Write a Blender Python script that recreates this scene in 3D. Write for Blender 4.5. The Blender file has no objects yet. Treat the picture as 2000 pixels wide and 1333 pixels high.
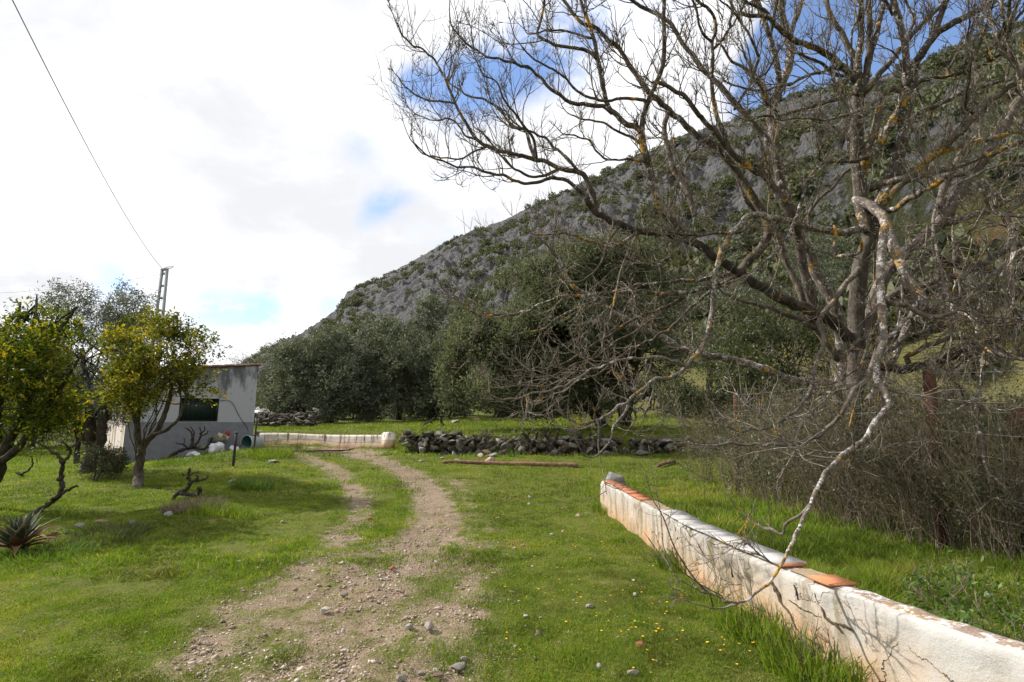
import bpy, math, random
import numpy as np
from mathutils import Vector, Matrix

# ---------------------------------------------------------------- camera, sky, sun, exposure
SC = bpy.context.scene
COL = SC.collection
cam_d = bpy.data.cameras.new('camera'); cam = bpy.data.objects.new('camera', cam_d); COL.objects.link(cam)
PITCH = math.radians(9.0); CAMZ = 1.6
cam.location = (0, 0, CAMZ); cam.rotation_euler = (math.pi/2 + PITCH, 0, 0)
cam_d.sensor_width = 36; cam_d.lens = 18; cam_d.clip_start = 0.05; cam_d.clip_end = 6000
SC.camera = cam
SUN_AZ = math.radians(-70)      # measured from +Y towards +X
SUN_EL = math.radians(36)
SUN_V = np.array([math.sin(SUN_AZ)*math.cos(SUN_EL), math.cos(SUN_AZ)*math.cos(SUN_EL), math.sin(SUN_EL)])
sd = bpy.data.lights.new('sun', 'SUN'); sd.energy = 3.7; sd.angle = math.radians(0.6); sd.color = (1.0, 0.95, 0.87)
sun = bpy.data.objects.new('sun', sd); COL.objects.link(sun)
sun.rotation_euler = Vector(SUN_V).to_track_quat('Z', 'Y').to_euler()
SC.view_settings.view_transform = 'Standard'; SC.view_settings.look = 'None'
SC.view_settings.exposure = 1.0; SC.view_settings.gamma = 1.0
SC.view_settings.use_curve_mapping = False
CP, SP = math.cos(PITCH), math.sin(PITCH)

def ray(px, py):
    dx = (px-1000)/1000.0; dy = (666.5-py)/1000.0
    return np.array([dx, CP - SP*dy, SP + CP*dy])
def P(px, py, d):
    return np.array([0, 0, CAMZ]) + d*ray(px, py)

class NT:
    """small helper around a node tree"""
    def __init__(self, nt): self.nt = nt; nt.nodes.clear()
    def n(self, t, **kw):
        nd = self.nt.nodes.new(t)
        for k, v in kw.items():
            if k.startswith('i_'):
                key = k[2:].replace('_', ' ')
                s = nd.inputs.get(key) or nd.inputs[int(k[2:])]
                self.set(s, v)
            else: setattr(nd, k, v)
        return nd
    def set(self, s, v):
        if isinstance(v, bpy.types.NodeSocket): self.nt.links.new(v, s)
        else: s.default_value = v
    def math(self, op, a, b=None, c=None, clamp=False):
        nd = self.nt.nodes.new('ShaderNodeMath'); nd.operation = op; nd.use_clamp = clamp
        for i, v in enumerate((a, b, c)):
            if v is not None: self.set(nd.inputs[i], v)
        return nd.outputs[0]
    def noise(self, vec, scale, detail=4, rough=0.55, dist=0.0, out='Fac'):
        nd = self.n('ShaderNodeTexNoise'); nd.inputs['Scale'].default_value = scale
        nd.inputs['Detail'].default_value = detail; nd.inputs['Roughness'].default_value = rough
        nd.inputs['Distortion'].default_value = dist
        if vec is not None: self.set(nd.inputs['Vector'], vec)
        return nd.outputs[out]
    def ramp(self, fac, stops, interp='LINEAR'):
        nd = self.n('ShaderNodeValToRGB'); cr = nd.color_ramp; cr.interpolation = interp
        while len(cr.elements) < len(stops): cr.elements.new(0.5)
        for e, (p, c) in zip(cr.elements, stops):
            e.position = p; e.color = (c[0], c[1], c[2], 1) if not isinstance(c, (int, float)) else (c, c, c, 1)
        self.set(nd.inputs[0], fac); return nd.outputs[0]
    def step(self, v, lo, hi):
        nd = self.n('ShaderNodeMapRange'); nd.interpolation_type = 'SMOOTHSTEP'
        self.set(nd.inputs[0], v); nd.inputs[1].default_value = lo; nd.inputs[2].default_value = hi
        return nd.outputs[0]
    def mix(self, f, a, b, mode='MIX'):
        nd = self.n('ShaderNodeMix'); nd.data_type = 'RGBA'; nd.blend_type = mode
        self.set(nd.inputs[0], f); self.set(nd.inputs[6], a if isinstance(a, bpy.types.NodeSocket) else (*a, 1))
        self.set(nd.inputs[7], b if isinstance(b, bpy.types.NodeSocket) else (*b, 1)); return nd.outputs[2]

# ---- sky: physical sky behind broken clouds, all in terms of direction
W = bpy.data.worlds.new('World'); SC.world = W; W.use_nodes = True
w = NT(W.node_tree)
sky = w.n('ShaderNodeTexSky'); sky.sky_type = 'NISHITA'; sky.sun_disc = False
sky.sun_elevation = SUN_EL; sky.sun_rotation = SUN_AZ; sky.air_density = 1.0; sky.dust_density = 0.6; sky.ozone_density = 2.0
tc = w.n('ShaderNodeTexCoord'); dirv = tc.outputs['Generated']
sep = w.n('ShaderNodeSeparateXYZ'); w.set(sep.inputs[0], dirv)
# cloud layer seen from below: project the direction on a plane
zz = w.math('ADD', w.math('MAXIMUM', sep.outputs[2], 0.0), 0.25)
cx = w.math('DIVIDE', sep.outputs[0], zz); cy = w.math('DIVIDE', sep.outputs[1], zz)
comb = w.n('ShaderNodeCombineXYZ'); w.set(comb.inputs[0], cx); w.set(comb.inputs[1], cy); comb.inputs[2].default_value = 3.3
n1 = w.noise(comb.outputs[0], 1.1, 7, 0.55, 0.35)
n2 = w.noise(comb.outputs[0], 3.2, 6, 0.6, 0.5)
n3 = w.noise(comb.outputs[0], 0.9, 3, 0.5, 0.2)
def holes(px, py, r, k):
    d = ray(px, py); d = d/np.linalg.norm(d)
    dp = w.n('ShaderNodeVectorMath', operation='DOT_PRODUCT'); w.set(dp.inputs[0], nrm.outputs[0]); dp.inputs[1].default_value = tuple(d)
    a = w.math('ARCCOSINE', w.math('MINIMUM', dp.outputs['Value'], 1.0))
    g = w.math('POWER', 2.718, w.math('MULTIPLY', w.math('MULTIPLY', a, a), -1.0/(r*r)))
    return w.math('MULTIPLY', g, k)
nrm = w.n('ShaderNodeVectorMath', operation='NORMALIZE'); w.set(nrm.inputs[0], dirv)
gap = None
for h in HOLES if 'HOLES' in globals() else [
        (880, 175, .07, .44), (965, 150, .065, .40), (1060, 110, .07, .44), (1180, 50, .08, .5), (800, 170, .04, .35),
        (1330, 20, .08, .35), (1480, 130, .05, .30), (1560, 130, .08, .65), (1520, 215, .06, .6), (1640, 170, .06, .5), (1880, 60, .12, .9), (1960, 0, .16, .9), (1800, 140, .07, .7), (1600, 20, .07, .5),
        (735, 405, .035, .30), (785, 388, .04, .24), (700, 440, .03, .16), (455, 622, .05, .34), (400, 600, .035, .30), (225, 545, .035, .40), (520, 612, .035, .42), (640, 600, .04, .3), (700, 290, .05, .25),
        (1240, 110, .05, -.5), (1400, 60, .06, -.4)]:
    v = holes(*h)
    gap = v if gap is None else w.math('ADD', gap, v)
n4 = w.noise(comb.outputs[0], 7.5, 6, 0.62, 0.6)
nz = w.math('ADD', w.math('MULTIPLY', w.math('SUBTRACT', n2, .5), 1.1), w.math('ADD', w.math('MULTIPLY', w.math('SUBTRACT', n4, .5), .75), w.math('MULTIPLY', w.math('SUBTRACT', n1, .5), .35)))
gap = w.math('MULTIPLY', gap, w.math('ADD', .05, w.math('MULTIPLY', w.step(w.math('ADD', w.math('MULTIPLY', n2, .6), w.math('MULTIPLY', n4, .4)), .36, .60), 1.55)))
dens = w.math('ADD', w.math('SUBTRACT', .66, gap), nz)
cov = w.step(dens, 0.02, 0.62)
# cloud brightness: thin bright edges, greyer thick middles, brighter near the sun
thick = w.step(w.math('ADD', w.math('MULTIPLY', n3, 0.6), w.math('ADD', w.math('MULTIPLY', n2, 0.28), w.math('MULTIPLY', n4, .12))), 0.36, 0.60)
ccol = w.mix(thick, (5.2, 5.2, 5.3), (3.1, 3.14, 3.26))
veil = w.mix(1.0, w.mix(1.0, sky.outputs[0], (.58, .66, .76), 'MULTIPLY'), (.25, .28, .36), 'ADD')
mixc = w.mix(cov, veil, ccol)
# ground side of the sphere dull
low = w.step(sep.outputs[2], -0.06, 0.0)
mixc = w.mix(low, (1.2, 1.15, 1.0), mixc)
bg = w.n('ShaderNodeBackground'); w.set(bg.inputs[0], mixc); bg.inputs[1].default_value = 0.145
wo = w.n('ShaderNodeOutputWorld'); w.set(wo.inputs[0], bg.outputs[0])

# ---------------------------------------------------------------- helpers
RNG = np.random.default_rng(7)
def U(a, b, n=None): return RNG.uniform(a, b, n)

def _h(ix, iy, iz):
    h = (ix*374761393 + iy*668265263 + iz*2147483647*3 + iz*1274126177) & 0xffffffff
    h = ((h ^ (h >> 13))*1274126177) & 0xffffffff
    h = ((h ^ (h >> 16))*2246822519) & 0xffffffff
    return ((h ^ (h >> 15)) & 0xffffff)/float(0xffffff)
def vnoise(x, y, z=0.0):
    x, y, z = np.broadcast_arrays(np.asarray(x, float), np.asarray(y, float), np.asarray(z, float))
    ix, iy, iz = np.floor(x).astype(np.int64), np.floor(y).astype(np.int64), np.floor(z).astype(np.int64)
    fx, fy, fz = x-ix, y-iy, z-iz
    fx, fy, fz = fx*fx*(3-2*fx), fy*fy*(3-2*fy), fz*fz*(3-2*fz)
    r = 0
    for a in (0, 1):
        for b in (0, 1):
            for c in (0, 1):
                r = r + _h(ix+a, iy+b, iz+c)*(fx if a else 1-fx)*(fy if b else 1-fy)*(fz if c else 1-fz)
    return r
def fbm(x, y, z=0.0, oct=4, gain=.5):
    s, a, t = 0, 1.0, 0
    for i in range(oct):
        s = s + a*vnoise(np.asarray(x)*2**i+17.3*i, np.asarray(y)*2**i-9.1*i, np.asarray(z)*2**i+5.7*i); t += a; a *= gain
    return s/t
def sm(a, b, x):
    t = np.clip((np.asarray(x, float)-a)/(b-a), 0, 1); return t*t*(3-2*t)

def mesh_from(name, V, F, mat=None, attr=None, uv=None, smooth=False, mats=None, mi=None):
    """V (n,3); F (m,k) array or a list of arrays with different k"""
    me = bpy.data.meshes.new(name)
    Fs = F if isinstance(F, list) else [F]
    Fs = [np.asarray(f, np.int32) for f in Fs if len(f)]
    nl = sum(f.size for f in Fs); npoly = sum(len(f) for f in Fs)
    me.vertices.add(len(V)); me.vertices.foreach_set('co', np.asarray(V, np.float32).ravel())
    me.loops.add(nl); me.polygons.add(npoly)
    idx = np.concatenate([f.ravel() for f in Fs]); tot = np.concatenate([np.full(len(f), f.shape[1], np.int32) for f in Fs])
    st = np.concatenate([[0], np.cumsum(tot)[:-1]]).astype(np.int32)
    me.loops.foreach_set('vertex_index', idx); me.polygons.foreach_set('loop_start', st)
    try: me.polygons.foreach_set('loop_total', tot)
    except Exception: pass
    if smooth: me.polygons.foreach_set('use_smooth', np.ones(npoly, bool))
    if mat: me.materials.append(mat)
    if mats:
        for m in mats: me.materials.append(m)
        me.polygons.foreach_set('material_index', np.asarray(mi, np.int32))
    if attr:
        for k, a in attr.items():
            at = me.attributes.new(k, 'FLOAT', 'POINT'); at.data.foreach_set('value', np.asarray(a, np.float32))
    if uv is not None:
        l = me.uv_layers.new(name='uv'); l.data.foreach_set('uv', np.asarray(uv, np.float32)[idx].ravel())
    me.update(calc_edges=True); me.validate()
    return me
def link(name, me, parent=None, loc=None):
    o = bpy.data.objects.new(name, me); COL.objects.link(o)
    if parent is not None: o.parent = parent
    if loc is not None: o.location = loc
    return o
def tag(o, label=None, cat=None, group=None, kind=None):
    if label: o['label'] = label
    if cat: o['category'] = cat
    if group: o['group'] = group
    if kind: o['kind'] = kind
    return o
def thing(name, loc, label, cat, group=None, rotz=0):
    o = bpy.data.objects.new(name, None); COL.objects.link(o); o.location = loc; o.rotation_euler = (0, 0, rotz)
    o.empty_display_size = .2
    return tag(o, label, cat, group)
class MB:
    """collects geometry"""
    def __init__(s): s.V = []; s.F = {}; s.n = 0; s.A = []; s.UV = []
    def add(s, V, F, a=0.5, uv=None):
        V = np.asarray(V, float); F = np.asarray(F, int)
        s.V.append(V); s.F.setdefault(F.shape[1], []).append(F+s.n); s.n += len(V)
        s.A.append(np.broadcast_to(np.asarray(a, float), (len(V),)))
        s.UV.append(np.zeros((len(V), 2)) if uv is None else np.asarray(uv, float))
        return s
    def mesh(s, name, mat, off=None, smooth=False, rot=None):
        V = np.concatenate(s.V)
        if off is not None: V = V-np.asarray(off, float)
        return mesh_from(name, V, [np.concatenate(f) for f in s.F.values()], mat, {'v': np.concatenate(s.A)}, np.concatenate(s.UV), smooth)
    def build(s, name, mat, parent=None, off=None, smooth=False):
        return link(name, s.mesh(name, mat, off, smooth), parent)
BOXF = np.array([[0, 1, 2, 3], [7, 6, 5, 4], [0, 4, 5, 1], [1, 5, 6, 2], [2, 6, 7, 3], [3, 7, 4, 0]])[:, ::-1]
def boxV(x0, x1, y0, y1, z0, z1):
    return np.array([[x0, y0, z0], [x1, y0, z0], [x1, y1, z0], [x0, y1, z0], [x0, y0, z1], [x1, y0, z1], [x1, y1, z1], [x0, y1, z1]], float)

def bevel_box(x0, x1, y0, y1, z0, z1, b=.01):
    import bmesh
    bm = bmesh.new(); bmesh.ops.create_cube(bm, size=1)
    for v in bm.verts: v.co = ((x0+x1)/2+v.co.x*(x1-x0), (y0+y1)/2+v.co.y*(y1-y0), (z0+z1)/2+v.co.z*(z1-z0))
    bmesh.ops.bevel(bm, geom=bm.edges[:], offset=b, segments=2, affect='EDGES')
    bmesh.ops.triangulate(bm, faces=bm.faces[:])
    V = np.array([v.co[:] for v in bm.verts]); bm.verts.index_update(); F = np.array([[v.index for v in f.verts] for f in bm.faces]); bm.free()
    return V, F

def tubes(pts, rad, k=5):
    """pts (M,n,3), rad (M,n) -> V,F of M capped tubes (caps pinch by radius)"""
    pts = np.asarray(pts, float); M, n, _ = pts.shape
    t = np.gradient(pts, axis=1); t /= np.linalg.norm(t, axis=2, keepdims=True)+1e-9
    mt = t.mean(1); ref = np.cross(mt, RNG.normal(size=(M, 3))); ref /= np.linalg.norm(ref, axis=1, keepdims=True)+1e-9
    a = np.cross(t, ref[:, None, :]); a /= np.linalg.norm(a, axis=2, keepdims=True)+1e-9
    b = np.cross(t, a)
    th = np.arange(k)*2*math.pi/k
    ring = np.cos(th)[None, None, :, None]*a[:, :, None, :] + np.sin(th)[None, None, :, None]*b[:, :, None, :]
    V = pts[:, :, None, :] + ring*np.asarray(rad)[:, :, None, None]
    V = V.reshape(-1, 3)
    i = np.arange(M)[:, None, None]*n*k; j = np.arange(n-1)[None, :, None]*k; c = np.arange(k)[None, None, :]; c2 = (c+1) % k
    F = np.stack([i+j+c, i+j+c2, i+j+k+c2, i+j+k+c], -1).reshape(-1, 4)
    return V, F
def tube1(pts, r0, r1=None, k=8, jit=0):
    pts = np.asarray(pts, float); r1 = r0 if r1 is None else r1
    rad = np.linspace(r0, r1, len(pts))
    if jit: rad = rad*(1+jit*U(-1, 1, len(pts)))
    V, F = tubes(pts[None], rad[None], k)
    V = np.concatenate([V, pts[:1], pts[-1:]]); n = len(pts)*k
    c = np.arange(k); c2 = (c+1) % k
    caps = np.concatenate([np.stack([c2, c, np.full(k, n), np.full(k, n)], 1), np.stack([n-k+c, n-k+c2, np.full(k, n+1), np.full(k, n+1)], 1)])[:, :3]
    return V, F, caps
def add_tube(mb, pts, r0, r1=None, k=8, jit=0, a=.5):
    V, F, C = tube1(pts, r0, r1, k, jit); n0 = mb.n
    mb.add(V, F, a); mb.F.setdefault(3, []).append(C+n0)
def spline(pts, step):
    """Catmull-Rom through pts (n,d), resampled about every step"""
    p = np.asarray(pts, float)
    if len(p) < 3:
        n = max(2, int(np.linalg.norm(p[1]-p[0])/step)+1); return p[0]+(p[1]-p[0])*np.linspace(0, 1, n)[:, None]
    q = np.vstack([2*p[0]-p[1], p, 2*p[-1]-p[-2]]); out = []
    for i in range(1, len(q)-2):
        n = max(2, int(np.linalg.norm(q[i+1]-q[i])/step)+1)
        t = np.linspace(0, 1, n, endpoint=False)[:, None]
        out.append(.5*((2*q[i]) + (-q[i-1]+q[i+1])*t + (2*q[i-1]-5*q[i]+4*q[i+1]-q[i+2])*t*t + (-q[i-1]+3*q[i]-3*q[i+1]+q[i+2])*t**3))
    out.append(p[-1:]); return np.concatenate(out)

# icosphere base meshes
def ico(sub):
    import bmesh
    bm = bmesh.new(); bmesh.ops.create_icosphere(bm, subdivisions=sub, radius=1)
    V = np.array([v.co[:] for v in bm.verts]); bm.verts.index_update()
    F = np.array([[v.index for v in f.verts] for f in bm.faces]); bm.free(); return V, F
ICO = {1: ico(1), 2: ico(2), 3: ico(3), 4: ico(4)}
def rockV(seed, sub=3, planes=14, squash=(1, 1, .7), rough=.06):
    """broken stone: bevelled hull of a few random points, roughened"""
    import bmesh
    r = np.random.default_rng(seed); n = 9+planes//2 if sub > 1 else 9
    p = r.normal(size=(n, 3)); p /= np.linalg.norm(p, axis=1, keepdims=True); p *= r.uniform(.78, 1.12, (n, 1))
    bm = bmesh.new()
    for q in p: bm.verts.new(q)
    h = bmesh.ops.convex_hull(bm, input=bm.verts[:]); junk = [g for g in h['geom_interior'] if isinstance(g, bmesh.types.BMVert)]
    if junk: bmesh.ops.delete(bm, geom=junk, context='VERTS')
    if sub > 1: bmesh.ops.bevel(bm, geom=bm.edges[:], offset=.075, segments=1, affect='EDGES', clamp_overlap=True)
    bmesh.ops.triangulate(bm, faces=bm.faces[:])
    if sub >= 3:
        bmesh.ops.subdivide_edges(bm, edges=bm.edges[:], cuts=1 if sub == 3 else 3, use_grid_fill=True); bmesh.ops.triangulate(bm, faces=bm.faces[:])
    V = np.array([v.co[:] for v in bm.verts]); bm.verts.index_update(); F = np.array([[v.index for v in f.verts] for f in bm.faces]); bm.free()
    if sub > 1: V = V*(1+rough*(fbm(V[:, 0]*3.5+seed % 97, V[:, 1]*3.5, V[:, 2]*3.5, 3)-.5)*2)[:, None]
    X = V*np.array(squash); a = r.uniform(0, 6.28); c, s_ = math.cos(a), math.sin(a)
    return np.stack([X[:, 0]*c-X[:, 1]*s_, X[:, 0]*s_+X[:, 1]*c, X[:, 2]], 1), F

# ---------------------------------------------------------------- terrain
BX = [-60, -20, -13.2, -5.1, -4.4, 0, 5, 9, 14, 60]; BY = [50, 32, 27.2, 23.9, 21.3, 20.9, 21.0, 21.2, 20.5, 20]
WALL_XY = [(1.67, 9.9), (1.70, 9.2), (1.84, 6.6), (1.93, 5.0), (2.04, 4.3), (2.12, 3.64), (2.25, 3.2), (2.34, 2.8), (2.45, 2.4), (2.62, 1.9), (2.85, 1.3), (3.2, .5)]
WALL_P = spline(WALL_XY, .06)
def wall_x(y): return np.interp(y, WALL_P[::-1, 1], WALL_P[::-1, 0])
SIL = [(380, 760), (440, 730), (500, 704), (540, 690), (580, 668), (620, 640), (655, 615), (668, 597), (676, 578), (700, 566), (745, 546), (790, 521), (830, 499), (870, 480), (900, 470), (940, 448), (980, 435), (1060, 398),
       (1130, 368), (1200, 338), (1270, 305), (1330, 275), (1390, 258), (1430, 245), (1480, 222), (1560, 200), (1640, 182), (1700, 172), (1760, 150), (1850, 122), (1920, 95), (1990, 62), (2100, 20), (2300, -50), (2600, -80)]
_az, _te = [], []
for px, py in SIL:
    d = ray(px, py); _az.append(math.atan2(d[0], d[1])); _te.append(d[2]/math.hypot(d[0], d[1]))
_o = np.argsort(_az); SAZ = np.array(_az)[_o]; STE = np.array(_te)[_o]
def azp(px): d = ray(px, 600); return math.atan2(d[0], d[1])
R_R = lambda az: np.interp(az, [azp(400), azp(680), azp(1000), azp(1500), azp(2000), azp(2600)], [300, 262, 230, 190, 165, 160])
R_0 = lambda az: np.interp(az, [azp(400), azp(680), azp(1000), azp(1400), azp(1700), azp(2000), azp(2600)], [90, 72, 60, 44, 32, 26, 24])
def T0(x, y):
    x = np.asarray(x, float); y = np.asarray(y, float)
    b = .03*np.clip(y-10, 0, 22)*sm(-16, -11, x)
    b = b+.05*np.clip(x-6, 0, 40)*sm(2, 8, y)
    wx = wall_x(np.clip(y, .6, 9.9)); b = b+.16*sm(0.05, .5, x-wx-.1)*sm(10.4, 9.6, y)*sm(-1, 1, y)
    # grassy bank along the old row of stones
    bx, by = np.array([-6.5, -4.7, -5.6, -6.4, -7.5]), np.array([6.3, 7.4, 10, 14, 17])
    dmin = np.full(np.broadcast(x, y).shape, 9.0)
    for (x0, y0, x1, y1) in ((-9, 6.6, -5.2, 8.4), (-5.2, 8.4, -6.2, 12.0), (-6.2, 12, -7.6, 18)):
        dx, dy = x1-x0, y1-y0; t = np.clip(((x-x0)*dx+(y-y0)*dy)/(dx*dx+dy*dy), 0, 1)
        dmin = np.minimum(dmin, np.hypot(x-x0-t*dx, y-y0-t*dy))
    b = b+.13*np.exp(-(dmin/.7)**2)
    b = b+.35*np.exp(-(((x+9.2)/1.6)**2+((y-18.5)/2.2)**2))
    b = b+(.07*(fbm(x*.5, y*.5, 3.1, 3)-.5)+.05*(fbm(x*1.7, y*1.7, 9.1, 3)-.5))
    yb = np.interp(x, BX, BY); s = y-yb
    te = 1.06+.045*np.clip(s, 0, 60)+.055*np.clip(x-2, 0, 60)*sm(0, 10, s)+.25*(fbm(x*.15, y*.15, 1.2, 3)-.5)
    te = np.where(s > 0, te, 0)
    wv = sm(.15, .75, s)
    z = b*(1-wv)+np.maximum(te, b)*wv
    pm = sm(1.25, .8, np.hypot((x+9.7)/2.5, (y-23.55)/1.25)); return z*(1-pm)+.37*pm
def E(x, y, noise=True):
    x = np.asarray(x, float); y = np.asarray(y, float)
    r = np.hypot(x, y)+1e-6; az = np.arctan2(x, y)
    rr, r0 = R_R(az), R_0(az)
    t = (r-r0)/(rr-r0)
    zr = CAMZ+np.interp(az, SAZ, STE, left=0)*rr
    zr0 = T0(np.sin(az)*rr, np.cos(az)*rr)
    up = np.maximum(zr-zr0, 0)*sm(azp(300), azp(460), az)
    prof = np.where(t < 1, np.clip(t, 0, 1)**1.12, np.maximum(1-(t-1)*1.1, -.2))
    z = up*prof
    if noise:
        amp = np.clip(t*5, 0, 1)*(t < 1.5)
        n = (fbm(x/26, y/26, z/26, 4)-.5)*11+(1-np.abs(fbm(x/9, y/9, z/7+4, 4)*2-1)*3)*3.2+(fbm(x/3.2, y/3.2, z/3.2, 3)-.5)*4.2
        z = z+amp*n*(.55+.45*sm(azp(700), azp(1300), az))*np.clip(up/30, 0.15, 1)*(1-.55*np.exp(-((t-1)/.10)**2))
        gl = 1-np.abs(fbm(az*38+.35*np.sin(t*9), t*2.6, 4.4, 3)*2-1)*3.2; z = z+1.3*gl*np.clip((t-.12)*6, 0, 1)*np.clip((1.02-t)*7, 0, 1)*np.clip(up/40, 0.1, 1)
        lg = fbm(x/40, y/40, 8.8, 3)*3+t*16+fbm(x/11, y/11, 3.1, 3)*1.2; z = z+2.2*(sm(.25, .6, lg % 1.0)-(lg % 1.0))*np.clip((t-.15)*5, 0, 1)*(t < 1.02)*np.clip(up/40, .1, 1)*sm(.42, .58, fbm(x/30, y/30, 6.1, 2))*1.8
    return z
def Z(x, y): return T0(x, y)+E(x, y)
def G(px, py, far=200):
    """ground point seen at a photo position (march along the ray)"""
    d = ray(px, py); s = np.concatenate([np.arange(2, 60, .02), np.arange(60, far, .3)])
    p = np.array([0, 0, CAMZ])[None]+s[:, None]*d[None]
    below = p[:, 2] < T0(p[:, 0], p[:, 1])+(E(p[:, 0], p[:, 1]) if py < 820 else 0)
    i = np.argmax(below) if below.any() else len(s)-1
    q = p[i].copy(); q[2] = float(Z(q[0], q[1])); return q
def onZ(x, y): return np.array([x, y, float(Z(x, y))])

# ---------------------------------------------------------------- materials
def new_mat(name):
    m = bpy.data.materials.new(name); m.use_nodes = True; return m, NT(m.node_tree)
def finish(t, col, rough=.85, bump=None, bump_d=.02, bump_s=.6, spec=.25, trans=0, tcol=None, metal=0):
    p = t.n('ShaderNodeBsdfPrincipled'); t.set(p.inputs['Base Color'], col if isinstance(col, bpy.types.NodeSocket) else (*col, 1))
    t.set(p.inputs['Roughness'], rough); p.inputs['Specular IOR Level'].default_value = spec; p.inputs['Metallic'].default_value = metal
    if bump is not None:
        b = t.n('ShaderNodeBump'); b.inputs['Strength'].default_value = bump_s; b.inputs['Distance'].default_value = bump_d
        t.set(b.inputs['Height'], bump); t.set(p.inputs['Normal'], b.outputs[0])
    out = t.n('ShaderNodeOutputMaterial'); s = p.outputs[0]
    if trans:
        tr = t.n('ShaderNodeBsdfTranslucent'); t.set(tr.inputs[0], tcol if tcol is not None else col)
        mx = t.n('ShaderNodeMixShader'); mx.inputs[0].default_value = trans
        t.set(mx.inputs[1], s); t.set(mx.inputs[2], tr.outputs[0]); s = mx.outputs[0]
    t.set(out.inputs[0], s)
def attr(t, name='v'): return t.n('ShaderNodeAttribute', attribute_name=name).outputs['Fac']
def objc(t): return t.n('ShaderNodeTexCoord').outputs['Object']

def leaf_mat(name, stops, rough=.5, trans=.35, spec=.35, warm=(1.5, 1.5, .5)):
    m, t = new_mat(name); v = attr(t)
    nz = t.noise(objc(t), 1.3, 3)
    f = t.math('ADD', v, t.math('MULTIPLY', t.math('SUBTRACT', nz, .5), .9), clamp=True)
    c = t.ramp(f, stops)
    tcol = t.mix(1.0, c, warm, 'MULTIPLY')
    finish(t, c, rough, spec=spec, trans=trans, tcol=tcol); return m
M = {}
M['citrus'] = leaf_mat('citrus_leaves', [(0, (.030, .050, .010)), (.35, (.065, .095, .014)), (.65, (.130, .155, .018)), (.86, (.27, .245, .025)), (1, (.42, .31, .025))], .6, .4, .12)
M['citrus_y'] = leaf_mat('yellowing_citrus_leaves', [(0, (.034, .050, .010)), (.28, (.080, .100, .015)), (.58, (.155, .158, .022)), (.86, (.28, .235, .025)), (1, (.44, .32, .025))], .6, .4, .12)
M['olive'] = leaf_mat('olive_leaves', [(0, (.045, .056, .032)), (.4, (.088, .104, .064)), (.75, (.155, .170, .115)), (1, (.22, .23, .17))], .65, .22, warm=(1.2, 1.25, .7))
M['silver'] = leaf_mat('silver_olive_leaves', [(0, (.055, .068, .045)), (.5, (.13, .15, .115)), (1, (.33, .36, .31))], .45, .18, warm=(1.1, 1.1, .9))
M['carob'] = leaf_mat('evergreen_leaves', [(0, (.052, .062, .034)), (.5, (.108, .122, .068)), (.9, (.165, .180, .100)), (1, (.22, .235, .13))], .65, .38, .12, warm=(1.1, 1.12, .8))
M['scrub'] = leaf_mat('scrub_leaves', [(0, (.040, .050, .027)), (.5, (.075, .086, .045)), (1, (.125, .130, .068))], .8, .2)
M['thicket'] = leaf_mat('thicket_leaves', [(0, (.030, .042, .018)), (.5, (.065, .078, .034)), (1, (.14, .15, .075))], .5, .25)
M['weed'] = leaf_mat('weed_leaves', [(0, (.035, .07, .012)), (.5, (.07, .13, .02)), (1, (.13, .2, .035))], .5, .35)
M['grass'] = leaf_mat('grass_blades', [(0, (.085, .064, .022)), (.14, (.080, .098, .015)), (.42, (.110, .176, .020)), (.72, (.170, .242, .028)), (.9, (.26, .25, .04)), (1, (.36, .30, .13))], .6, .42, .2, warm=(1.2, 1.3, .45))
M['dry'] = leaf_mat('dry_stems', [(0, (.075, .058, .042)), (.5, (.15, .12, .085)), (1, (.30, .25, .18))], .8, .1, .1, warm=(1, 1, 1))

def bark_mat(name, c0, c1, white=.0, orange=.0):
    m, t = new_mat(name); o = objc(t); v = attr(t)
    mp = t.n('ShaderNodeMapping'); t.set(mp.inputs[0], o); mp.inputs['Scale'].default_value = (1, 1, .45)
    n = t.noise(mp.outputs[0], 14, 6, .65)
    c = t.mix(t.step(n, .3, .7), c0, c1)
    f = t.noise(o, 45, 3, .6)
    if white:
        a = t.noise(o, 10.0, 5, .65, .6); b = t.noise(o, 34, 3, .6)
        k = t.math('ADD', t.math('MULTIPLY', a, .6), t.math('MULTIPLY', b, .4))
        k = t.math('ADD', k, t.math('MULTIPLY', t.math('SUBTRACT', v, .5), .22))
        c = t.mix(t.step(k, .585-white*.12, .615-white*.12), c, t.mix(f, (.30, .285, .275), (.54, .51, .50)))
    if orange:
        a = t.noise(o, 3.1, 4, .6, .5); b = t.noise(o, 26, 3, .6)
        k = t.math('ADD', t.math('MULTIPLY', a, .65), t.math('MULTIPLY', b, .35))
        k = t.math('ADD', k, t.math('MULTIPLY', t.math('SUBTRACT', v, .5), .10))
        c = t.mix(t.step(k, .60-orange*.10, .64-orange*.10), c, t.mix(f, (.28, .17, .03), (.55, .30, .03)))
    finish(t, c, .9, bump=t.math('ADD', n, t.math('MULTIPLY', f, .4)), bump_d=.028, bump_s=1.0, spec=.12); return m
M['bark'] = bark_mat('grey_brown_bark', (.042, .034, .027), (.125, .104, .086), .12, .14)
M['bark_pale'] = bark_mat('pale_bark', (.066, .054, .044), (.175, .147, .124), .12, .05)
M['bark_lichen'] = bark_mat('lichen_bark', (.085, .070, .060), (.205, .172, .146), .16, .16)
M['bark_gold'] = bark_mat('golden_lichen_bark', (.070, .056, .044), (.165, .138, .11), .18, .62)
M['bark_dark'] = bark_mat('dark_bark', (.028, .024, .020), (.085, .07, .058))
M['bark_mid'] = bark_mat('grey_bark', (.05, .042, .034), (.14, .12, .10))
M['twig'] = bark_mat('twig_bark', (.090, .074, .060), (.230, .196, .162), .1, .08)

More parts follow.
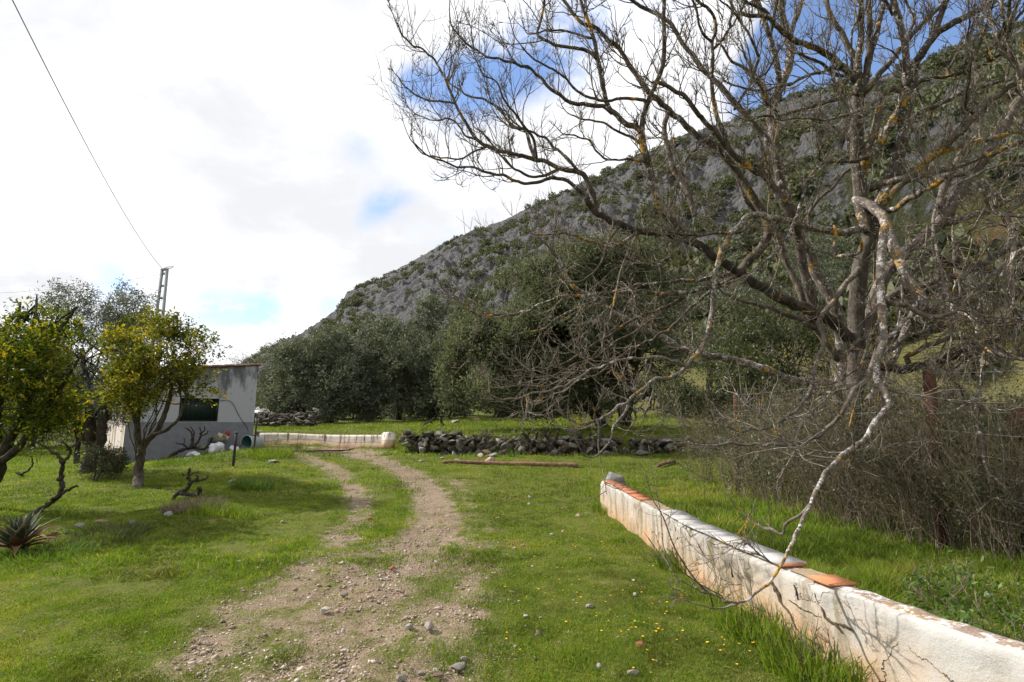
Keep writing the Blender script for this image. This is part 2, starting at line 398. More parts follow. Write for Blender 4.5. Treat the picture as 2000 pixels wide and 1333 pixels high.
def stone_mat(name, c0, c1, c2, scale=3.0, moss=0, iron=0):
    m, t = new_mat(name); o = objc(t)
    g = t.n('ShaderNodeObjectInfo').outputs['Random']
    n = t.noise(o, scale, 8, .65); n2 = t.noise(o, scale*5.5, 5, .65); v = attr(t)
    f = t.math('ADD', t.math('MULTIPLY', n, .6), t.math('MULTIPLY', n2, .4))
    c = t.ramp(t.math('ADD', f, t.math('MULTIPLY', t.math('SUBTRACT', v, .5), .35)), [(.30, c0), (.5, c1), (.68, c2)])
    if iron: c = t.mix(t.math('MULTIPLY', t.step(t.noise(o, scale*1.3, 4, .6, .5), .52, .66), iron), c, (.36, .17, .085))
    if moss: c = t.mix(t.math('MULTIPLY', t.step(t.noise(o, scale*.8+1, 5, .7), .5, .62), moss), c, (.05, .062, .02))
    finish(t, c, .92, bump=f, bump_d=.03, bump_s=.9, spec=.15); return m
M['rock'] = stone_mat('limestone', (.13, .125, .12), (.28, .265, .25), (.46, .44, .42), 4, .35)
M['rock_pale'] = stone_mat('pale_limestone', (.26, .23, .20), (.46, .42, .38), (.66, .62, .58), 9)
M['rock_pink'] = stone_mat('reddish_limestone', (.20, .14, .11), (.40, .29, .22), (.55, .43, .35), 9, 0, .45)
M['rock_dark'] = stone_mat('weathered_limestone', (.030, .028, .025), (.095, .088, .078), (.26, .245, .225), 6, .75, .35)
M['brick'] = stone_mat('broken_brick', (.25, .09, .045), (.42, .17, .085), (.52, .25, .14), 14)

def ground_material():
    m, t = new_mat('meadow_and_gravel'); geo = t.n('ShaderNodeNewGeometry').outputs['Position']
    d = attr(t, 'dirt'); wv = attr(t, 'worn')
    n1 = t.noise(geo, .9, 6, .6); n2 = t.noise(geo, 7, 6, .65); n3 = t.noise(geo, 45, 5, .7); n4 = t.noise(geo, 2.6, 5, .6, .3)
    g = t.ramp(t.math('ADD', t.math('MULTIPLY', n2, .5), t.math('MULTIPLY', n3, .5)), [(.25, (.045, .042, .014)), (.45, (.078, .088, .016)), (.6, (.115, .130, .020)), (.78, (.17, .165, .045))])
    g = t.mix(t.math('MULTIPLY', t.step(n4, .55, .75), .5), g, (.14, .135, .035))
    soil = t.ramp(t.math('ADD', t.math('MULTIPLY', n1, .35), t.math('MULTIPLY', n3, .65)), [(.25, (.085, .058, .036)), (.45, (.185, .134, .090)), (.62, (.285, .220, .158)), (.8, (.42, .345, .27))])
    vo = t.n('ShaderNodeTexVoronoi'); t.set(vo.inputs['Vector'], geo); vo.inputs['Scale'].default_value = 38
    peb = t.step(vo.outputs['Distance'], .42, .18)
    soil = t.mix(t.math('MULTIPLY', t.math('MULTIPLY', peb, t.step(n2, .42, .6)), .75), soil, t.mix(vo.outputs['Color'], (.22, .16, .12), (.62, .56, .50)))
    k = t.math('ADD', d, t.math('MULTIPLY', t.math('SUBTRACT', t.math('ADD', t.math('MULTIPLY', n4, .5), t.math('ADD', t.math('MULTIPLY', n2, .35), t.math('MULTIPLY', n3, .25))), .55), 3.4))
    c = t.mix(t.step(k, .26, .86), g, soil)
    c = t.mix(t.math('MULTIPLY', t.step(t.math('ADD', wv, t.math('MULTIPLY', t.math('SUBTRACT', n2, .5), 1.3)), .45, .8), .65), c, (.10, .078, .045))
    h = t.math('ADD', t.math('MULTIPLY', n3, .6), t.math('ADD', t.math('MULTIPLY', n2, .6), t.math('MULTIPLY', peb, .25)))
    finish(t, c, .95, bump=h, bump_d=.035, bump_s=.8, spec=.1); return m
M['ground'] = ground_material()
def hill_material():
    m, t = new_mat('limestone_hillside'); geo = t.n('ShaderNodeNewGeometry'); pos = geo.outputs['Position']
    gr = attr(t, 'green'); red = attr(t, 'red')
    n1 = t.noise(pos, .045, 6, .6); n2 = t.noise(pos, .25, 8, .65, .4); n3 = t.noise(pos, 1.3, 6, .65)
    mp = t.n('ShaderNodeMapping'); t.set(mp.inputs[0], pos); mp.inputs['Scale'].default_value = (1, 1, .35); mp.inputs['Rotation'].default_value = (.3, .25, 0)
    st = t.noise(mp.outputs[0], .55, 7, .7, .6)
    f = t.math('ADD', t.math('MULTIPLY', st, .55), t.math('MULTIPLY', n3, .45))
    rock = t.ramp(f, [(.35, (.056, .056, .061)), (.43, (.108, .108, .115)), (.51, (.170, .169, .174)), (.66, (.26, .257, .257))])
    rock = t.mix(t.math('MULTIPLY', t.step(n2, .60, .72), .45), rock, (.27, .19, .12))
    veg = t.ramp(t.math('ADD', t.math('MULTIPLY', n3, .6), t.math('MULTIPLY', n2, .4)), [(.3, (.022, .028, .014)), (.5, (.052, .060, .027)), (.7, (.095, .098, .042))])
    k = t.math('ADD', t.math('MULTIPLY', n1, .35), t.math('ADD', t.math('MULTIPLY', n2, .40), t.math('MULTIPLY', n3, .25)))
    k = t.math('ADD', k, t.math('MULTIPLY', t.math('SUBTRACT', gr, .5), .30))
    c = t.mix(t.step(k, .440, .500), rock, veg)
    field = t.ramp(t.math('ADD', t.math('MULTIPLY', n3, .55), t.math('MULTIPLY', n2, .45)), [(.3, (.058, .062, .020)), (.55, (.105, .105, .032)), (.8, (.165, .135, .06))])
    c = t.mix(t.step(t.math('ADD', red, t.math('MULTIPLY', t.math('SUBTRACT', n2, .5), .5)), .35, .6), c, field)
    c = t.mix(t.math('MULTIPLY', t.step(t.math('MULTIPLY', red, n2), .50, .56), .6), c, (.22, .125, .065))
    finish(t, c, .95, bump=t.math('ADD', t.math('MULTIPLY', f, 1.0), t.math('MULTIPLY', n3, .6)), bump_d=3.0, bump_s=1.0, spec=.1); return m
M['hill'] = hill_material()

def plaster_material():
    m, t = new_mat('stained_whitewash'); u = t.n('ShaderNodeUVMap', uv_map='uv').outputs[0]; o = objc(t)
    sx = t.n('ShaderNodeSeparateXYZ'); t.set(sx.inputs[0], u); s_, z_ = sx.outputs[0], sx.outputs[1]
    mp = t.n('ShaderNodeMapping'); t.set(mp.inputs[0], u); mp.inputs['Scale'].default_value = (7.5, .9, 1)
    streak = t.noise(mp.outputs[0], 1.0, 6, .6, .25)
    mp2 = t.n('ShaderNodeMapping'); t.set(mp2.inputs[0], u); mp2.inputs['Scale'].default_value = (2.2, 1.5, 1)
    big = t.noise(mp2.outputs[0], 1.4, 6, .62, .3); fine = t.noise(u, 34, 6, .7); fine2 = t.noise(u, 120, 3, .6)
    # cream / ochre earth stain climbing from the foot of the wall
    age = attr(t)
    foot = t.math('ADD', t.math('SUBTRACT', t.math('ADD', .44, t.math('MULTIPLY', age, .10)), z_), t.math('MULTIPLY', t.math('SUBTRACT', big, .5), .85))
    c = t.mix(t.step(foot, -.08, .42), (.40, .39, .375), (.41, .315, .225))
    c = t.mix(t.step(t.math('ADD', foot, t.math('MULTIPLY', t.math('SUBTRACT', fine, .5), .25)), .32, .55), c, (.42, .26, .145))
    age = attr(t)                                     # 1 at the far weathered end, 0 on the repainted end
    dark = t.math('MULTIPLY', t.step(t.math('ADD', t.math('MULTIPLY', streak, .75), t.math('ADD', t.math('MULTIPLY', fine, .25), t.math('MULTIPLY', age, .07))), .535, .66), t.math('ADD', .5, t.math('MULTIPLY', age, .36)))
    c = t.mix(dark, c, (.20, .165, .11))
    grey = t.math('MULTIPLY', t.step(t.math('ADD', t.math('MULTIPLY', big, .55), t.math('MULTIPLY', fine, .45)), .47, .60), t.step(z_, .12, .50))
    c = t.mix(t.math('MULTIPLY', grey, .65), c, (.33, .32, .32))
    # flaking patches of bare render
    fl = t.math('ADD', t.math('MULTIPLY', t.noise(u, 3.7, 6, .7, .4), .8), t.math('MULTIPLY', fine, .2))
    flk = t.math('MULTIPLY', t.step(fl, .58, .60), age)
    c = t.mix(t.math('MULTIPLY', flk, .75), c, (.42, .31, .215))
    # cracks
    wob = t.n('ShaderNodeVectorMath', operation='ADD'); t.set(wob.inputs[0], u)
    wn = t.n('ShaderNodeVectorMath', operation='SCALE'); t.set(wn.inputs[0], t.noise(u, 5, 4, .6, out='Color')); wn.inputs[3].default_value = .22; t.set(wob.inputs[1], wn.outputs[0])
    vo = t.n('ShaderNodeTexVoronoi'); vo.feature = 'DISTANCE_TO_EDGE'; t.set(vo.inputs['Vector'], wob.outputs[0]); vo.inputs['Scale'].default_value = 1.6
    cr = t.math('MULTIPLY', t.step(vo.outputs[0], .008, .002), t.step(t.noise(u, 1.7, 3), .44, .56))
    c = t.mix(t.math('MULTIPLY', cr, .9), c, (.09, .065, .04))
    moss = t.math('MULTIPLY', t.step(t.math('ADD', t.math('MULTIPLY', streak, .5), t.math('MULTIPLY', t.noise(u, 2.6, 4), .5)), .585, .65), age)
    c = t.mix(t.math('MULTIPLY', moss, .6), c, (.19, .175, .06))
    h = t.math('SUBTRACT', t.math('ADD', t.math('MULTIPLY', fine, .5), t.math('ADD', t.math('MULTIPLY', fine2, .15), t.math('MULTIPLY', big, .6))), t.math('ADD', t.math('MULTIPLY', cr, .7), t.math('MULTIPLY', flk, .35)))
    finish(t, c, .9, bump=h, bump_d=.02, bump_s=.8, spec=.12); return m
M['plaster'] = plaster_material()
def lichen_top():
    m, t = new_mat('lichened_wall_top'); o = objc(t)
    n = t.noise(o, 9, 7, .7); n2 = t.noise(o, 38, 5, .7); n3 = t.noise(o, 4.2, 5, .6)
    c = t.mix(t.step(t.math('ADD', t.math('MULTIPLY', n, .55), t.math('MULTIPLY', n2, .45)), .42, .52), (.70, .68, .66), (.27, .20, .16))
    c = t.mix(t.math('MULTIPLY', t.step(t.math('ADD', t.math('MULTIPLY', n3, .6), t.math('MULTIPLY', n2, .4)), .55, .62), .85), c, (.36, .24, .05))
    c = t.mix(t.math('MULTIPLY', t.step(n2, .58, .66), .6), c, (.12, .11, .10))
    finish(t, c, .95, bump=t.math('ADD', n, n2), bump_d=.012, bump_s=.9, spec=.1); return m
M['walltop'] = lichen_top()
def simple(name, c0, c1, scale=8, rough=.85, bump=.008, spec=.2, metal=0):
    m, t = new_mat(name); o = objc(t); a = t.noise(o, scale, 7, .65); b = t.noise(o, scale*6, 4, .6)
    f = t.math('ADD', t.math('MULTIPLY', a, .6), t.math('MULTIPLY', b, .4))
    finish(t, t.mix(t.step(f, .36, .64), c0, c1), rough, bump=f, bump_d=bump, bump_s=.7, spec=spec, metal=metal); return m
M['terracotta'] = simple('terracotta_tile', (.36, .135, .06), (.53, .23, .115), 10)
M['tile_old'] = simple('weathered_terracotta', (.20, .09, .05), (.44, .17, .085), 14)
M['slab'] = simple('grey_cement_tile', (.36, .345, .335), (.46, .445, .435), 6, .8, .003)
M['mortar'] = simple('earthy_mortar', (.22, .165, .10), (.36, .28, .18), 12)
M['rust'] = simple('rusty_iron', (.055, .024, .018), (.125, .055, .038), 20, .85)
M['darkiron'] = simple('dark_iron', (.025, .022, .022), (.07, .055, .05), 20, .7)
M['shutter'] = simple('dark_green_paint', (.006, .014, .011), (.016, .030, .024), 10, .55, .002)
M['concrete'] = simple('grey_concrete', (.17, .19, .20), (.28, .30, .31), 6)
M['wood'] = simple('weathered_log', (.09, .045, .028), (.26, .15, .10), 9, .9, .01)
M['rooftile'] = simple('old_roof_tile', (.09, .06, .045), (.27, .17, .12), 9, .9, .01)
M['plastic_w'] = simple('white_plastic', (.45, .46, .50), (.74, .75, .78), 7, .45, .003, .4)
M['plastic_g'] = simple('green_plastic', (.02, .10, .075), (.04, .17, .125), 7, .5, .002, .4)
M['drum_out'] = simple('faded_green_plastic', (.26, .33, .31), (.45, .50, .48), 7, .5, .002, .4)
M['cardboard'] = simple('cardboard', (.36, .27, .18), (.46, .36, .25), 9)
M['red'] = simple('red_plastic', (.28, .02, .015), (.40, .04, .03), 9, .5)
M['black_plastic'] = simple('dark_plastic', (.012, .013, .014), (.05, .055, .06), 9, .4, .004, .5)
M['olive_plastic'] = simple('drab_cloth', (.06, .075, .05), (.16, .17, .12), 9, .8)
M['wire'] = simple('wire', (.22, .18, .17), (.34, .29, .28), 30, .6)
M['fence_wire'] = simple('galvanised_wire', (.20, .20, .19), (.36, .36, .35), 30, .6)
M['yellow'] = simple('yellow_petals', (.75, .42, .01), (.85, .56, .02), 30, .6)
M['stalk'] = simple('flower_stalk', (.07, .11, .02), (.12, .17, .03), 30, .7)
M['floorpot'] = simple('reddish_brown_metal', (.05, .02, .015), (.13, .05, .035), 9)

def house_wall():
    m, t = new_mat('mouldy_whitewash'); o = objc(t)
    sx = t.n('ShaderNodeSeparateXYZ'); t.set(sx.inputs[0], o)
    mp = t.n('ShaderNodeMapping'); t.set(mp.inputs[0], o); mp.inputs['Scale'].default_value = (1.6, 1.6, .55)
    a = t.noise(mp.outputs[0], .9, 7, .62, .4); b = t.noise(mp.outputs[0], 5, 6, .7); f = t.noise(o, 22, 5, .65)
    hi = t.step(sx.outputs[2], 2.2, 4.0)
    k = t.math('ADD', t.math('MULTIPLY', a, .65), t.math('ADD', t.math('MULTIPLY', b, .35), t.math('MULTIPLY', t.math('SUBTRACT', hi, .5), .20)))
    c = t.mix(t.math('MULTIPLY', t.step(k, .47, .62), .85), (.36, .372, .405), (.065, .07, .08))
    lo = t.math('ADD', t.math('SUBTRACT', .55, sx.outputs[2]), t.math('MULTIPLY', t.math('SUBTRACT', b, .5), 1.0))
    c = t.mix(t.math('MULTIPLY', t.step(lo, .0, .5), .8), c, (.32, .19, .11))
    rust = t.math('MULTIPLY', t.step(t.noise(mp.outputs[0], 2.2, 4, .5, .2), .62, .72), .3)
    c = t.mix(rust, c, (.37, .27, .19))
    finish(t, c, .92, bump=t.math('ADD', b, f), bump_d=.012, bump_s=.6, spec=.1); return m
M['house'] = house_wall()
M['dado'] = simple('grey_painted_plinth', (.15, .156, .178), (.20, .207, .232), 3, .9, .006, .1)
def sidewall():
    m, t = new_mat('rust_streaked_whitewash'); o = objc(t); sx = t.n('ShaderNodeSeparateXYZ'); t.set(sx.inputs[0], o)
    mp = t.n('ShaderNodeMapping'); t.set(mp.inputs[0], o); mp.inputs['Scale'].default_value = (2.2, 2.2, .22)
    a = t.noise(mp.outputs[0], 1.4, 6, .6, .3); b = t.noise(o, 9, 6, .7)
    c = t.mix(t.math('MULTIPLY', t.step(a, .47, .62), .75), (.62, .56, .50), (.22, .145, .095))
    lo = t.math('ADD', t.math('SUBTRACT', .7, sx.outputs[2]), t.math('MULTIPLY', t.math('SUBTRACT', b, .5), 1.1))
    c = t.mix(t.math('MULTIPLY', t.step(lo, .0, .5), .9), c, (.24, .12, .065))
    finish(t, c, .92, bump=b, bump_d=.012, bump_s=.6, spec=.1); return m
M['side'] = sidewall()
def water_mat():
    m, t = new_mat('muddy_water'); geo = t.n('ShaderNodeNewGeometry').outputs['Position']
    n = t.noise(geo, 9, 4, .6)
    p = t.n('ShaderNodeBsdfPrincipled'); p.inputs['Base Color'].default_value = (.20, .16, .125, 1); p.inputs['Roughness'].default_value = .06
    p.inputs['Specular IOR Level'].default_value = .7
    b = t.n('ShaderNodeBump'); b.inputs['Strength'].default_value = .12; b.inputs['Distance'].default_value = .01; t.set(b.inputs['Height'], n); t.set(p.inputs['Normal'], b.outputs[0])
    out = t.n('ShaderNodeOutputMaterial'); t.set(out.inputs[0], p.outputs[0]); return m
M['water'] = water_mat()
M['agave'] = None
def agave_mat():
    m, t = new_mat('agave_leaf'); u = t.n('ShaderNodeUVMap', uv_map='uv').outputs[0]; sx = t.n('ShaderNodeSeparateXYZ'); t.set(sx.inputs[0], u)
    dry = attr(t); n = t.noise(objc(t), 9, 4)
    c = t.mix(t.step(sx.outputs[0], .70, .80), (.040, .058, .036), (.20, .20, .115))
    c = t.mix(t.step(t.math('ADD', dry, t.math('ADD', t.math('MULTIPLY', t.math('SUBTRACT', n, .5), .6), t.math('MULTIPLY', t.math('SUBTRACT', sx.outputs[1], .5), .5))), .55, .8), c, t.mix(n, (.095, .045, .026), (.20, .12, .065)))
    finish(t, c, .75, spec=.12, trans=.12); return m
M['agave'] = agave_mat()

# ---------------------------------------------------------------- dirt of the track (ground positions)
def gxy(pp): return [tuple(G(px, py)[:2]) for px, py in pp]
TRACKS = [  # polyline in the meadow, half width (m), strength
    (gxy([(545, 880), (600, 893), (648, 915), (684, 945), (703, 980), (695, 1020), (655, 1070), (600, 1120), (520, 1165), (440, 1225), (390, 1280)]), [.7, .6, .45, .36, .30, .28, .36, .40, .30, .20, .16], .72),
    (gxy([(640, 881), (700, 890), (770, 910), (822, 942), (846, 980), (846, 1025), (815, 1075), (770, 1115), (720, 1150)]), [.8, .7, .5, .42, .42, .46, .62, .85, .75], .9),
    (gxy([(846, 1025), (860, 1090), (880, 1160), (885, 1220), (850, 1290), (800, 1333)]), [.46, .55, .48, .40, .42, .42], .72),
    (gxy([(770, 1115), (700, 1165), (640, 1210), (560, 1260), (500, 1320)]), [.44, .28, .22, .2, .22], .52),
    (gxy([(790, 1060), (740, 1120), (690, 1190), (640, 1260), (600, 1333)]), [.7, 1.0, 1.0, .9, .85], .66),
    (gxy([(850, 1260), (800, 1333)]), [.45, .5], .55),
    (gxy([(880, 930), (920, 990), (940, 1060), (960, 1120)]), [.5, .45, .35, .25], .42),
    (gxy([(1060, 990), (1130, 1000), (1180, 1010)]), [.3, .28, .2], .35),
    (gxy([(610, 1085), (680, 1072), (730, 1075)]), [.4, .4, .3], .70),
    ([(-14.5, 23.6), (-12, 23.4), (-9.5, 23.2), (-7.4, 22.6), (-6.0, 21.6)], [1.6, 1.6, 1.5, 1.1, .9], 1.0),
]
def dirt_at(x, y):
    x = np.asarray(x, float); y = np.asarray(y, float); d = np.zeros(np.broadcast(x, y).shape)
    for pl, wd, s in TRACKS:
        q = spline(np.column_stack([np.array(pl), wd]), .25)
        for i in range(len(q)-1):
            x0, y0, w0 = q[i]; x1, y1, w1 = q[i+1]
            if (y0 > 30): continue
            dx, dy = x1-x0, y1-y0; t = np.clip(((x-x0)*dx+(y-y0)*dy)/(dx*dx+dy*dy+1e-9), 0, 1)
            dist = np.hypot(x-x0-t*dx, y-y0-t*dy)/(w0+t*(w1-w0))
            d = np.maximum(d, s*sm(1.9, .15, dist))
    return np.maximum(d, 1.6*sm(1.25, .85, np.hypot((x+9.7)/2.7, (y-23.5)/1.25)))
WORN = [(G(930, 1010)[:2], 1.0, .6), (G(970, 950)[:2], 1.5, .5), (G(560, 1230)[:2], .8, .5), (G(1150, 1000)[:2], .6, .5), (G(470, 1260)[:2], .6, .45), (G(990, 1290)[:2], .5, .5), (G(700, 1290)[:2], .7, .45), (G(720, 1180)[:2], 1.0, .5), (G(850, 1100)[:2], .8, .5), (G(900, 1250)[:2], .6, .5), (G(420, 1290)[:2], .6, .4)]
def worn_at(x, y):
    d = np.zeros(np.broadcast(x, y).shape)
    for c, r, s in WORN: d = np.maximum(d, s*np.exp(-((x-c[0])**2+(y-c[1])**2)/(r*r)))
    return d

# ---------------------------------------------------------------- ground sheet and hill
az = np.concatenate([np.linspace(-math.pi, -1.1, 46), np.linspace(-1.09, 1.09, 560), np.linspace(1.1, math.pi, 46)])
r = np.concatenate([[.05], np.geomspace(.5, 3, 14), np.geomspace(3.05, 75, 440), np.geomspace(80, 2500, 22)])
A, R = np.meshgrid(az, r, indexing='ij'); X, Y = np.sin(A)*R, np.cos(A)*R
ZZ = T0(X, np.minimum(Y, 120))+E(X, Y)
under = sm(1.22, 1.32, R/R_0(A))*sm(azp(330), azp(430), A)
ZZ = np.where(R < 3000, ZZ-under*np.clip(1.0+.12*(R-R_0(A)), 0, 30), ZZ)
ZZ = np.where(R > 90, np.minimum(ZZ, 1.0), ZZ)
dirt = np.zeros_like(X); near = (R < 34) & (np.abs(A) < 1.1)
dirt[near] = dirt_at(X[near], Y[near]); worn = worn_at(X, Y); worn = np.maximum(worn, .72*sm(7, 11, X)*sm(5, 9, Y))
ZZ = ZZ-.035*np.minimum(dirt, 1)+np.where(near, .016*(fbm(X*6, Y*6, 2, 3)-.5)*2, 0)
na, nr = A.shape
ii = np.arange(na-1)[:, None]*nr+np.arange(nr-1)[None, :]
F = np.stack([ii, ii+nr, ii+nr+1, ii+1], -1).reshape(-1, 4)
F = F[:, ::-1]
tag(link('ground', mesh_from('ground', np.stack([X, Y, ZZ], -1).reshape(-1, 3), F, M['ground'], {'dirt': dirt.ravel(), 'worn': worn.ravel()}, smooth=True)), kind='structure')

ha = np.linspace(azp(330), azp(2900), 760); ht = np.concatenate([np.linspace(0, 1.0, 300), np.linspace(1.006, 1.7, 40)])
A, Tt = np.meshgrid(ha, ht, indexing='ij'); R = R_0(A)*1.2+(R_R(A)-R_0(A)*1.2)*Tt
X, Y = np.sin(A)*R, np.cos(A)*R; ZZ = T0(X, np.minimum(Y, 120))+E(X, Y)+.03-.5*sm(.04, 0, Tt)
px_like = np.interp(A, [azp(500), azp(900), azp(1300), azp(1700), azp(2000), azp(2600)], [0, .25, .5, .8, 1, 1])
el = np.clip((ZZ-3)/np.maximum(CAMZ+np.interp(A, SAZ, STE)*R_R(A), 8), 0, 1)
green = .22+.16*px_like-.16*sm(.2, .75, el)*(1-px_like)+.34*sm(.30, .05, el)
green = np.clip(green+.16*sm(.90, 1.0, Tt), 0, 1)
red = sm(.22, .10, el)*sm(azp(1730), azp(1850), A)
na, nr = A.shape; ii = np.arange(na-1)[:, None]*nr+np.arange(nr-1)[None, :]
F = np.stack([ii, ii+nr, ii+nr+1, ii+1], -1).reshape(-1, 4)[:, ::-1]
tag(link('hill', mesh_from('hill', np.stack([X, Y, ZZ], -1).reshape(-1, 3), F, M['hill'], {'green': green.ravel(), 'red': red.ravel()}, smooth=True)), kind='structure')

# puddle on the far bend of the track
pc = np.array([-9.7, 23.3, 0]); mb = MB()
th = np.linspace(0, 2*math.pi, 72, endpoint=False)
rr = 1+.35*(fbm(np.cos(th)*1.5+4, np.sin(th)*1.5, 1, 3)-.5)*2
pv = np.stack([pc[0]+2.6*rr*np.cos(th), pc[1]+.25+1.15*rr*np.sin(th)+.12*np.cos(th)*2, np.zeros(72)], 1)
pz = .40
pv[:, 2] = pz; pv = np.vstack([pv, [[pc[0], pc[1]+.25, pz]]])
mb.add(pv, np.stack([np.arange(72), (np.arange(72)+1) % 72, np.full(72, 72)], 1))
tag(mb.build('puddle', M['water']), kind='structure')

# ---------------------------------------------------------------- low white wall beside the track
def low_wall():
    path = WALL_P; H = .50; TH = .20
    seg = np.concatenate([[0], np.cumsum(np.linalg.norm(np.diff(path, axis=0), axis=1))]); L = seg[-1]
    n = int(L/.035); s = np.linspace(0, L, n); px = np.interp(s, seg, path[:, 0]); py = np.interp(s, seg, path[:, 1])
    tx, ty = np.gradient(px), np.gradient(py); l = np.hypot(tx, ty); tx /= l; ty /= l
    nx, ny = ty, -tx                                   # towards the track this is negative
    if np.mean(nx) > 0: nx, ny = -nx, -ny
    base = T0(px+nx*.15, py+ny*.15)
    top = .50+.015*np.sin(s*1.1)+.05*(fbm(s*1.5, 0, 3, 3)-.5)+.022*(fbm(s*6, 0, 4, 3)-.5)
    age = sm(2.95, 3.85, py)*.88+.08
    root = thing('garden_wall', (px[n//2], py[n//2], 0), 'low curving wall with flaking stained whitewash, tiles along part of its top', 'wall')
    off = np.array([px[n//2], py[n//2], 0])
    # cross-section: front face from the ground up, rounded top edge, back face
    nz = 16; prof = [(0, -.12+(.12+1)*k/(nz-1)) for k in range(nz)]   # (depth, fraction)
    V = []; UVs = []; a = []
    cols = []
    for k in range(nz):
        f = k/(nz-1); z = (base-.15)+(top-.02-(base-.15))*f
        bulge = .022*(fbm(s*4, z*4, 1, 4)-.5)*2+.010*(fbm(s*17, z*17, 2, 3)-.5)*2+.018*age*(fbm(s*2, z*1.5, 7, 3) > .56)
        dd = bulge+.03*(1-f)*0
        cols.append(np.stack([px+nx*dd, py+ny*dd, z], 1)); UVs.append(np.stack([s, z-base], 1))
    for (dep, dz) in ((.012, -.004), (.035, .004), (TH*.5, .010), (TH-.03, .004), (TH, -.02), (TH+.01, -.55)):
        jit = .008*(fbm(s*9, dep*30, 5, 3)-.5)*2
        cols.append(np.stack([px-nx*dep, py-ny*dep, top+dz+jit], 1)); UVs.append(np.stack([s, top+dz-base+dep], 1))
    m = len(cols); V = np.stack(cols, 1).reshape(-1, 3); UV = np.stack(UVs, 1).reshape(-1, 2)
    ii = np.arange(n-1)[:, None]*m+np.arange(m-1)[None, :]
    F = np.stack([ii, ii+m, ii+m+1, ii+1], -1).reshape(-1, 4)
    fmi = np.zeros((n-1, m-1), int); fmi[:, nz+1:] = 1
    c0 = np.arange(m)
    me = mesh_from('wall_body', V-off, F, None, {'v': np.repeat(age, m)}, UV, True, [M['plaster'], M['walltop']], fmi.ravel())
    link('wall_body', me, root)
    # far end cap
    e = MB(); k0 = cols; ring = np.array([c[0] for c in cols]); cen = ring.mean(0)
    e.add(np.vstack([ring, cen]), np.stack([np.arange(m-1)+1, np.arange(m-1), np.full(m-1, m)], 1)); 
    e.build('end_face', M['mortar'], root, off)
    def at(y):  # point of path at this y
        i = int(np.argmin(np.abs(py-y))); return i
    def tile(y0, y1, mat, name, lift, th=.018, over=.012, wob=0, depth=TH):
        i0, i1 = at(y0), at(y1); i0, i1 = min(i0, i1), max(i0, i1)
        p0, p1 = np.array([px[i0], py[i0]]), np.array([px[i1], py[i1]])
        u = (p1-p0)/np.linalg.norm(p1-p0); v = np.array([-(nx[i0]+nx[i1])/2, -(ny[i0]+ny[i1])/2]); v /= np.linalg.norm(v)
        Vb, Fb = bevel_box(.004, np.linalg.norm(p1-p0)-.004, -over, depth, 0, th, .004)
        z = max(top[i0], top[i1])+lift; tw = wob*.02
        X = p0[0]+u[0]*Vb[:, 0]+v[0]*Vb[:, 1]; Yy = p0[1]+u[1]*Vb[:, 0]+v[1]*Vb[:, 1]
        link(name, MB().add(np.stack([X, Yy, z+Vb[:, 2]+tw*(Vb[:, 1]-.1)], 1), Fb).mesh(name, mat, off), root)
    r = random.Random(3)
    y = 6.55
    k = 0
    while y > 4.36:                       # grey cement tiles
        d = .30; tile(y, y-d, M['slab'], 'coping_tile', .012+.004*r.random(), .02, .02, r.uniform(-1, 1), TH+.03); y -= d
    tile(4.31, 4.10, M['terracotta'], 'coping_tile', .010, .018, .015)
    tile(3.84, 3.62, M['terracotta'], 'coping_tile', .010, .018, .015)
    y = 9.7
    while y > 7.5:
        d = r.uniform(.26, .31); tile(y, y-d, M['tile_old'], 'coping_tile', .006+.006*r.random(), .018, .006, r.uniform(-2, 2)); y -= d
    # worn mortar bed where tiles are gone
    for (ya, yb_) in ((7.45, 6.6), (4.09, 3.86)):
        i0, i1 = at(ya), at(yb_); j = np.arange(i0, i1+1); q = 6; VV = []
        for t in range(q):
            dep = .008+(TH-.016)*t/(q-1)
            VV.append(np.stack([px[j]-nx[j]*dep, py[j]-ny[j]*dep, top[j]+.012+.014*(fbm(s[j]*14, dep*40, 2, 4)-.3)*math.sin(math.pi*(t+.3)/(q-.4))], 1))
        VV = np.stack(VV, 1).reshape(-1, 3); a_ = np.arange(len(j)-1)[:, None]*q+np.arange(q-1)[None, :]
        link('mortar_bed', MB().add(VV, np.stack([a_, a_+q, a_+q+1, a_+1], -1).reshape(-1, 4)).mesh('mortar_bed', M['mortar'], off, True), root)
    def face_pt(px_, py_):
        rv = ray(px_, py_); s_ = np.arange(2.0, 12, .004); p = np.array([0, 0, CAMZ])+s_[:, None]*rv; k = np.argmax(p[:, 0] >= wall_x(np.clip(p[:, 1], .6, 9.9))-.0); return p[k]
    for L_, w_ in (([(1596, 1153), (1600, 1168), (1606, 1180), (1612, 1190), (1615, 1203), (1624, 1212), (1634, 1218), (1642, 1226), (1650, 1238)], .012), ([(1545, 1172), (1560, 1181), (1572, 1190), (1588, 1196), (1604, 1204), (1618, 1208)], .007), ([(1508, 1135), (1517, 1150), (1524, 1166), (1530, 1178), (1545, 1196), (1553, 1212), (1560, 1228), (1572, 1240)], .010),
                    ([(1555, 1142), (1560, 1156), (1563, 1172)], .012), ([(1636, 1216), (1652, 1220), (1668, 1232)], .005), ([(1425, 1090), (1432, 1110), (1434, 1128)], .014), ([(1322, 1030), (1328, 1052), (1334, 1080), (1333, 1098)], .016), ([(1572, 1240), (1590, 1252), (1604, 1262), (1612, 1276)], .012), ([(1365, 1062), (1380, 1085), (1392, 1100)], .010)):
        q = spline(np.array([face_pt(*a) for a in L_]), .02); q[1:-1] += RNG.normal(0, .003, q[1:-1].shape); ww = w_*np.sin(np.linspace(.35, math.pi-.15, len(q)))*(.6+.8*vnoise(np.arange(len(q))*.6, w_*900))
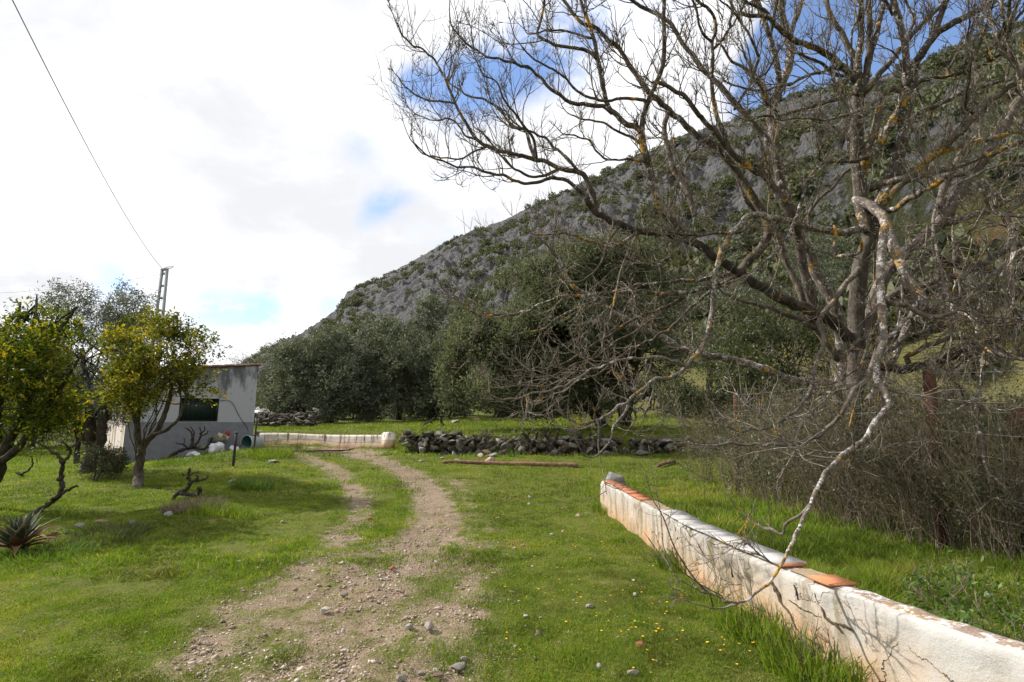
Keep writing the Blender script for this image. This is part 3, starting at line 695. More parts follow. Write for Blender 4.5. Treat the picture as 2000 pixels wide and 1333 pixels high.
        i_ = np.clip(np.searchsorted(-py, -q[:, 1]), 0, n-1); N_ = np.stack([nx[i_], ny[i_], 0*nx[i_]], 1); T_ = np.gradient(q, axis=0); S_ = np.cross(T_, N_); S_ /= np.linalg.norm(S_, axis=1, keepdims=True)+1e-9; c = q+N_*.024
        V = np.stack([c-S_*ww[:, None]*.5-N_*.03, c-S_*ww[:, None]*.5, c+S_*ww[:, None]*.5, c+S_*ww[:, None]*.5-N_*.03], 1).reshape(-1, 3); a_ = np.arange(len(q)-1)[:, None]*4+np.arange(3)[None, :]
        link('crack', MB().add(V, np.stack([a_, a_+4, a_+5, a_+1], -1).reshape(-1, 4)).mesh('crack', M['crackdirt'], off), root)
M['crackdirt'] = simple('earth_filled_crack', (.045, .034, .022), (.10, .078, .045), 20)
low_wall()

# ---------------------------------------------------------------- far low wall with an end pier
def far_wall():
    p0 = np.array([-13.1, 27.0]); p1 = np.array([-5.35, 23.55]); d = p1-p0; L = np.linalg.norm(d); u = d/L; nv = np.array([u[1], -u[0]])  # nv towards camera
    if nv[1] > 0: nv = -nv
    off = np.array([*(p0+p1)/2, .5])
    root = thing('retaining_wall', off, 'long low cream wall with dark vertical water streaks at the bend of the track', 'wall')
    n = int(L/.09); s = np.linspace(0, L-.62, n); m = 10; cols = []; uv = []
    X = p0[0]+u[0]*s; Y_ = p0[1]+u[1]*s; base = T0(X+nv[0]*.3, Y_+nv[1]*.3); top = np.full(n, 1.03)+.02*np.sin(s)-.05*s/L
    for k in range(m):
        f = k/(m-1); z = base-.2+(top-base+.2)*f
        bl = .03*(fbm(s*2, z*3, 4, 3)-.5)*2+.02*(f < .45)*(fbm(s*.7, 0, 2) > .3)
        cols.append(np.stack([X+nv[0]*bl, Y_+nv[1]*bl, z], 1)); uv.append(np.stack([s, z-base], 1))
    for dep, dz in ((.05, .012), (.28, .0), (.29, -.3)):
        cols.append(np.stack([X-nv[0]*dep, Y_-nv[1]*dep, top+dz], 1)); uv.append(np.stack([s, np.full(n, .8)], 1))
    q = len(cols); V = np.stack(cols, 1).reshape(-1, 3)-off; UV = np.stack(uv, 1).reshape(-1, 2)
    ii = np.arange(n-1)[:, None]*q+np.arange(q-1)[None, :]
    F = np.stack([ii, ii+q, ii+q+1, ii+1], -1).reshape(-1, 4)
    link('wall_body', mesh_from('wall_body', V, F, M['plaster2'], {'v': np.full(len(V), 1.0)}, UV, True), root)
    Vb, Fb = bevel_box(-.25, .25, -.12, .34, -.25, .64, .05)
    Vb[:, 0] *= 1+.0*Vb[:, 2]
    c = p1-u*.36; zb = float(T0(*c))+.1
    Vw = np.stack([c[0]+u[0]*Vb[:, 0]-nv[0]*Vb[:, 1], c[1]+u[1]*Vb[:, 0]-nv[1]*Vb[:, 1], zb+Vb[:, 2]], 1)
    link('end_pier', MB().add(Vw, Fb, 1.0, np.stack([Vb[:, 0]+3, Vb[:, 2]], 1)).mesh('end_pier', M['plaster2'], off), root)
M['plaster2'] = M['plaster'].copy(); M['plaster2'].name = 'streaked_cream_render'
def plaster2():
    m = M['plaster2']; t = NT(m.node_tree); u = t.n('ShaderNodeUVMap', uv_map='uv').outputs[0]; o = objc(t)
    sx = t.n('ShaderNodeSeparateXYZ'); t.set(sx.inputs[0], u); z_ = sx.outputs[1]
    mp = t.n('ShaderNodeMapping'); t.set(mp.inputs[0], u); mp.inputs['Scale'].default_value = (4.2, .55, 1)
    st = t.noise(mp.outputs[0], 1.0, 5, .65, .2); b = t.noise(u, 2.1, 5, .6, .3); f = t.noise(u, 16, 5, .7)
    c = t.mix(t.step(b, .35, .65), (.64, .57, .49), (.74, .68, .60))
    lo = t.math('ADD', t.math('SUBTRACT', .30, z_), t.math('MULTIPLY', t.math('SUBTRACT', b, .5), .5))
    c = t.mix(t.step(lo, -.05, .12), c, (.60, .43, .30))
    c = t.mix(t.math('MULTIPLY', t.step(t.math('ADD', lo, t.math('MULTIPLY', t.math('SUBTRACT', f, .5), .3)), .20, .34), .8), c, (.38, .21, .12))
    k = t.math('ADD', t.math('MULTIPLY', st, .85), t.math('MULTIPLY', f, .15))
    k = t.math('ADD', k, t.math('MULTIPLY', t.step(z_, .05, .5), .045))
    c = t.mix(t.math('MULTIPLY', t.step(k, .56, .64), .88), c, (.10, .078, .05))
    c = t.mix(t.math('MULTIPLY', t.step(t.math('ABSOLUTE', t.math('SUBTRACT', t.math('ADD', z_, t.math('MULTIPLY', b, .08)), .30)), .018, .006), .7), c, (.16, .12, .08))
    finish(t, c, .92, bump=t.math('ADD', f, b), bump_d=.02, bump_s=.7, spec=.1)
plaster2(); far_wall()

# ---------------------------------------------------------------- dry stone walls
def stone_wall(name, pts, H, label, seed, matk, size=(.16, .34), rows=None, step=.3, depth=.45, loose=.12):
    r = np.random.default_rng(seed); q = spline(np.array(pts), .05); seg = np.concatenate([[0], np.cumsum(np.linalg.norm(np.diff(q, axis=0), axis=1))])
    off = np.array([*q[len(q)//2], float(Z(*q[len(q)//2]))]); mb = MB(); z = -.08
    while True:
        row_h = r.uniform(*size)*.62; s = r.uniform(0, .2); hit = False
        while s < seg[-1]:
            w = r.uniform(*size); x = np.interp(s, seg, q[:, 0]); y = np.interp(s, seg, q[:, 1])
            hh = H*(.35+1.1*float(fbm(s*.45+seed, 0, 2, 3)))
            if z < hh:
                hit = True
                V, F = rockV(int(r.integers(1e6)), 3, 7, (w*.95, w*r.uniform(.7, 1.1), row_h*r.uniform(.75, 1.35)), .16); ta = r.normal(0, .35); V = np.stack([V[:, 0]*math.cos(ta)-V[:, 2]*math.sin(ta), V[:, 1], V[:, 0]*math.sin(ta)+V[:, 2]*math.cos(ta)], 1)
                g = float(Z(x, y-.35)) if y < 60 else float(Z(x, y))
                ox, oy = r.normal(0, loose*.35), r.normal(0, loose)+.18*max(z, 0)
                mb.add(V+np.array([x+ox, y+oy, g+z+row_h*.5]), F, r.uniform(0, 1))
                if r.random() < .6:
                    V, F = rockV(int(r.integers(1e6)), 1, 10, (w*.75, w*.75, row_h*.85), .1)
                    mb.add(V+np.array([x+ox, y+oy+depth*.7, g+z+row_h*.5]), F, r.uniform(0, 1))
            s += w*r.uniform(.95, 1.25)
        z += row_h*.95
        if not hit or z > 3: break
    root = thing(name, off, label, 'wall')
    mb.build('stonework', M[matk], root, off)
ywall = lambda x: float(np.interp(x, BX, BY))
stone_wall('dry_stone_wall', [(x, ywall(x)+.15) for x in np.linspace(-4.6, 9.3, 24)], .60, 'tumbledown dry stone wall of grey limestone along the terrace behind the fallen log', 5, 'rock_dark', (.11, .34), loose=.24)
stone_wall('dry_stone_wall', [(9.6, 33.2), (12, 33.6), (14.5, 33.4), (17.5, 33)], 1.25, 'grey tumbled stone terrace wall higher up the slope under the bare branches', 8, 'rock_dark', (.14, .38), loose=.8)
stone_wall('dry_stone_wall', [(-18.8, 36.5), (-16.5, 35), (-14.4, 33.6), (-12.6, 33.2)], 1.0, 'rough heaped stone wall just past the white shed corner', 9, 'rock_dark', (.13, .32), loose=.6)
stone_wall('dry_stone_wall', [(-14.0, 28.2), (-13.25, 27.4)], .75, 'short stub of loose stones between shed and streaked wall', 12, 'rock_dark', (.14, .26))

# ---------------------------------------------------------------- white shed
def shed():
    P0 = np.array([-14.9, 20.0]); d = np.array([3.2, 3.5]); L = float(np.linalg.norm(d)); u = d/L
    ang = math.atan2(u[1], u[0]); D = 5.2
    root = thing('shed', (P0[0], P0[1], 0), 'small white shed with grey plinth, mouldy whitewash and a dark green window', 'shed', rotz=ang)
    # local: x along the front, y into the building, z up; front plane y=0
    zl, zr = 3.60, 4.17; zt = lambda x: zl+(zr-zl)*x/L
    def local(px, py):
        rv = ray(px, py); o = np.array([0, 0, CAMZ]); nrm_ = np.array([u[1], -u[0], 0]); s = np.dot(np.array([*P0, 0])-o, nrm_)/np.dot(rv, nrm_)
        w_ = o+s*rv; return float(np.dot(w_[:2]-P0, u)), float(w_[2])
    wx0, wz1 = local(352, 777); wx1, wz0 = local(425, 825); wz0 = max(wz0, 1.62)
    # front wall with the window opening
    def panel(x0, x1, z0, z1a, z1b, nx_=14, nz_=10):
        xs = np.linspace(x0, x1, nx_); fs = np.linspace(0, 1, nz_); V = []
        for x in xs:
            top = z1a+(z1b-z1a)*(x-x0)/(x1-x0)
            for f in fs:
                z = z0+(top-z0)*f; V.append([x, -.012*(float(fbm(x*1.5, z*1.5, 3, 3))-.5), z])
        ii = np.arange(nx_-1)[:, None]*nz_+np.arange(nz_-1)[None, :]
        return np.array(V), np.stack([ii, ii+nz_, ii+nz_+1, ii+1], -1).reshape(-1, 4)
    zb = 1.6
    mb = MB()
    for a in ((0, wx0, zb, zt(0), zt(wx0)), (wx1, L, zb, zt(wx1), zt(L)), (wx0, wx1, wz1, zt(wx0), zt(wx1)), (wx0, wx1, zb, wz0, wz0)):
        mb.add(*panel(*a))
    for (xa, xb, za, zb_) in ((wx0, wx0, wz0, wz1), (wx1, wx1, wz0, wz1)):
        mb.add([[xa, 0, za], [xa, .22, za], [xa, .22, zb_], [xa, 0, zb_]], [[0, 1, 2, 3]])
    mb.add([[wx0, 0, wz0], [wx1, 0, wz0], [wx1, .22, wz0], [wx0, .22, wz0]], [[0, 1, 2, 3]])
    mb.add([[wx0, 0, wz1], [wx0, .22, wz1], [wx1, .22, wz1], [wx1, 0, wz1]], [[0, 1, 2, 3]])
    # right-hand and rear walls
    mb.add([[L, 0, -.6], [L, D, -.6], [L, D, zr], [L, 0, zr]], [[0, 1, 2, 3]])
    mb.add([[0, D, -.6], [0, D, zl], [L, D, zr], [L, D, -.6]], [[0, 1, 2, 3]])
    mb.build('wall', M['house'], root)
    pb = MB(); V, F = panel(0, L, -.6, zb, zb, 16, 8); V[:, 1] -= .006; pb.add(V, F); pb.build('plinth', M['dado'], root)
    sb = MB(); V, F = panel(0, D, -.6, zl, zl, 16, 12)
    sb.add(np.stack([V[:, 1], D-V[:, 0], V[:, 2]], 1), F); tag(sb.build('side_wall', M['side'], root), 'rust streaked side wall')
    # buttress-like low lean-to step beside it
    win = MB(); win.add(boxV(wx0+.05, wx1-.05, .10, .13, wz0+.05, wz1-.05), BOXF)
    for k in range(9):
        x = wx0+.07+(wx1-wx0-.14)*k/8.; win.add(boxV(x-.02, x+.02, .085, .10, wz0+.06, wz1-.06), BOXF)
    fr = MB()
    for b in ((wx0, wx1, .07, .14, wz0, wz0+.06), (wx0, wx1, .07, .14, wz1-.06, wz1), (wx0, wx0+.06, .068, .142, wz0+.06, wz1-.06), (wx1-.06, wx1, .068, .142, wz0+.06, wz1-.06), ((wx0+wx1)/2-.03, (wx0+wx1)/2+.03, .066, .144, wz0+.06, wz1-.06)):
        fr.add(boxV(*b), BOXF)
    wo_ = win.build('window', M['shutter'], root); fr.build('frame', M['shutter'], wo_)
    # mono-pitch roof of barrel tiles
    rb = MB(); r = random.Random(5)
    slope = math.atan2(zr-zl, L)
    n_rows = 24
    for k in range(n_rows):                     # tile courses run along the slope, seen end on at the verge
        y0 = -.10+(D+.25)*k/n_rows; y1 = y0+(D+.25)/n_rows
        for j in range(10):
            xa = -.18+(L+.30)*j/10.; xb = xa+(L+.30)/10.+.05
            th_ = np.linspace(0, math.pi, 7); yc = (y0+y1)/2; w2 = (y1-y0)/2*1.02
            za = zt(xa)+.05+r.uniform(-.012, .012); zb2 = zt(xb)+.03
            ya = [yc-w2*math.cos(t) for t in th_]; hh = [.075*math.sin(t) for t in th_]
            V = [[xa, ya[i], za+hh[i]] for i in range(7)]+[[xb, ya[i]*.98+yc*.02, zb2+hh[i]*.85] for i in range(7)]
            rb.add(V, [[i, i+1, i+8, i+7] for i in range(6)], r.random())
    rb.add(boxV(-.16, L+.10, -.06, D+.1, 0, .05)+np.array([[0, 0, 0]]*8)*1.0+np.array([[0, 0, zt(v)] for v in boxV(-.16, L+.10, -.06, D+.1, 0, .05)[:, 0]]), BOXF)
    rb.build('roof', M['rooftile'], root)
    # cable looping down the wall
    pts = [local(428, 783), local(445, 782), local(455, 790), local(462, 803), local(470, 818), local(481, 833), local(484, 842)]
    cb = MB(); add_tube(cb, spline([(x, -.03, z) for x, z in pts], .06), .011, None, 5); cb.build('cable', M['darkiron'], root)
    return P0, u, ang, local
SH = shed()

# ---------------------------------------------------------------- pylon and wires
def pylon():
    b = P(312, 640, 35); gx, gy = b[0]-.1, b[1]; top = P(320, 520, 35)[2]; g = float(Z(gx, gy))
    H = top-g; root = thing('utility_pole', (gx, gy, g), 'tall grey concrete ladder pole behind the yellowing tree', 'pole')
    mb = MB()
    lean = .012
    for sx in (-1, 1):
        V = boxV(-.07, .07, -.07, .07, 0, 1); V = np.array([[v[0]+sx*(.36*(1-v[2])+.17*v[2]), v[1], v[2]*H] for v in V]); mb.add(V, BOXF)
    n = 13
    for k in range(n):
        f = (k+.6)/n; w_ = .36*(1-f)+.17*f; mb.add(boxV(-w_+.068, w_-.068, -.05, .05, f*H-.07, f*H+.07), BOXF)
    mb.add(boxV(-.235, .235, -.075, .075, H-.12, H+.02), BOXF); mb.build('shaft', M['concrete'], root)
    cr = MB(); add_tube(cr, [(-.05, 0, H+.05), (.25, -.02, H+.13), (.62, 0, H+.16), (.4, 0, H+.03), (.1, 0, H+.02)], .022, None, 5); cr.build('bracket', M['darkiron'], root)
    T = np.array([gx, gy, g+H])
    def wire(label, a, b_, sag, r, n=60):
        a, b_ = np.array(a), np.array(b_); t = np.linspace(0, 1, n)[:, None]; p = a+(b_-a)*t; p[:, 2] -= (4*sag*t*(1-t))[:, 0]
        mb = MB(); c = p[0]; add_tube(mb, p, r, None, 5); o = mb.build('overhead_wire', M['wire'], None, c); o.location = c; tag(o, label, 'wire')
    wire('thick overhead cable climbing steeply from the pole top across the sky', T+np.array([-.15, 0, 0]), P(-60, -170, 8.5), .55, .011)
    wire('slack service cable dropping from the pole to the shed roof', T+np.array([.2, 0, -1.0]), np.array([-12.2, 24.2, 4.5]), .5, .008)
    wire('thin wire running off the pole over the silvery olive tree', T+np.array([-.2, 0, -.4]), P(-300, 560, 45), 1.0, .012)
    return T
PYT = pylon()

# ---------------------------------------------------------------- rubbish by the shed wall
def lump(seed, sq, sub=3, rough=.5, pl=9):
    r = np.random.default_rng(seed); V, F = ICO[sub]
    rr = 1+rough*(fbm(V[:, 0]*1.6+seed, V[:, 1]*1.6, V[:, 2]*1.6, 2)-.5)*2+.35*rough*(np.abs(fbm(V[:, 0]*5+seed, V[:, 1]*5, V[:, 2]*5, 2)-.5)*4-.5)
    X = V*rr[:, None]*np.array(sq); X[:, 2] = np.maximum(X[:, 2], -.35*sq[2]); return X, F
def along(px, d_out):
    """point at the foot of the shed front, d_out metres out from it"""
    P0, u, ang, local = SH; x, _ = local(px, 850); q = P0+u*x+np.array([u[1], -u[0]])*d_out; return onZ(*q)
def bag(px, out, sq, seed, matk, name, label, cat, dz=0):
    c = along(px, out); V, F = lump(seed, sq); o = MB().add(V, F).build(name, M[matk], None, None, True); o.location = (c[0], c[1], c[2]+.35*sq[2]-.02+dz); tag(o, label, cat)
bag(418, .35, (.38, .34, .36), 11, 'plastic_w', 'plastic_bag', 'bulging white plastic rubbish bag leaning against the shed plinth', 'bag')
bag(378, .30, (.30, .2, .16), 12, 'plastic_w', 'plastic_bag', 'flattened pale plastic bag on the grass below the dead bush', 'bag')
bag(448, .75, (.20, .2, .22), 13, 'plastic_w', 'plastic_bag', 'small white plastic bag in front of the tipped bucket', 'bag')
bag(396, .22, (.27, .25, .40), 14, 'olive_plastic', 'sack', 'drab green sack slumped behind the white rubbish bag', 'sack')
bag(424, .16, (.34, .2, .26), 15, 'olive_plastic', 'cloth_bundle', 'bundle of grey green cloth heaped on top of the rubbish', 'cloth', .50)
bag(462, .70, (.22, .22, .24), 16, 'black_plastic', 'plastic_bag', 'crumpled black plastic bag at the mouth of the bucket', 'bag')
def bucket():
    c = along(486, .55); root = thing('plastic_bucket', (c[0], c[1], c[2]+.33), 'faded green plastic tub lying on its side by the shed corner', 'bucket', rotz=SH[2]+math.radians(200))
    def lathe(prof, k=40):
        th = np.linspace(0, 2*math.pi, k, endpoint=False); V = np.concatenate([np.stack([np.full(k, x), r_*np.cos(th), r_*np.sin(th)], 1) for x, r_ in prof]); n = len(prof)
        i = np.arange(n-1)[:, None]*k; j = np.arange(k)[None, :]; j2 = (j+1) % k
        return V, np.stack([i+j, i+k+j, i+k+j2, i+j2], -1).reshape(-1, 4)
    t_ = math.radians(12)
    mb = MB().add(*lathe([(-.38, .001), (-.38, .24), (.32, .315), (.32, .34), (.35, .345), (.36, .335), (.355, .318)])); mb.build('shell', M['drum_out'], root, None, True)
    mb = MB().add(*lathe([(.354, .316), (.30, .306), (-.35, .23), (-.355, .001)])); mb.build('lining', M['plastic_g'], root, None, True)
bucket()
c = along(432, .28); V, F = bevel_box(-.24, .24, -.012, .012, -.12, .12, .004)
o = MB().add(V, F).build('cardboard_sheet', M['cardboard']); o.location = (c[0], c[1], c[2]+.68); o.rotation_euler = (-.5, .35, SH[2]); tag(o, 'torn tan cardboard sheet leaning on the rubbish bags', 'cardboard')
c = along(441, .2); V, F = bevel_box(-.07, .07, -.05, .05, -.13, .13, .02)
o = MB().add(V, F).build('canister', M['red']); o.location = (c[0], c[1], c[2]+.78); o.rotation_euler = (.2, .15, SH[2]); tag(o, 'small red plastic canister atop the rubbish heap', 'canister')
# iron stake and thin pole
def stake(px, pyb, pyt, r, matk, label, tilt=0):
    g = G(px, pyb); rv = ray(px, pyt); s = np.hypot(g[0], g[1])/np.hypot(rv[0], rv[1]); zt_ = CAMZ+s*rv[2]; h = zt_-g[2]
    mb = MB(); add_tube(mb, [(0, 0, -.2), (tilt*.3, 0, h*.35), (tilt*.6, 0, h*.7), (tilt, 0, h)], r, r*.95, 8, .05)
    add_tube(mb, [(tilt-.01, 0, h-.012), (tilt, 0, h+.02)], r*1.35, r*1.2, 8)
    o = mb.build('stake', M[matk]); o.location = g; tag(o, label, 'stake')
stake(455, 914, 846, .042, 'darkiron', 'dark iron stake standing in the grass before the rubbish heap', .02)
stake(496, 884, 816, .03, 'darkiron', 'thin dark stake beside the shed corner', .01)

# ---------------------------------------------------------------- fallen log
def log():
    a, b = G(866, 906), G(1130, 914); a[2] += .07; b[2] += .07; n = 60
    p = a+(b-a)*np.linspace(0, 1, n)[:, None]; p[:, 2] = Z(p[:, 0], p[:, 1])+.055; p[:, 2] = np.convolve(np.pad(p[:, 2], 6, mode='edge'), np.ones(13)/13, 'valid')
    p[:, 1] += .04*np.sin(np.linspace(0, 7, n)); mb = MB(); c = p[n//2].copy(); add_tube(mb, p, .055, .085, 12, .07); o = mb.build('log', M['wood'], None, c, False); o.location = c
    tag(o, 'long peeled brown log lying across the grass before the stone wall', 'log')
    a, b = G(1285, 914), G(1318, 906); a[2] += .06; b[2] += .08; mb = MB(); add_tube(mb, spline([a, (a+b)/2+np.array([0, 0, .02]), b], .1), .05, .06, 8, .1); o = mb.build('log', M['wood'], None, a); o.location = a; tag(o, 'short broken pale log lying in shade near the thicket', 'log')
log()

# ---------------------------------------------------------------- wire fence by the thicket
def fence():
    posts = [(P(1830, 1000, 6.0), P(1812, 722, 6.0), .058), (P(1437, 940, 11.6), P(1436, 768, 11.6), .05)]
    f0 = posts[0][0]; root = thing('wire_fence', (f0[0], f0[1], float(Z(f0[0], f0[1]))), 'sagging wire fence on rusty red posts among the dry thicket', 'fence'); off = np.array(root.location)
    xs = []
    for b, t, r in posts:
        b = b.copy(); b[2] = float(Z(b[0], b[1]))-.2; mb = MB()
        V = boxV(-.5, .5, -.5, .5, 0, 1); V = np.array([[*(b[:2]+(t-b)[:2]*v[2]+v[:2]*r*1.3), b[2]+(t[2]-b[2])*v[2]] for v in V]); mb.add(V, BOXF)
        fl = boxV(-.62, .62, -.62, -.5, 0, 1); V = np.array([[*(b[:2]+(t-b)[:2]*v[2]+v[:2]*r*1.3), b[2]+(t[2]-b[2])*v[2]*.995] for v in fl]); mb.add(V, BOXF)
        mb.build('post', M['rust'], root, off); xs.append((b, t))
    for yy in (2.6,):
        b = np.array([4.95 if yy < 5 else 5.4, yy, 0.]); b[2] = float(Z(b[0], b[1]))-.2; t = b+np.array([.02, 0, 2.1]); mb = MB()
        V = boxV(-.5, .5, -.5, .5, 0, 1); mb.add(np.array([[*(b[:2]+(t-b)[:2]*v[2]+v[:2]*.075), b[2]+(t[2]-b[2])*v[2]] for v in V]), BOXF); mb.build('post', M['rust'], root, off); xs.append((b, t))
    xs = sorted(xs, key=lambda q: q[0][1]); mb = MB(); r = random.Random(2)
    for (b0, t0), (b1, t1) in zip(xs[:-1], xs[1:]):
        for k in range(10):
            f = .12+.86*k/9; n = 24; t = np.linspace(0, 1, n)[:, None]
            p = (b0+(t0-b0)*f)+((b1+(t1-b1)*f)-(b0+(t0-b0)*f))*t; p[:, 2] -= .05*4*(t*(1-t))[:, 0]*r.uniform(.3, 1.2); p[:, 0] += .025*np.sin(t[:, 0]*r.uniform(6, 12)+r.random()*6)-.05
            add_tube(mb, p, .0022, None, 3)
        m_ = int(np.linalg.norm(b1-b0)/.3)
        for k in range(1, m_):
            g = k/m_; a = b0+(b1-b0)*g; c = t0+(t1-t0)*g; add_tube(mb, [a+(c-a)*f+np.array([-.05, r.uniform(-.02, .02), -.05]) for f in np.linspace(.12, .98, 6)], .0018, None, 3)
    tag(mb.build('wire_mesh', M['fence_wire'], root, off))
fence()

# ---------------------------------------------------------------- foliage
def leaves(C, size, aspect=.4, up=.3, r=None, hang=0.0, outc=None):
    """leaf quads at points C (n,3): diamonds of length size"""
    r = r or RNG; n = len(C); d = r.normal(size=(n, 3)); d[:, 2] += up-hang
    if outc is not None: d += 1.0*outc
    d /= np.linalg.norm(d, axis=1, keepdims=True)+1e-9
    q = r.normal(size=(n, 3)); s = np.cross(d, q); s /= np.linalg.norm(s, axis=1, keepdims=True)+1e-9
    L = (size*r.uniform(.6, 1.35, n))[:, None]; nn = np.cross(d, s)
    w_ = L*aspect*.5; fold = nn*w_*.35
    V = np.stack([C, C+d*L*.5+s*w_+fold, C+d*L, C+d*L*.5-s*w_+fold], 1).reshape(-1, 3)
    return V, np.arange(4*n).reshape(n, 4)
def lobed_points(lobes, n_cl, n_leaf, spread, seed, flat=.8, hole=.42, nsc=.9, shoot=1.6):
    """cluster centres inside the union of ellipsoids, mostly near their skins; leaves gathered round them"""
    r = np.random.default_rng(seed); wts = np.array([l[1][0]*l[1][1]+l[1][1]*l[1][2]+l[1][0]*l[1][2] for l in lobes]); wts = wts/wts.sum(); C = []
    while len(C) < n_cl:
        l = lobes[r.choice(len(lobes), p=wts)]; d = r.normal(size=3); d /= np.linalg.norm(d); rad = r.uniform(.12, 1)**.42
        c = np.array(l[0])+d*rad*np.array(l[1])
        if float(vnoise(c[0]*nsc+seed, c[1]*nsc, c[2]*nsc)) < hole: continue
        C.append(np.concatenate([c, d*rad]))
    C = np.array(C); k = r.poisson(n_leaf, n_cl)+2; idx = np.repeat(np.arange(n_cl), k); sp = spread*r.uniform(.5, 1.3, n_cl)
    o = r.normal(size=(len(idx), 3)); o *= (r.uniform(0, 1, len(idx))**.4/np.linalg.norm(o, axis=1))[:, None]; o[:, 2] *= flat
    sd = r.normal(size=(n_cl, 7, 3))+C[:, None, 3:]*1.1; sd[..., 2] += .35; sd /= np.linalg.norm(sd, axis=2, keepdims=True); sdl = sd[idx, r.integers(0, 7, len(idx))]; tt = r.uniform(0, 1, len(idx))**.8*shoot
    pts = C[idx, :3]+o*sp[idx][:, None]*.62+sdl*(tt*sp[idx])[:, None]
    v = np.clip(r.uniform(.1, .8, n_cl)[idx]+r.normal(0, .17, len(idx)), 0, 1)
    return C, pts, v, C[idx, 3:]
def limb_skeleton(starts, ends, r0, r1, seed, wob=.12, n=9, k=5, sag=.0):
    r = np.random.default_rng(seed); s = np.asarray(starts); e = np.asarray(ends); t = np.linspace(0, 1, n)[None, :, None]
    mid = (s+e)/2+r.normal(0, wob, s.shape)*np.linalg.norm(e-s, axis=1, keepdims=True); mid[:, 2] += sag*np.linalg.norm(e-s, axis=1)
    p = (1-t)**2*s[:, None]+2*t*(1-t)*mid[:, None]+t**2*e[:, None]; p[:, 1:-1] += r.normal(0, .012, p[:, 1:-1].shape)*np.linalg.norm(e-s, axis=1)[:, None, None]
    rad = r0+(r1-r0)*np.linspace(0, 1, n)[None, :]**.7*np.ones((len(s), 1)); return tubes(p, rad, k), p
def leafy_tree(name, base, label, cat, lobes, n_cl, n_leaf, spread, leaf, aspect, matk, barkk, trunks, seed, group=None, flat=.8, n_limb=26, hole=.42, hang=0, limb_r=.045, nsc=.9, outw=.5, ntw=3, wobble=.12, shoot=1.6):
    """trunks: list of (list of world points, r0, r1)"""
    base = np.array(base, float); root = thing(name, base, label, cat, group); r = np.random.default_rng(seed+5)
    mb = MB(); tops = []
    for pts, r0, r1 in trunks:
        q = spline(pts, .12); q[1:-1] += r.normal(0, r0*.10, q[1:-1].shape); add_tube(mb, q, r0, r1, 9, .07); tops.append(q)
    mb.build('trunk', M[barkk], root, base, True)
    C, pts, v, od = lobed_points(lobes, n_cl, n_leaf, spread, seed, flat, hole, nsc, shoot)
    sel = r.choice(len(C), min(n_limb, len(C)), replace=False); S = []
    for c in C[sel, :3]:
        q = tops[r.integers(len(tops))]; j = int(len(q)*r.uniform(.45, 1))-1; S.append(q[max(j, 0)])
    lb = MB(); (V, F), p = limb_skeleton(S, C[sel, :3], limb_r, limb_r*.22, seed+1, wobble); lb.add(V, F)
    # smaller boughs from the limbs to near clusters
    flatp = p[:, 3:].reshape(-1, 3); near = r.choice(len(C), min(len(C), n_limb*ntw), replace=False); S2 = []
    for c in C[near, :3]:
        dd = ((flatp-c)**2).sum(1); S2.append(flatp[np.argmin(dd)])
    (V, F), _ = limb_skeleton(S2, C[near, :3], limb_r*.3, limb_r*.1, seed+2, .14, 7, 4); lb.add(V, F)
    lb.build('limbs', M[barkk], root, base, True)
    V, F = leaves(pts, leaf, aspect, .2, r, hang, od*outw)
    link('crown', mesh_from('crown', V-base, F, M[matk], {'v': np.repeat(v, 4)}), root)
    return root
def lobe(px, py, d, rx, rz, ry=None):
    """lobe whose centre stands d metres ahead and which looks rx x rz photo px in half size"""
    return (P(px, py, d), (rx*d/1000, (ry or rx)*d/1000, rz*d/1000))
def gb(px, d, y0=None):
    q = P(px, 800, d); return onZ(q[0], q[1])

# yellowing citrus by the shed
b = G(268, 955); D = b[1]
tr = lambda L_, d=D: [P(x, y, d) for x, y in L_]
tp = P(283, 868, D)
def ground_first(b, L_): return [b-np.array([0, 0, .12])]+L_
leafy_tree('citrus_tree', b, 'small yellowing citrus tree with a forked grey trunk beside the white shed', 'tree',
    [lobe(255, 690, D, 42, 50), lobe(310, 670, D, 60, 52), lobe(375, 690, D, 52, 50), lobe(330, 735, D+.2, 62, 42), lobe(265, 765, D-.3, 45, 38), lobe(300, 715, D-.5, 60, 60), lobe(392, 735, D, 36, 42), lobe(345, 648, D, 28, 30), lobe(300, 640, D+.2, 30, 26), lobe(240, 660, D, 26, 26), lobe(280, 795, D-.4, 36, 24), lobe(235, 735, D-.2, 20, 36), lobe(395, 690, D+.1, 22, 44), lobe(320, 640, D+.3, 52, 20)],
    430, 32, .12, .085, .42, 'citrus_y', 'bark_mid',
    [(ground_first(b, tr([(270, 930), (273, 900), (277, 878), (284, 862)])), .125, .085), (tr([(277, 880), (270, 855), (268, 830), (272, 800), (280, 760), (285, 720)]), .075, .03),
     (tr([(282, 866), (297, 852), (312, 832), (325, 800), (335, 760), (330, 710)]), .075, .03), (tr([(300, 849), (322, 842), (340, 828), (352, 812), (362, 780), (368, 740)], D-.1), .045, .018), (tr([(270, 838), (255, 800), (248, 760), (250, 700)], D-.1), .045, .018)],
    21, n_limb=34, hole=.47, nsc=1.9, limb_r=.022, outw=.7, shoot=2.7)
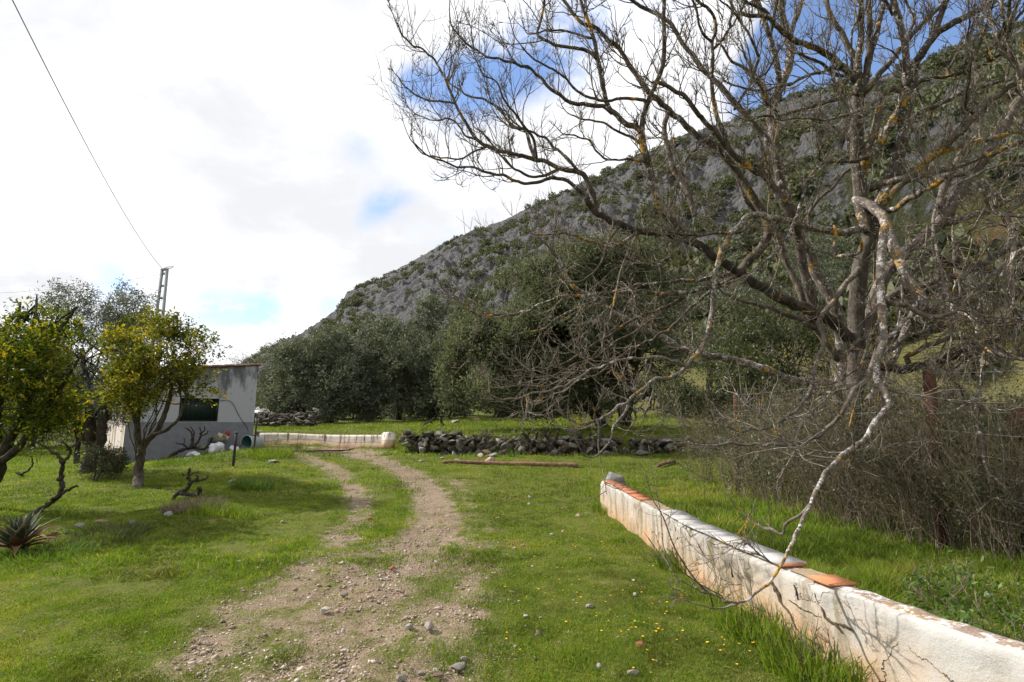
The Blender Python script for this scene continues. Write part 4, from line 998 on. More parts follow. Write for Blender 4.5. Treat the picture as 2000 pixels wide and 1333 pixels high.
# larger citrus at the frame's edge, branches rising to the upper right
D = 9.6; b = gb(-25, D)
tr = lambda L_, d=D: [P(x, y, d) for x, y in L_]
leafy_tree('citrus_tree', b, 'large yellow green citrus tree with dark leaning stems standing over the spiky agave', 'tree',
    [lobe(25, 675, D, 62, 56), lobe(95, 665, D, 52, 46), lobe(145, 660, D, 30, 34), lobe(20, 760, D, 70, 66), lobe(95, 765, D, 52, 50), lobe(-60, 740, D, 80, 110), lobe(60, 715, D-.6, 62, 62), lobe(15, 840, D+.2, 56, 46), lobe(75, 628, D, 30, 24), lobe(25, 625, D, 28, 24), lobe(120, 800, D+.3, 34, 34), lobe(50, 800, D-.5, 60, 45), lobe(90, 820, D, 45, 32), lobe(165, 645, D+.2, 18, 18), lobe(60, 600, D, 12, 18)],
    520, 32, .14, .085, .42, 'citrus', 'bark_dark',
    [([b-np.array([0, 0, .12])]+tr([(-12, 945), (5, 890), (35, 820), (62, 760), (85, 700), (120, 640), (150, 600)]), .12, .022), (tr([(0, 905), (30, 880), (55, 850), (90, 800), (130, 740), (160, 690)], D-.2), .075, .016),
     (tr([(0, 900), (-5, 820), (10, 740), (30, 660), (40, 590)], D+.2), .07, .016), (tr([(55, 775), (60, 700), (65, 640), (72, 575)], D-.1), .035, .01)],
    22, n_limb=44, hole=.46, nsc=1.6, limb_r=.022, outw=.7, shoot=2.6)
# bare shoots rising from its top
# silvery olive between them
D = 15.0; b = gb(185, D)
tr = lambda L_, d=D: [P(x, y, d) for x, y in L_]
leafy_tree('olive_tree', b, 'silvery grey olive tree with dark trunks rising behind the citrus trees', 'tree',
    [lobe(160, 610, D, 50, 42), lobe(235, 600, D, 50, 42), lobe(190, 665, D, 70, 58), lobe(250, 660, D, 48, 60), lobe(150, 700, D, 55, 60), lobe(215, 740, D, 65, 60), lobe(120, 760, D, 45, 60), lobe(265, 740, D+.3, 50, 60), lobe(180, 800, D+.2, 80, 45), lobe(245, 552, D, 12, 8), lobe(130, 830, D+.6, 60, 34), lobe(200, 850, D+.6, 50, 26), lobe(205, 570, D, 40, 26), lobe(140, 590, D, 40, 30)],
    1050, 42, .19, .10, .22, 'silver', 'bark_dark',
    [([b-np.array([0, 0, .15])]+tr([(180, 880), (178, 840), (172, 800), (165, 740), (160, 680)]), .20, .06), (tr([(186, 905), (196, 860), (205, 810), (222, 750), (240, 680)], D-.2), .15, .05), (tr([(182, 880), (160, 850), (148, 810), (138, 760)], D+.2), .10, .04), (tr([(150, 905), (152, 860), (158, 815)], D+.5), .08, .05)],
    23, n_limb=50, hole=.40, nsc=.9, limb_r=.035)
# low dark bush under it
D = 13.4; b = gb(200, D)
leafy_tree('bush', b, 'low dark bush on the lawn in front of the shed side wall', 'bush', [lobe(195, 905, D, 40, 26), lobe(170, 912, D, 34, 22), lobe(222, 900, D+.4, 24, 24)], 150, 36, .12, .06, .35, 'thicket', 'bark_dark',
    [([b-np.array([0, 0, .1]), P(200, 915, D), P(205, 890, D)], .03, .01), ([b-np.array([0, 0, .1]), P(185, 915, D), P(175, 895, D)], .03, .01)], 24, n_limb=20, limb_r=.012)

# olives and evergreens across the terrace
def terrace_tree(name, px, d, label, lobes, n_cl, n_leaf, spread, leaf, aspect, matk, trunks, seed, **kw):
    b = gb(px, d); T_ = []
    for L_, r0, r1 in trunks:
        T_.append(([b+np.array([(L_[0][0]-px)*d/1000, 0, -.3])]+[P(x, y, d) for x, y in L_], r0, r1))
    cat = kw.pop('cat', 'tree'); bk = kw.pop('bark', 'bark_dark')
    return leafy_tree(name, b, label, cat, lobes, n_cl, n_leaf, spread, leaf, aspect, matk, bk, T_, seed, **kw)
D = 39
terrace_tree('olive_tree', 640, D, 'wide grey green olive tree with a black trunk behind the streaked retaining wall',
    [lobe(590, 710, D, 55, 45), lobe(640, 690, D, 60, 42), lobe(690, 700, D, 50, 42), lobe(600, 760, D-1, 60, 45), lobe(665, 755, D-1.2, 65, 48), lobe(560, 735, D, 32, 38), lobe(580, 800, D-.5, 45, 25), lobe(700, 780, D-1, 45, 40), lobe(650, 668, D, 36, 20), lobe(560, 790, D, 40, 30), lobe(625, 800, D-1.4, 60, 22), lobe(690, 815, D-.6, 42, 22), lobe(545, 770, D+.5, 30, 40)],
    760, 66, .52, .24, .26, 'olive', [([(638, 835), (640, 810), (632, 775), (620, 735)], .42, .16), ([(645, 830), (655, 790), (672, 745)], .28, .12)], 31, n_limb=60, limb_r=.07, hole=.45, nsc=.50)
D = 41
terrace_tree('olive_tree', 800, D, 'tallest rounded olive tree below the rocky spur of the mountain',
    [lobe(745, 660, D, 45, 48), lobe(800, 630, D, 55, 42), lobe(860, 640, D, 55, 48), lobe(820, 690, D-1.5, 75, 52), lobe(760, 730, D-1.5, 60, 52), lobe(870, 720, D-1, 55, 60), lobe(905, 680, D, 36, 50), lobe(820, 770, D-1, 75, 38), lobe(745, 785, D-1, 40, 30), lobe(770, 612, D, 26, 18), lobe(835, 600, D, 30, 16), lobe(800, 800, D-.6, 80, 28), lobe(880, 790, D, 50, 40), lobe(730, 700, D, 34, 60)],
    900, 68, .54, .24, .26, 'olive', [([(842, 838), (845, 800), (835, 750), (815, 700)], .38, .15), ([(775, 838), (780, 790), (770, 740), (760, 690)], .30, .12), ([(880, 835), (878, 790), (885, 730)], .28, .12)], 32, n_limb=80, limb_r=.07, hole=.45, nsc=.46)
D = 46
terrace_tree('olive_tree', 530, D, 'pale bushy olive partly hidden behind the shed corner',
    [lobe(525, 725, D, 26, 40), lobe(545, 715, D, 25, 30), lobe(530, 775, D, 28, 40), lobe(548, 690, D, 16, 14)], 240, 34, .42, .2, .25, 'olive', [([(532, 830), (530, 790), (528, 740)], .25, .1)], 33, n_limb=20, limb_r=.06, nsc=.5)
D = 50
terrace_tree('almond_tree', 470, D, 'wispy nearly leafless tree top showing over the shed roof',
    [lobe(455, 703, D, 22, 9), lobe(485, 702, D, 22, 9)], 60, 8, .35, .14, .25, 'olive', [([(470, 820), (468, 760), (462, 715)], .15, .05), ([(470, 800), (478, 740), (488, 705)], .1, .03)], 38, n_limb=40, limb_r=.03, nsc=.5)
D = 25.2
terrace_tree('carob_tree', 1205, D, 'broad dense evergreen tree leaning over the dry stone wall with low dark boughs',
    [lobe(950, 690, D-1, 70, 75), lobe(1020, 620, D, 80, 70), lobe(1110, 560, D, 90, 70), lobe(1200, 540, D+.5, 90, 66), lobe(1270, 600, D+1, 70, 80), lobe(1000, 730, D-1.4, 85, 55), lobe(1100, 680, D-1.8, 110, 80), lobe(1200, 650, D-1, 95, 80), lobe(1060, 600, D-1, 70, 60), lobe(910, 735, D-.5, 40, 45), lobe(1150, 505, D, 60, 34), lobe(960, 770, D-1.4, 76, 24), lobe(1090, 745, D-1.5, 80, 32), lobe(905, 690, D-.4, 30, 40), lobe(1290, 680, D+.6, 60, 60), lobe(1180, 730, D-.6, 90, 36), lobe(1010, 560, D, 40, 40), lobe(905, 740, D-1, 40, 50), lobe(950, 765, D-2, 70, 36), lobe(1050, 780, D-2, 80, 28), lobe(1140, 775, D-1.6, 70, 30), lobe(900, 780, D-1.6, 36, 22), lobe(985, 680, D-2, 70, 60), lobe(1060, 650, D-2.2, 70, 70), lobe(920, 650, D, 34, 44)],
    2900, 62, .42, .14, .48, 'carob',
    [([(1195, 880), (1185, 850), (1150, 800), (1110, 770), (1050, 750), (980, 745)], .30, .05), ([(1205, 870), (1215, 820), (1205, 760), (1190, 700), (1180, 620)], .25, .07), ([(1198, 870), (1170, 810), (1140, 750), (1120, 680), (1080, 600)], .24, .06), ([(1222, 868), (1228, 810), (1240, 740), (1255, 660)], .2, .06)], 34, n_limb=110, limb_r=.06, hole=.38, nsc=.55, outw=.5)
# dense twiggy underside of the carob: drooping fine boughs
# shaded evergreens behind the bare trees
D = 13.5
terrace_tree('wild_olive', 1500, D, 'dark small leaved wild olive filling the gap behind the bare trunks',
    [lobe(1450, 640, D, 60, 60), lobe(1500, 700, D-.5, 80, 70), lobe(1560, 640, D, 60, 70), lobe(1440, 730, D-.3, 55, 50), lobe(1580, 740, D-.6, 70, 60), lobe(1500, 790, D-.8, 90, 50), lobe(1400, 690, D+.5, 40, 50), lobe(1640, 690, D, 60, 80)],
    800, 30, .2, .09, .28, 'thicket', [([(1500, 900), (1495, 820), (1490, 740), (1470, 660)], .09, .03), ([(1520, 900), (1535, 820), (1555, 720)], .08, .03), ([(1600, 900), (1610, 800), (1620, 700)], .08, .03)], 35, n_limb=70, limb_r=.025, hole=.44, nsc=1.0)
# dark undergrowth closing the view below and behind the trees
for i, (px, d, h, w_, lab) in enumerate([(575, 44, 60, 44, 'dark bush at the foot of the pale bushy olive past the shed'), (615, 46, 70, 50, 'dark undergrowth bush behind the black olive trunk'), (690, 45, 70, 50, 'dark undergrowth bush between the two big olives'), (760, 47, 75, 52, 'deep green undergrowth bush below the tallest olive'), (835, 47, 75, 54, 'shadowy undergrowth bush right behind the arching vine stump'), (900, 45, 75, 50, 'shadowy undergrowth bush where tallest olive meets the carob'),
        (965, 42, 60, 50, 'dull green bush seen under the carob boughs'), (1040, 41, 56, 54, 'second dull green bush seen under the carob boughs, nearer its trunk'), (1115, 42, 60, 54, 'grey green bush just behind the carob trunk'), (1190, 44, 70, 60, 'dense bush behind the carob beside the pale terrace wall'), (1270, 46, 70, 60, 'dense bush directly above the pale terrace wall'), (1480, 30, 80, 60, 'dusky bush up the slope behind the wild olive'), (1560, 27, 80, 60, 'dusky bush up the slope between the bare trunks'), (1690, 24, 70, 60, 'dusky bush up the slope behind the dark bare tree'), (1760, 30, 60, 50, 'olive brown bush on the slope under the yellow lichen branches'), (1345, 30, 60, 50, 'olive brown bush filling the gap beside the pale leaning stem'), (1425, 24, 70, 56, 'olive brown bush behind the farthest fence post'), (1620, 20, 70, 56, 'olive brown bush behind the tall twin trunk shrub'), (1820, 21, 66, 60, 'olive brown bush beyond the near rusty post'), (1890, 24, 60, 60, 'scrubby bush on the slope beyond the rusty panel'), (1960, 19, 70, 60, 'scrubby bush on the slope above the end of the thicket'), (1730, 18, 60, 50, 'scrubby bush on the slope just behind the main fork'), (2020, 26, 70, 60, 'outermost scrubby bush up the slope')]):
    cy = 812 if px < 950 else 800 if px < 1300 else 735
    if px >= 1300: cy = 750
    r_ = np.random.default_rng(800+i); b = gb(px, d); S_ = d/1000.
    lb_ = [((b[0]+r_.normal(0, .5)*w_*S_*.6, b[1]+r_.normal(0, .6), b[2]+h*S_*f), (w_*S_*.62, w_*S_*.6, h*S_*.42)) for f in (.3, .45, .65, .4)]
    leafy_tree('bush', b, lab, 'bush', lb_, 260, 30, .36*min(1, d/30), .22*min(1, d/30)**.7, .36, 'scrub' if i > 14 else 'thicket' if i % 3 else 'olive', 'bark_dark', [([b-np.array([0, 0, .2]), b+np.array([.1, 0, h*S_*.4]), b+np.array([-.2, .1, h*S_*.7])], .09, .04), ([b+np.array([.2, 0, -.2]), b+np.array([.5, 0, h*S_*.3]), b+np.array([.8, .1, h*S_*.6])], .07, .03)], 810+i, n_limb=26, limb_r=.035, nsc=.6, hole=.36)
for i, (px, d, h, w_, lab) in enumerate([(-60, 27, 190, 120, 'dark olive tree behind the large citrus'), (70, 33, 170, 110, 'dark olive tree far behind the silvery olive'), (-220, 24, 200, 120, 'dark olive tree out beyond the large citrus'), (150, 38, 130, 80, 'hazy olive tree past the rear of the shed side wall')]):
    r_ = np.random.default_rng(850+i); b = gb(px, d); S_ = d/1000.
    lb_ = [((b[0]+r_.normal(0, .5)*w_*S_*.7, b[1]+r_.normal(0, .8), b[2]+h*S_*f), (w_*S_*.6, w_*S_*.6, h*S_*.30)) for f in (.25, .4, .55, .7, .5, .35, .8)]
    leafy_tree('olive_tree', b, lab, 'tree', lb_, 420, 32, .40, .22, .28, 'olive', 'bark_dark', [([b-np.array([0, 0, .2]), b+np.array([.1, 0, h*S_*.3]), b+np.array([-.2, .1, h*S_*.6])], .2, .08)], 860+i, n_limb=30, limb_r=.05, nsc=.5, hole=.36)
D = 34
terrace_tree('olive_tree', 1390, D, 'grey green olive on the slope above the pale terrace wall', [lobe(1340, 640, D, 55, 50), lobe(1400, 600, D, 60, 55), lobe(1460, 590, D, 55, 60), lobe(1390, 670, D-1, 70, 45), lobe(1330, 690, D, 40, 40)],
    620, 34, .36, .18, .25, 'olive', [([(1385, 760), (1388, 700), (1385, 650)], .28, .12), ([(1400, 760), (1412, 690), (1430, 630)], .2, .1)], 36, n_limb=50, limb_r=.06, nsc=.5)
D = 38
terrace_tree('olive_tree', 1620, D, 'grey green olive seen between the bare stems on the hillside', [lobe(1580, 520, D, 50, 45), lobe(1640, 500, D, 50, 50), lobe(1620, 560, D-1, 60, 45), lobe(1690, 540, D, 40, 45)],
    460, 34, .36, .18, .25, 'olive', [([(1620, 660), (1622, 610), (1615, 540)], .25, .1)], 37, n_limb=40, limb_r=.06, nsc=.5)

# ---------------------------------------------------------------- bare trees, limb by limb
class Bare:
    def __init__(s, name, base_px, depth, label, seed):
        s.S2 = np.zeros((0, 2)); s.S3 = np.zeros((0, 3)); s.Sd = np.zeros(0); s.limbs = []; s.seed = seed; s.r = np.random.default_rng(seed)
        q = P(base_px, 900, depth); s.base = onZ(q[0], q[1]); s.root = thing(name, s.base, label, 'tree'); s.depth = depth
    def limb(s, L_, w0, w1, d1=None, mat='bark', d0=None, tw=1.0, name='branch', snap=28, up=1.0, ground=False):
        p2 = np.array(L_, float)
        if ground:
            sc = s.base[1]; px = 1000+1000*(s.base[0]/max(s.depth, .1)); dz = None
        start3 = None
        if len(s.S2) and d0 is None:
            k = np.argmin(((s.S2-p2[0])**2).sum(1)); d0 = s.Sd[k]
            if np.hypot(*(s.S2[k]-p2[0])) < snap: start3 = s.S3[k]
        d0 = s.depth if d0 is None else d0
        d1 = d0+s.r.uniform(-.5, .5) if d1 is None else d1
        q2 = spline(p2, 7); n = len(q2); seg = np.concatenate([[0], np.cumsum(np.hypot(*np.diff(q2, axis=0).T))]); f = seg/seg[-1]
        wob = .16*(fbm(f*3.1*seg[-1]/250+s.r.uniform(0, 99), 0, 0, 2)-.5)*2*np.minimum(f*4, 1)
        dep = d0+(d1-d0)*f+wob if not isinstance(d1, list) else np.interp(f, [q[0] for q in d1], [q[1] for q in d1])
        p3 = np.array([P(a, b, d) for (a, b), d in zip(q2, dep)])
        jit = (fbm(f*seg[-1]/16+s.r.uniform(0, 99), 3.3, 0, 2)-.5)*.012*dep; p3[:, 2] += jit
        if ground: p3 = np.vstack([[s.base[0]+(p3[0, 0]-s.base[0])*.2, p3[0, 1], s.base[2]-.15], p3]); f = np.concatenate([[0], f*.9+.1]); dep = np.concatenate([[dep[0]], dep]); q2 = np.vstack([q2[:1]+[0, 60], q2])
        if start3 is not None: p3 = np.vstack([start3, p3]); f = np.concatenate([[0], f*.99+.01]); dep = np.concatenate([[dep[0]], dep]); q2 = np.vstack([q2[:1], q2])
        rad = (w0+(w1-w0)*f**.8)*dep/2000.
        rad = rad*(1+.10*(fbm(np.arange(len(rad))/2.2, s.r.uniform(0, 99), 0, 2)-.5)*2)
        k = 9 if w0 > 14 else 7 if w0 > 7 else 6
        V, F = tubes(p3[None], rad[None], k); mb = MB(); lich = s.r.uniform(.35, .7); mb.add(V, F, lich)
        n_ = len(V); mb.add(np.vstack([V[-k:], p3[-1]+(p3[-1]-p3[-2])*.3]), np.stack([np.arange(k), (np.arange(k)+1) % k, np.full(k, k)], 1), lich)
        mb.build(name, M[mat], s.root, s.base, True)
        s.S2 = np.vstack([s.S2, q2]); s.S3 = np.vstack([s.S3, p3]); s.Sd = np.concatenate([s.Sd, dep])
        s.limbs.append((p3, rad, tw, up))
    def twigs(s, sp=.22, mat='twig', droop=False):
        r = s.r; S, D_, L_, R_, U_ = [], [], [], [], []
        for p3, rad, tw, up in s.limbs:
            if tw <= 0: continue
            mpx = 1000+1000*p3[:, 0].mean()/p3[:, 1].mean(); mel = (p3[:, 2].mean()-CAMZ)/p3[:, 1].mean()
            if mpx < 1400 and mel < .36: tw = tw*.72
            elif mpx > 1400: tw = tw*.95
            seg = np.concatenate([[0], np.cumsum(np.linalg.norm(np.diff(p3, axis=0), axis=1))]); tot = seg[-1]; n = int(tot/sp*tw)
            x = tot*r.uniform(.12, 1, n)**.85
            tan = np.gradient(p3, axis=0); tan /= np.linalg.norm(tan, axis=1, keepdims=True)+1e-9
            for xx in x:
                i = min(np.searchsorted(seg, xx), len(p3)-1); t = tan[i]; q = r.normal(size=3); q[1] *= .8; q -= t*np.dot(q, t); q /= np.linalg.norm(q)
                d = t*r.uniform(.25, .9)+q*r.uniform(.6, 1.0); d[2] += .22*up; d /= np.linalg.norm(d)
                S.append(p3[i]); D_.append(d); L_.append(r.uniform(.30, 1.05)*(1 if rad[i] < .03 else .8)); R_.append(min(max(rad[i]*.5, .004), .0105)); U_.append(up)
            S.append(p3[-1]); D_.append(tan[-1]); L_.append(r.uniform(.2, .5)); R_.append(min(max(rad[-1]*.9, .004), .012)); U_.append(up)
        S, D_, L_, R_, U_ = map(np.array, (S, D_, L_, R_, U_)); mb = MB()
        for lev in range(3):
            n = (9, 7, 5)[lev]; P_ = np.zeros((len(S), n, 3)); P_[:, 0] = S; d = D_.copy(); ds = []
            axis = r.normal(size=S.shape); axis /= np.linalg.norm(axis, axis=1, keepdims=True)
            for k in range(1, n):
                d = d+r.normal(0, .13, d.shape)+axis*.07; d[:, 2] += (.16*U_+.02)*(1.0 if lev == 0 else .8); d /= np.linalg.norm(d, axis=1, keepdims=True)
                P_[:, k] = P_[:, k-1]+d*(L_/(n-1))[:, None]; ds.append(d.copy())
            rad = R_[:, None]*np.linspace(1, .42, n)[None]; V, F = tubes(P_, rad, (5, 4, 3)[lev]); mb.add(V, F, .5)
            if lev == 2: break
            m = (5, 3)[lev]; idx = np.repeat(np.arange(len(S)), r.poisson(m, len(S))); pos = r.uniform(.2, 1, len(idx))*(n-1.01); j = pos.astype(int); fr = (pos-j)[:, None]
            S2 = P_[idx, j]*(1-fr)+P_[idx, j+1]*fr; t = P_[idx, j+1]-P_[idx, j]; t /= np.linalg.norm(t, axis=1, keepdims=True)+1e-9
            q = r.normal(size=t.shape); q -= t*(q*t).sum(1, keepdims=True); q /= np.linalg.norm(q, axis=1, keepdims=True); d2 = t*.75+q*r.uniform(.45, .95, len(idx))[:, None]; d2 /= np.linalg.norm(d2, axis=1, keepdims=True)
            L2 = L_[idx]*r.uniform(.25, .6, len(idx)); R2 = np.maximum(R_[idx]*.62, .0034); U_ = U_[idx]; S, D_, L_, R_ = S2, d2, L2, R2
        o = mb.build('twigs', M[mat], s.root, s.base, True); tag(o, kind='stuff')

A = Bare('bare_tree', 1668, 8.0, 'big leafless tree with dark stems fanning from a low fork behind the fence', 41)
A.limb([(1663, 985), (1666, 900), (1668, 800), (1670, 700), (1672, 605), (1679, 530), (1688, 494), (1697, 470), (1706, 449)], 34, 27, 8.0, tw=0, name='trunk', ground=True, mat='bark_mid')
A.limb([(1700, 465), (1690, 430), (1682, 400), (1678, 350), (1674, 300), (1673, 250), (1674, 205), (1679, 170)], 27, 21, 8.0, 'bark', tw=.3)
A.limb([(1702, 455), (1712, 420), (1724, 390), (1739, 354), (1752, 315), (1760, 285), (1766, 250), (1766, 210), (1769, 168)], 27, 20, 7.8, 'bark', tw=.3)
A.limb([(1679, 365), (1688, 318), (1703, 298), (1718, 279), (1735, 252), (1747, 232), (1761, 208)], 20, 15, 7.9, 'bark_gold', tw=.3)
A.limb([(1685, 305), (1698, 280), (1706, 264), (1713, 235), (1718, 205), (1724, 184), (1745, 176), (1768, 178)], 15, 11, 7.8, 'bark_gold', tw=.3)
A.limb([(1680, 175), (1675, 145), (1670, 120), (1663, 100), (1655, 87), (1645, 68), (1634, 51), (1624, 30), (1616, 8), (1612, -40)], 13, 7, 8.2, 'bark_gold')
A.limb([(1679, 170), (1677, 145), (1676, 120), (1679, 90), (1682, 60), (1682, 25), (1681, -10), (1676, -80)], 14, 8, 7.7)
A.limb([(1684, 172), (1690, 155), (1694, 130), (1697, 95), (1699, 60), (1697, 20), (1694, -20), (1690, -90)], 13, 8, 8.1)
A.limb([(1694, 130), (1700, 110), (1708, 85), (1715, 55), (1722, 28), (1729, 0), (1740, -50)], 12, 7, 8.4)
A.limb([(1690, 178), (1702, 165), (1712, 150), (1732, 126), (1754, 102), (1774, 78), (1790, 58), (1810, 40), (1828, 24), (1852, -5), (1880, -50)], 12, 7, 8.5)
A.limb([(1768, 170), (1775, 148), (1787, 129), (1800, 105), (1814, 84), (1824, 70), (1838, 57), (1860, 46), (1880, 35), (1910, 18), (1945, -5), (2000, -50)], 17, 9, 7.4)
A.limb([(1824, 72), (1831, 50), (1838, 28), (1846, 8), (1858, -20), (1870, -70)], 12, 8, 7.6)
A.limb([(1768, 170), (1770, 130), (1768, 90), (1762, 62), (1756, 38), (1748, 12), (1742, -20), (1735, -80)], 15, 9, 8.2)
A.limb([(1672, 160), (1656, 140), (1640, 126), (1618, 110), (1595, 96), (1570, 86), (1550, 78), (1529, 63), (1516, 50), (1500, 34), (1470, 29), (1442, 28), (1438, 27)], 15, 7, 7.3)
A.limb([(1508, 42), (1496, 22), (1480, 12), (1460, 4), (1440, -8)], 7, 4, 7.0)
A.limb([(1668, 140), (1648, 138), (1622, 137), (1600, 143), (1575, 150), (1553, 160), (1530, 168), (1508, 174), (1480, 178), (1455, 172), (1432, 169)], 7, 4, 7.2)
A.limb([(1660, 150), (1642, 146), (1618, 138), (1600, 122), (1578, 110), (1560, 104)], 8, 4, 7.6)
A.limb([(1688, 190), (1664, 186), (1640, 190), (1600, 202), (1560, 215), (1520, 224), (1490, 228), (1464, 236)], 9, 4, 7.0)
A.limb([(1724, 186), (1700, 205), (1678, 215), (1650, 226), (1618, 232), (1585, 234), (1555, 230), (1530, 234)], 8, 4, 6.6, 'bark_lichen')
A.limb([(1684, 372), (1710, 364), (1745, 354), (1768, 347), (1790, 342), (1820, 338), (1850, 333), (1880, 320), (1910, 309), (1940, 300), (1970, 285), (2010, 268), (2060, 240)], 15, 9, 6.6, 'bark_gold')
A.limb([(1718, 420), (1738, 412), (1760, 400), (1782, 386), (1805, 372), (1828, 360), (1850, 348), (1870, 341), (1892, 336)], 13, 9, 6.2, 'bark_gold')
A.limb([(1892, 336), (1902, 348), (1912, 362), (1922, 380), (1930, 398), (1945, 416), (1968, 424), (2010, 420), (2060, 400)], 10, 6, 5.8, 'bark_lichen')
A.limb([(1968, 424), (1974, 440), (1980, 462), (1978, 490), (1976, 520), (1979, 560), (1978, 598), (1981, 604)], 8, 5, 5.7, 'bark_lichen', tw=.6, up=-.2)
A.limb([(1724, 390), (1748, 368), (1784, 339), (1802, 322), (1820, 306), (1850, 279), (1868, 264), (1886, 249), (1900, 232), (1910, 219), (1932, 198), (1955, 183), (1980, 165), (2010, 148), (2070, 110)], 16, 9, 7.2, 'bark_gold')
A.limb([(1835, 298), (1870, 288), (1910, 279), (1955, 267), (2005, 250), (2060, 230)], 10, 6, 7.8, 'bark_gold')
A.limb([(1762, 232), (1790, 222), (1820, 212), (1850, 196), (1880, 182), (1920, 170), (1960, 158), (2005, 142)], 11, 6, 8.0, 'bark')
A.limb([(1768, 185), (1800, 160), (1840, 150), (1880, 145), (1920, 128), (1950, 110), (1968, 90), (1975, 60), (1990, 30), (2010, 10)], 8, 5, 7.2)
A.limb([(1885, 144), (1892, 110), (1905, 84), (1920, 62), (1932, 30), (1940, 5)], 6, 3, 7.0)
A.limb([(1955, 108), (1966, 82), (1972, 50), (1970, 20), (1978, -20)], 9, 5, 6.8)
A.limb([(1885, 210), (1888, 180), (1894, 150), (1896, 120)], 5, 3, 6.8)
# thick grey trunk leaning to the right
A.limb([(1672, 690), (1690, 650), (1706, 600), (1714, 565), (1736, 530), (1755, 508), (1775, 488), (1798, 468), (1820, 449), (1844, 425), (1868, 389), (1886, 354), (1904, 332), (1922, 312), (1936, 290), (1946, 270), (1958, 248), (1970, 228), (1997, 190), (2030, 140)], 23, 17, 8.8, 'bark_pale', tw=.6)
A.limb([(1840, 428), (1838, 400), (1842, 370), (1855, 345), (1870, 315), (1882, 290), (1892, 255)], 16, 10, 8.6, 'bark_pale', tw=.6)
A.limb([(1844, 440), (1880, 428), (1925, 412), (1960, 395), (2005, 380)], 12, 8, 8.4, 'bark')
A.limb([(1700, 612), (1740, 576), (1790, 560), (1836, 548), (1870, 540), (1905, 524), (1940, 505), (1970, 488), (2005, 470), (2060, 440)], 15, 10, 7.2, 'bark_pale')
A.limb([(1836, 505), (1870, 520), (1905, 527), (1950, 535), (2010, 545)], 11, 8, 8.4, 'bark_dark')
A.limb([(1680, 720), (1720, 715), (1760, 722), (1784, 716), (1820, 710), (1865, 695), (1910, 680), (1955, 656), (1990, 640), (2040, 620)], 18, 12, 7.4, 'bark_dark', tw=.5)
A.limb([(1770, 696), (1800, 682), (1820, 674), (1850, 662), (1880, 659), (1910, 671), (1955, 680), (2010, 696)], 10, 7, 7.0, 'bark_gold', tw=.6)
A.limb([(1676, 700), (1720, 690), (1755, 672), (1778, 640), (1800, 612), (1840, 590)], 13, 8, 8.3, 'bark_pale', tw=.5)
# big dark limb sweeping left and the family of boughs it carries
A.limb([(1668, 690), (1650, 655), (1625, 630), (1595, 614), (1559, 599), (1520, 581), (1475, 554), (1430, 527), (1400, 506), (1382, 492), (1365, 480), (1330, 465), (1290, 455), (1240, 450), (1200, 435), (1170, 420), (1152, 402), (1145, 385)], 25, 11, 7.6, 'bark_dark', tw=.5)
A.limb([(1150, 390), (1132, 375), (1120, 363), (1099, 350), (1075, 350), (1048, 358), (1018, 358), (988, 345), (958, 339), (922, 327), (880, 322), (838, 305), (812, 282)], 9, 3, 7.4)
A.limb([(1165, 405), (1156, 372), (1140, 345), (1126, 336), (1099, 330), (1075, 321), (1048, 313), (1024, 306), (994, 297), (964, 290), (940, 279), (922, 258), (904, 228), (889, 201), (874, 165), (853, 123), (832, 102), (814, 93), (790, 75), (775, 45)], 12, 3, 7.8)
A.limb([(889, 201), (859, 195), (832, 195), (805, 180), (790, 168), (778, 150)], 5, 2.5, 7.9)
A.limb([(874, 165), (884, 145), (890, 128)], 4, 2, 7.9)
A.limb([(940, 279), (912, 268), (890, 240), (870, 232), (838, 236), (812, 222)], 5, 2, 7.2)
A.limb([(955, 289), (925, 296), (905, 308), (880, 312), (850, 306), (826, 300), (800, 268)], 5, 2, 7.0)
A.limb([(1090, 333), (1060, 343), (1027, 343), (997, 324), (973, 297), (955, 272), (930, 250)], 7, 3, 8.2)
A.limb([(1048, 313), (1036, 288), (1027, 255), (1010, 250), (1000, 246), (986, 228), (976, 210), (952, 200), (916, 186), (895, 172), (880, 163)], 8, 3, 8.4)
A.limb([(1048, 313), (1043, 275), (1030, 258), (1010, 225), (985, 195), (970, 160), (945, 145), (930, 118)], 7, 2.5, 7.1)
A.limb([(1130, 338), (1110, 310), (1085, 290), (1060, 268), (1036, 258), (1010, 245), (985, 215)], 7, 3, 8.0)
A.limb([(1350, 472), (1318, 442), (1300, 420), (1288, 400), (1282, 380), (1276, 360), (1270, 335), (1264, 312), (1257, 285), (1252, 258)], 17, 13, 7.3)
A.limb([(1252, 258), (1258, 225), (1267, 192), (1282, 160), (1294, 129), (1297, 95), (1297, 60), (1296, 30), (1297, 0), (1290, -60)], 11, 7, 7.0)
A.limb([(1252, 258), (1236, 247), (1222, 240), (1206, 228), (1192, 216), (1184, 198), (1180, 180), (1175, 158), (1171, 135), (1166, 110), (1162, 84), (1155, 60), (1147, 36), (1138, 15), (1130, -20)], 12, 6, 7.5)
A.limb([(1195, 218), (1178, 206), (1159, 204), (1140, 202), (1126, 204), (1108, 196), (1090, 183), (1072, 170), (1060, 156), (1048, 145), (1036, 136), (1018, 128), (1000, 123), (976, 116), (952, 111), (936, 102), (922, 93), (910, 84), (901, 75), (888, 60), (880, 45), (878, 27)], 9, 3, 7.8)
A.limb([(1168, 117), (1155, 105), (1141, 96), (1114, 90), (1090, 88), (1069, 78), (1051, 70), (1050, 60), (1052, 54), (1056, 40), (1060, 24), (1063, 0), (1058, -30)], 8, 4, 7.2)
A.limb([(1153, 74), (1138, 68), (1120, 64), (1090, 61), (1068, 60), (1054, 63), (1036, 68)], 6, 3, 7.9)
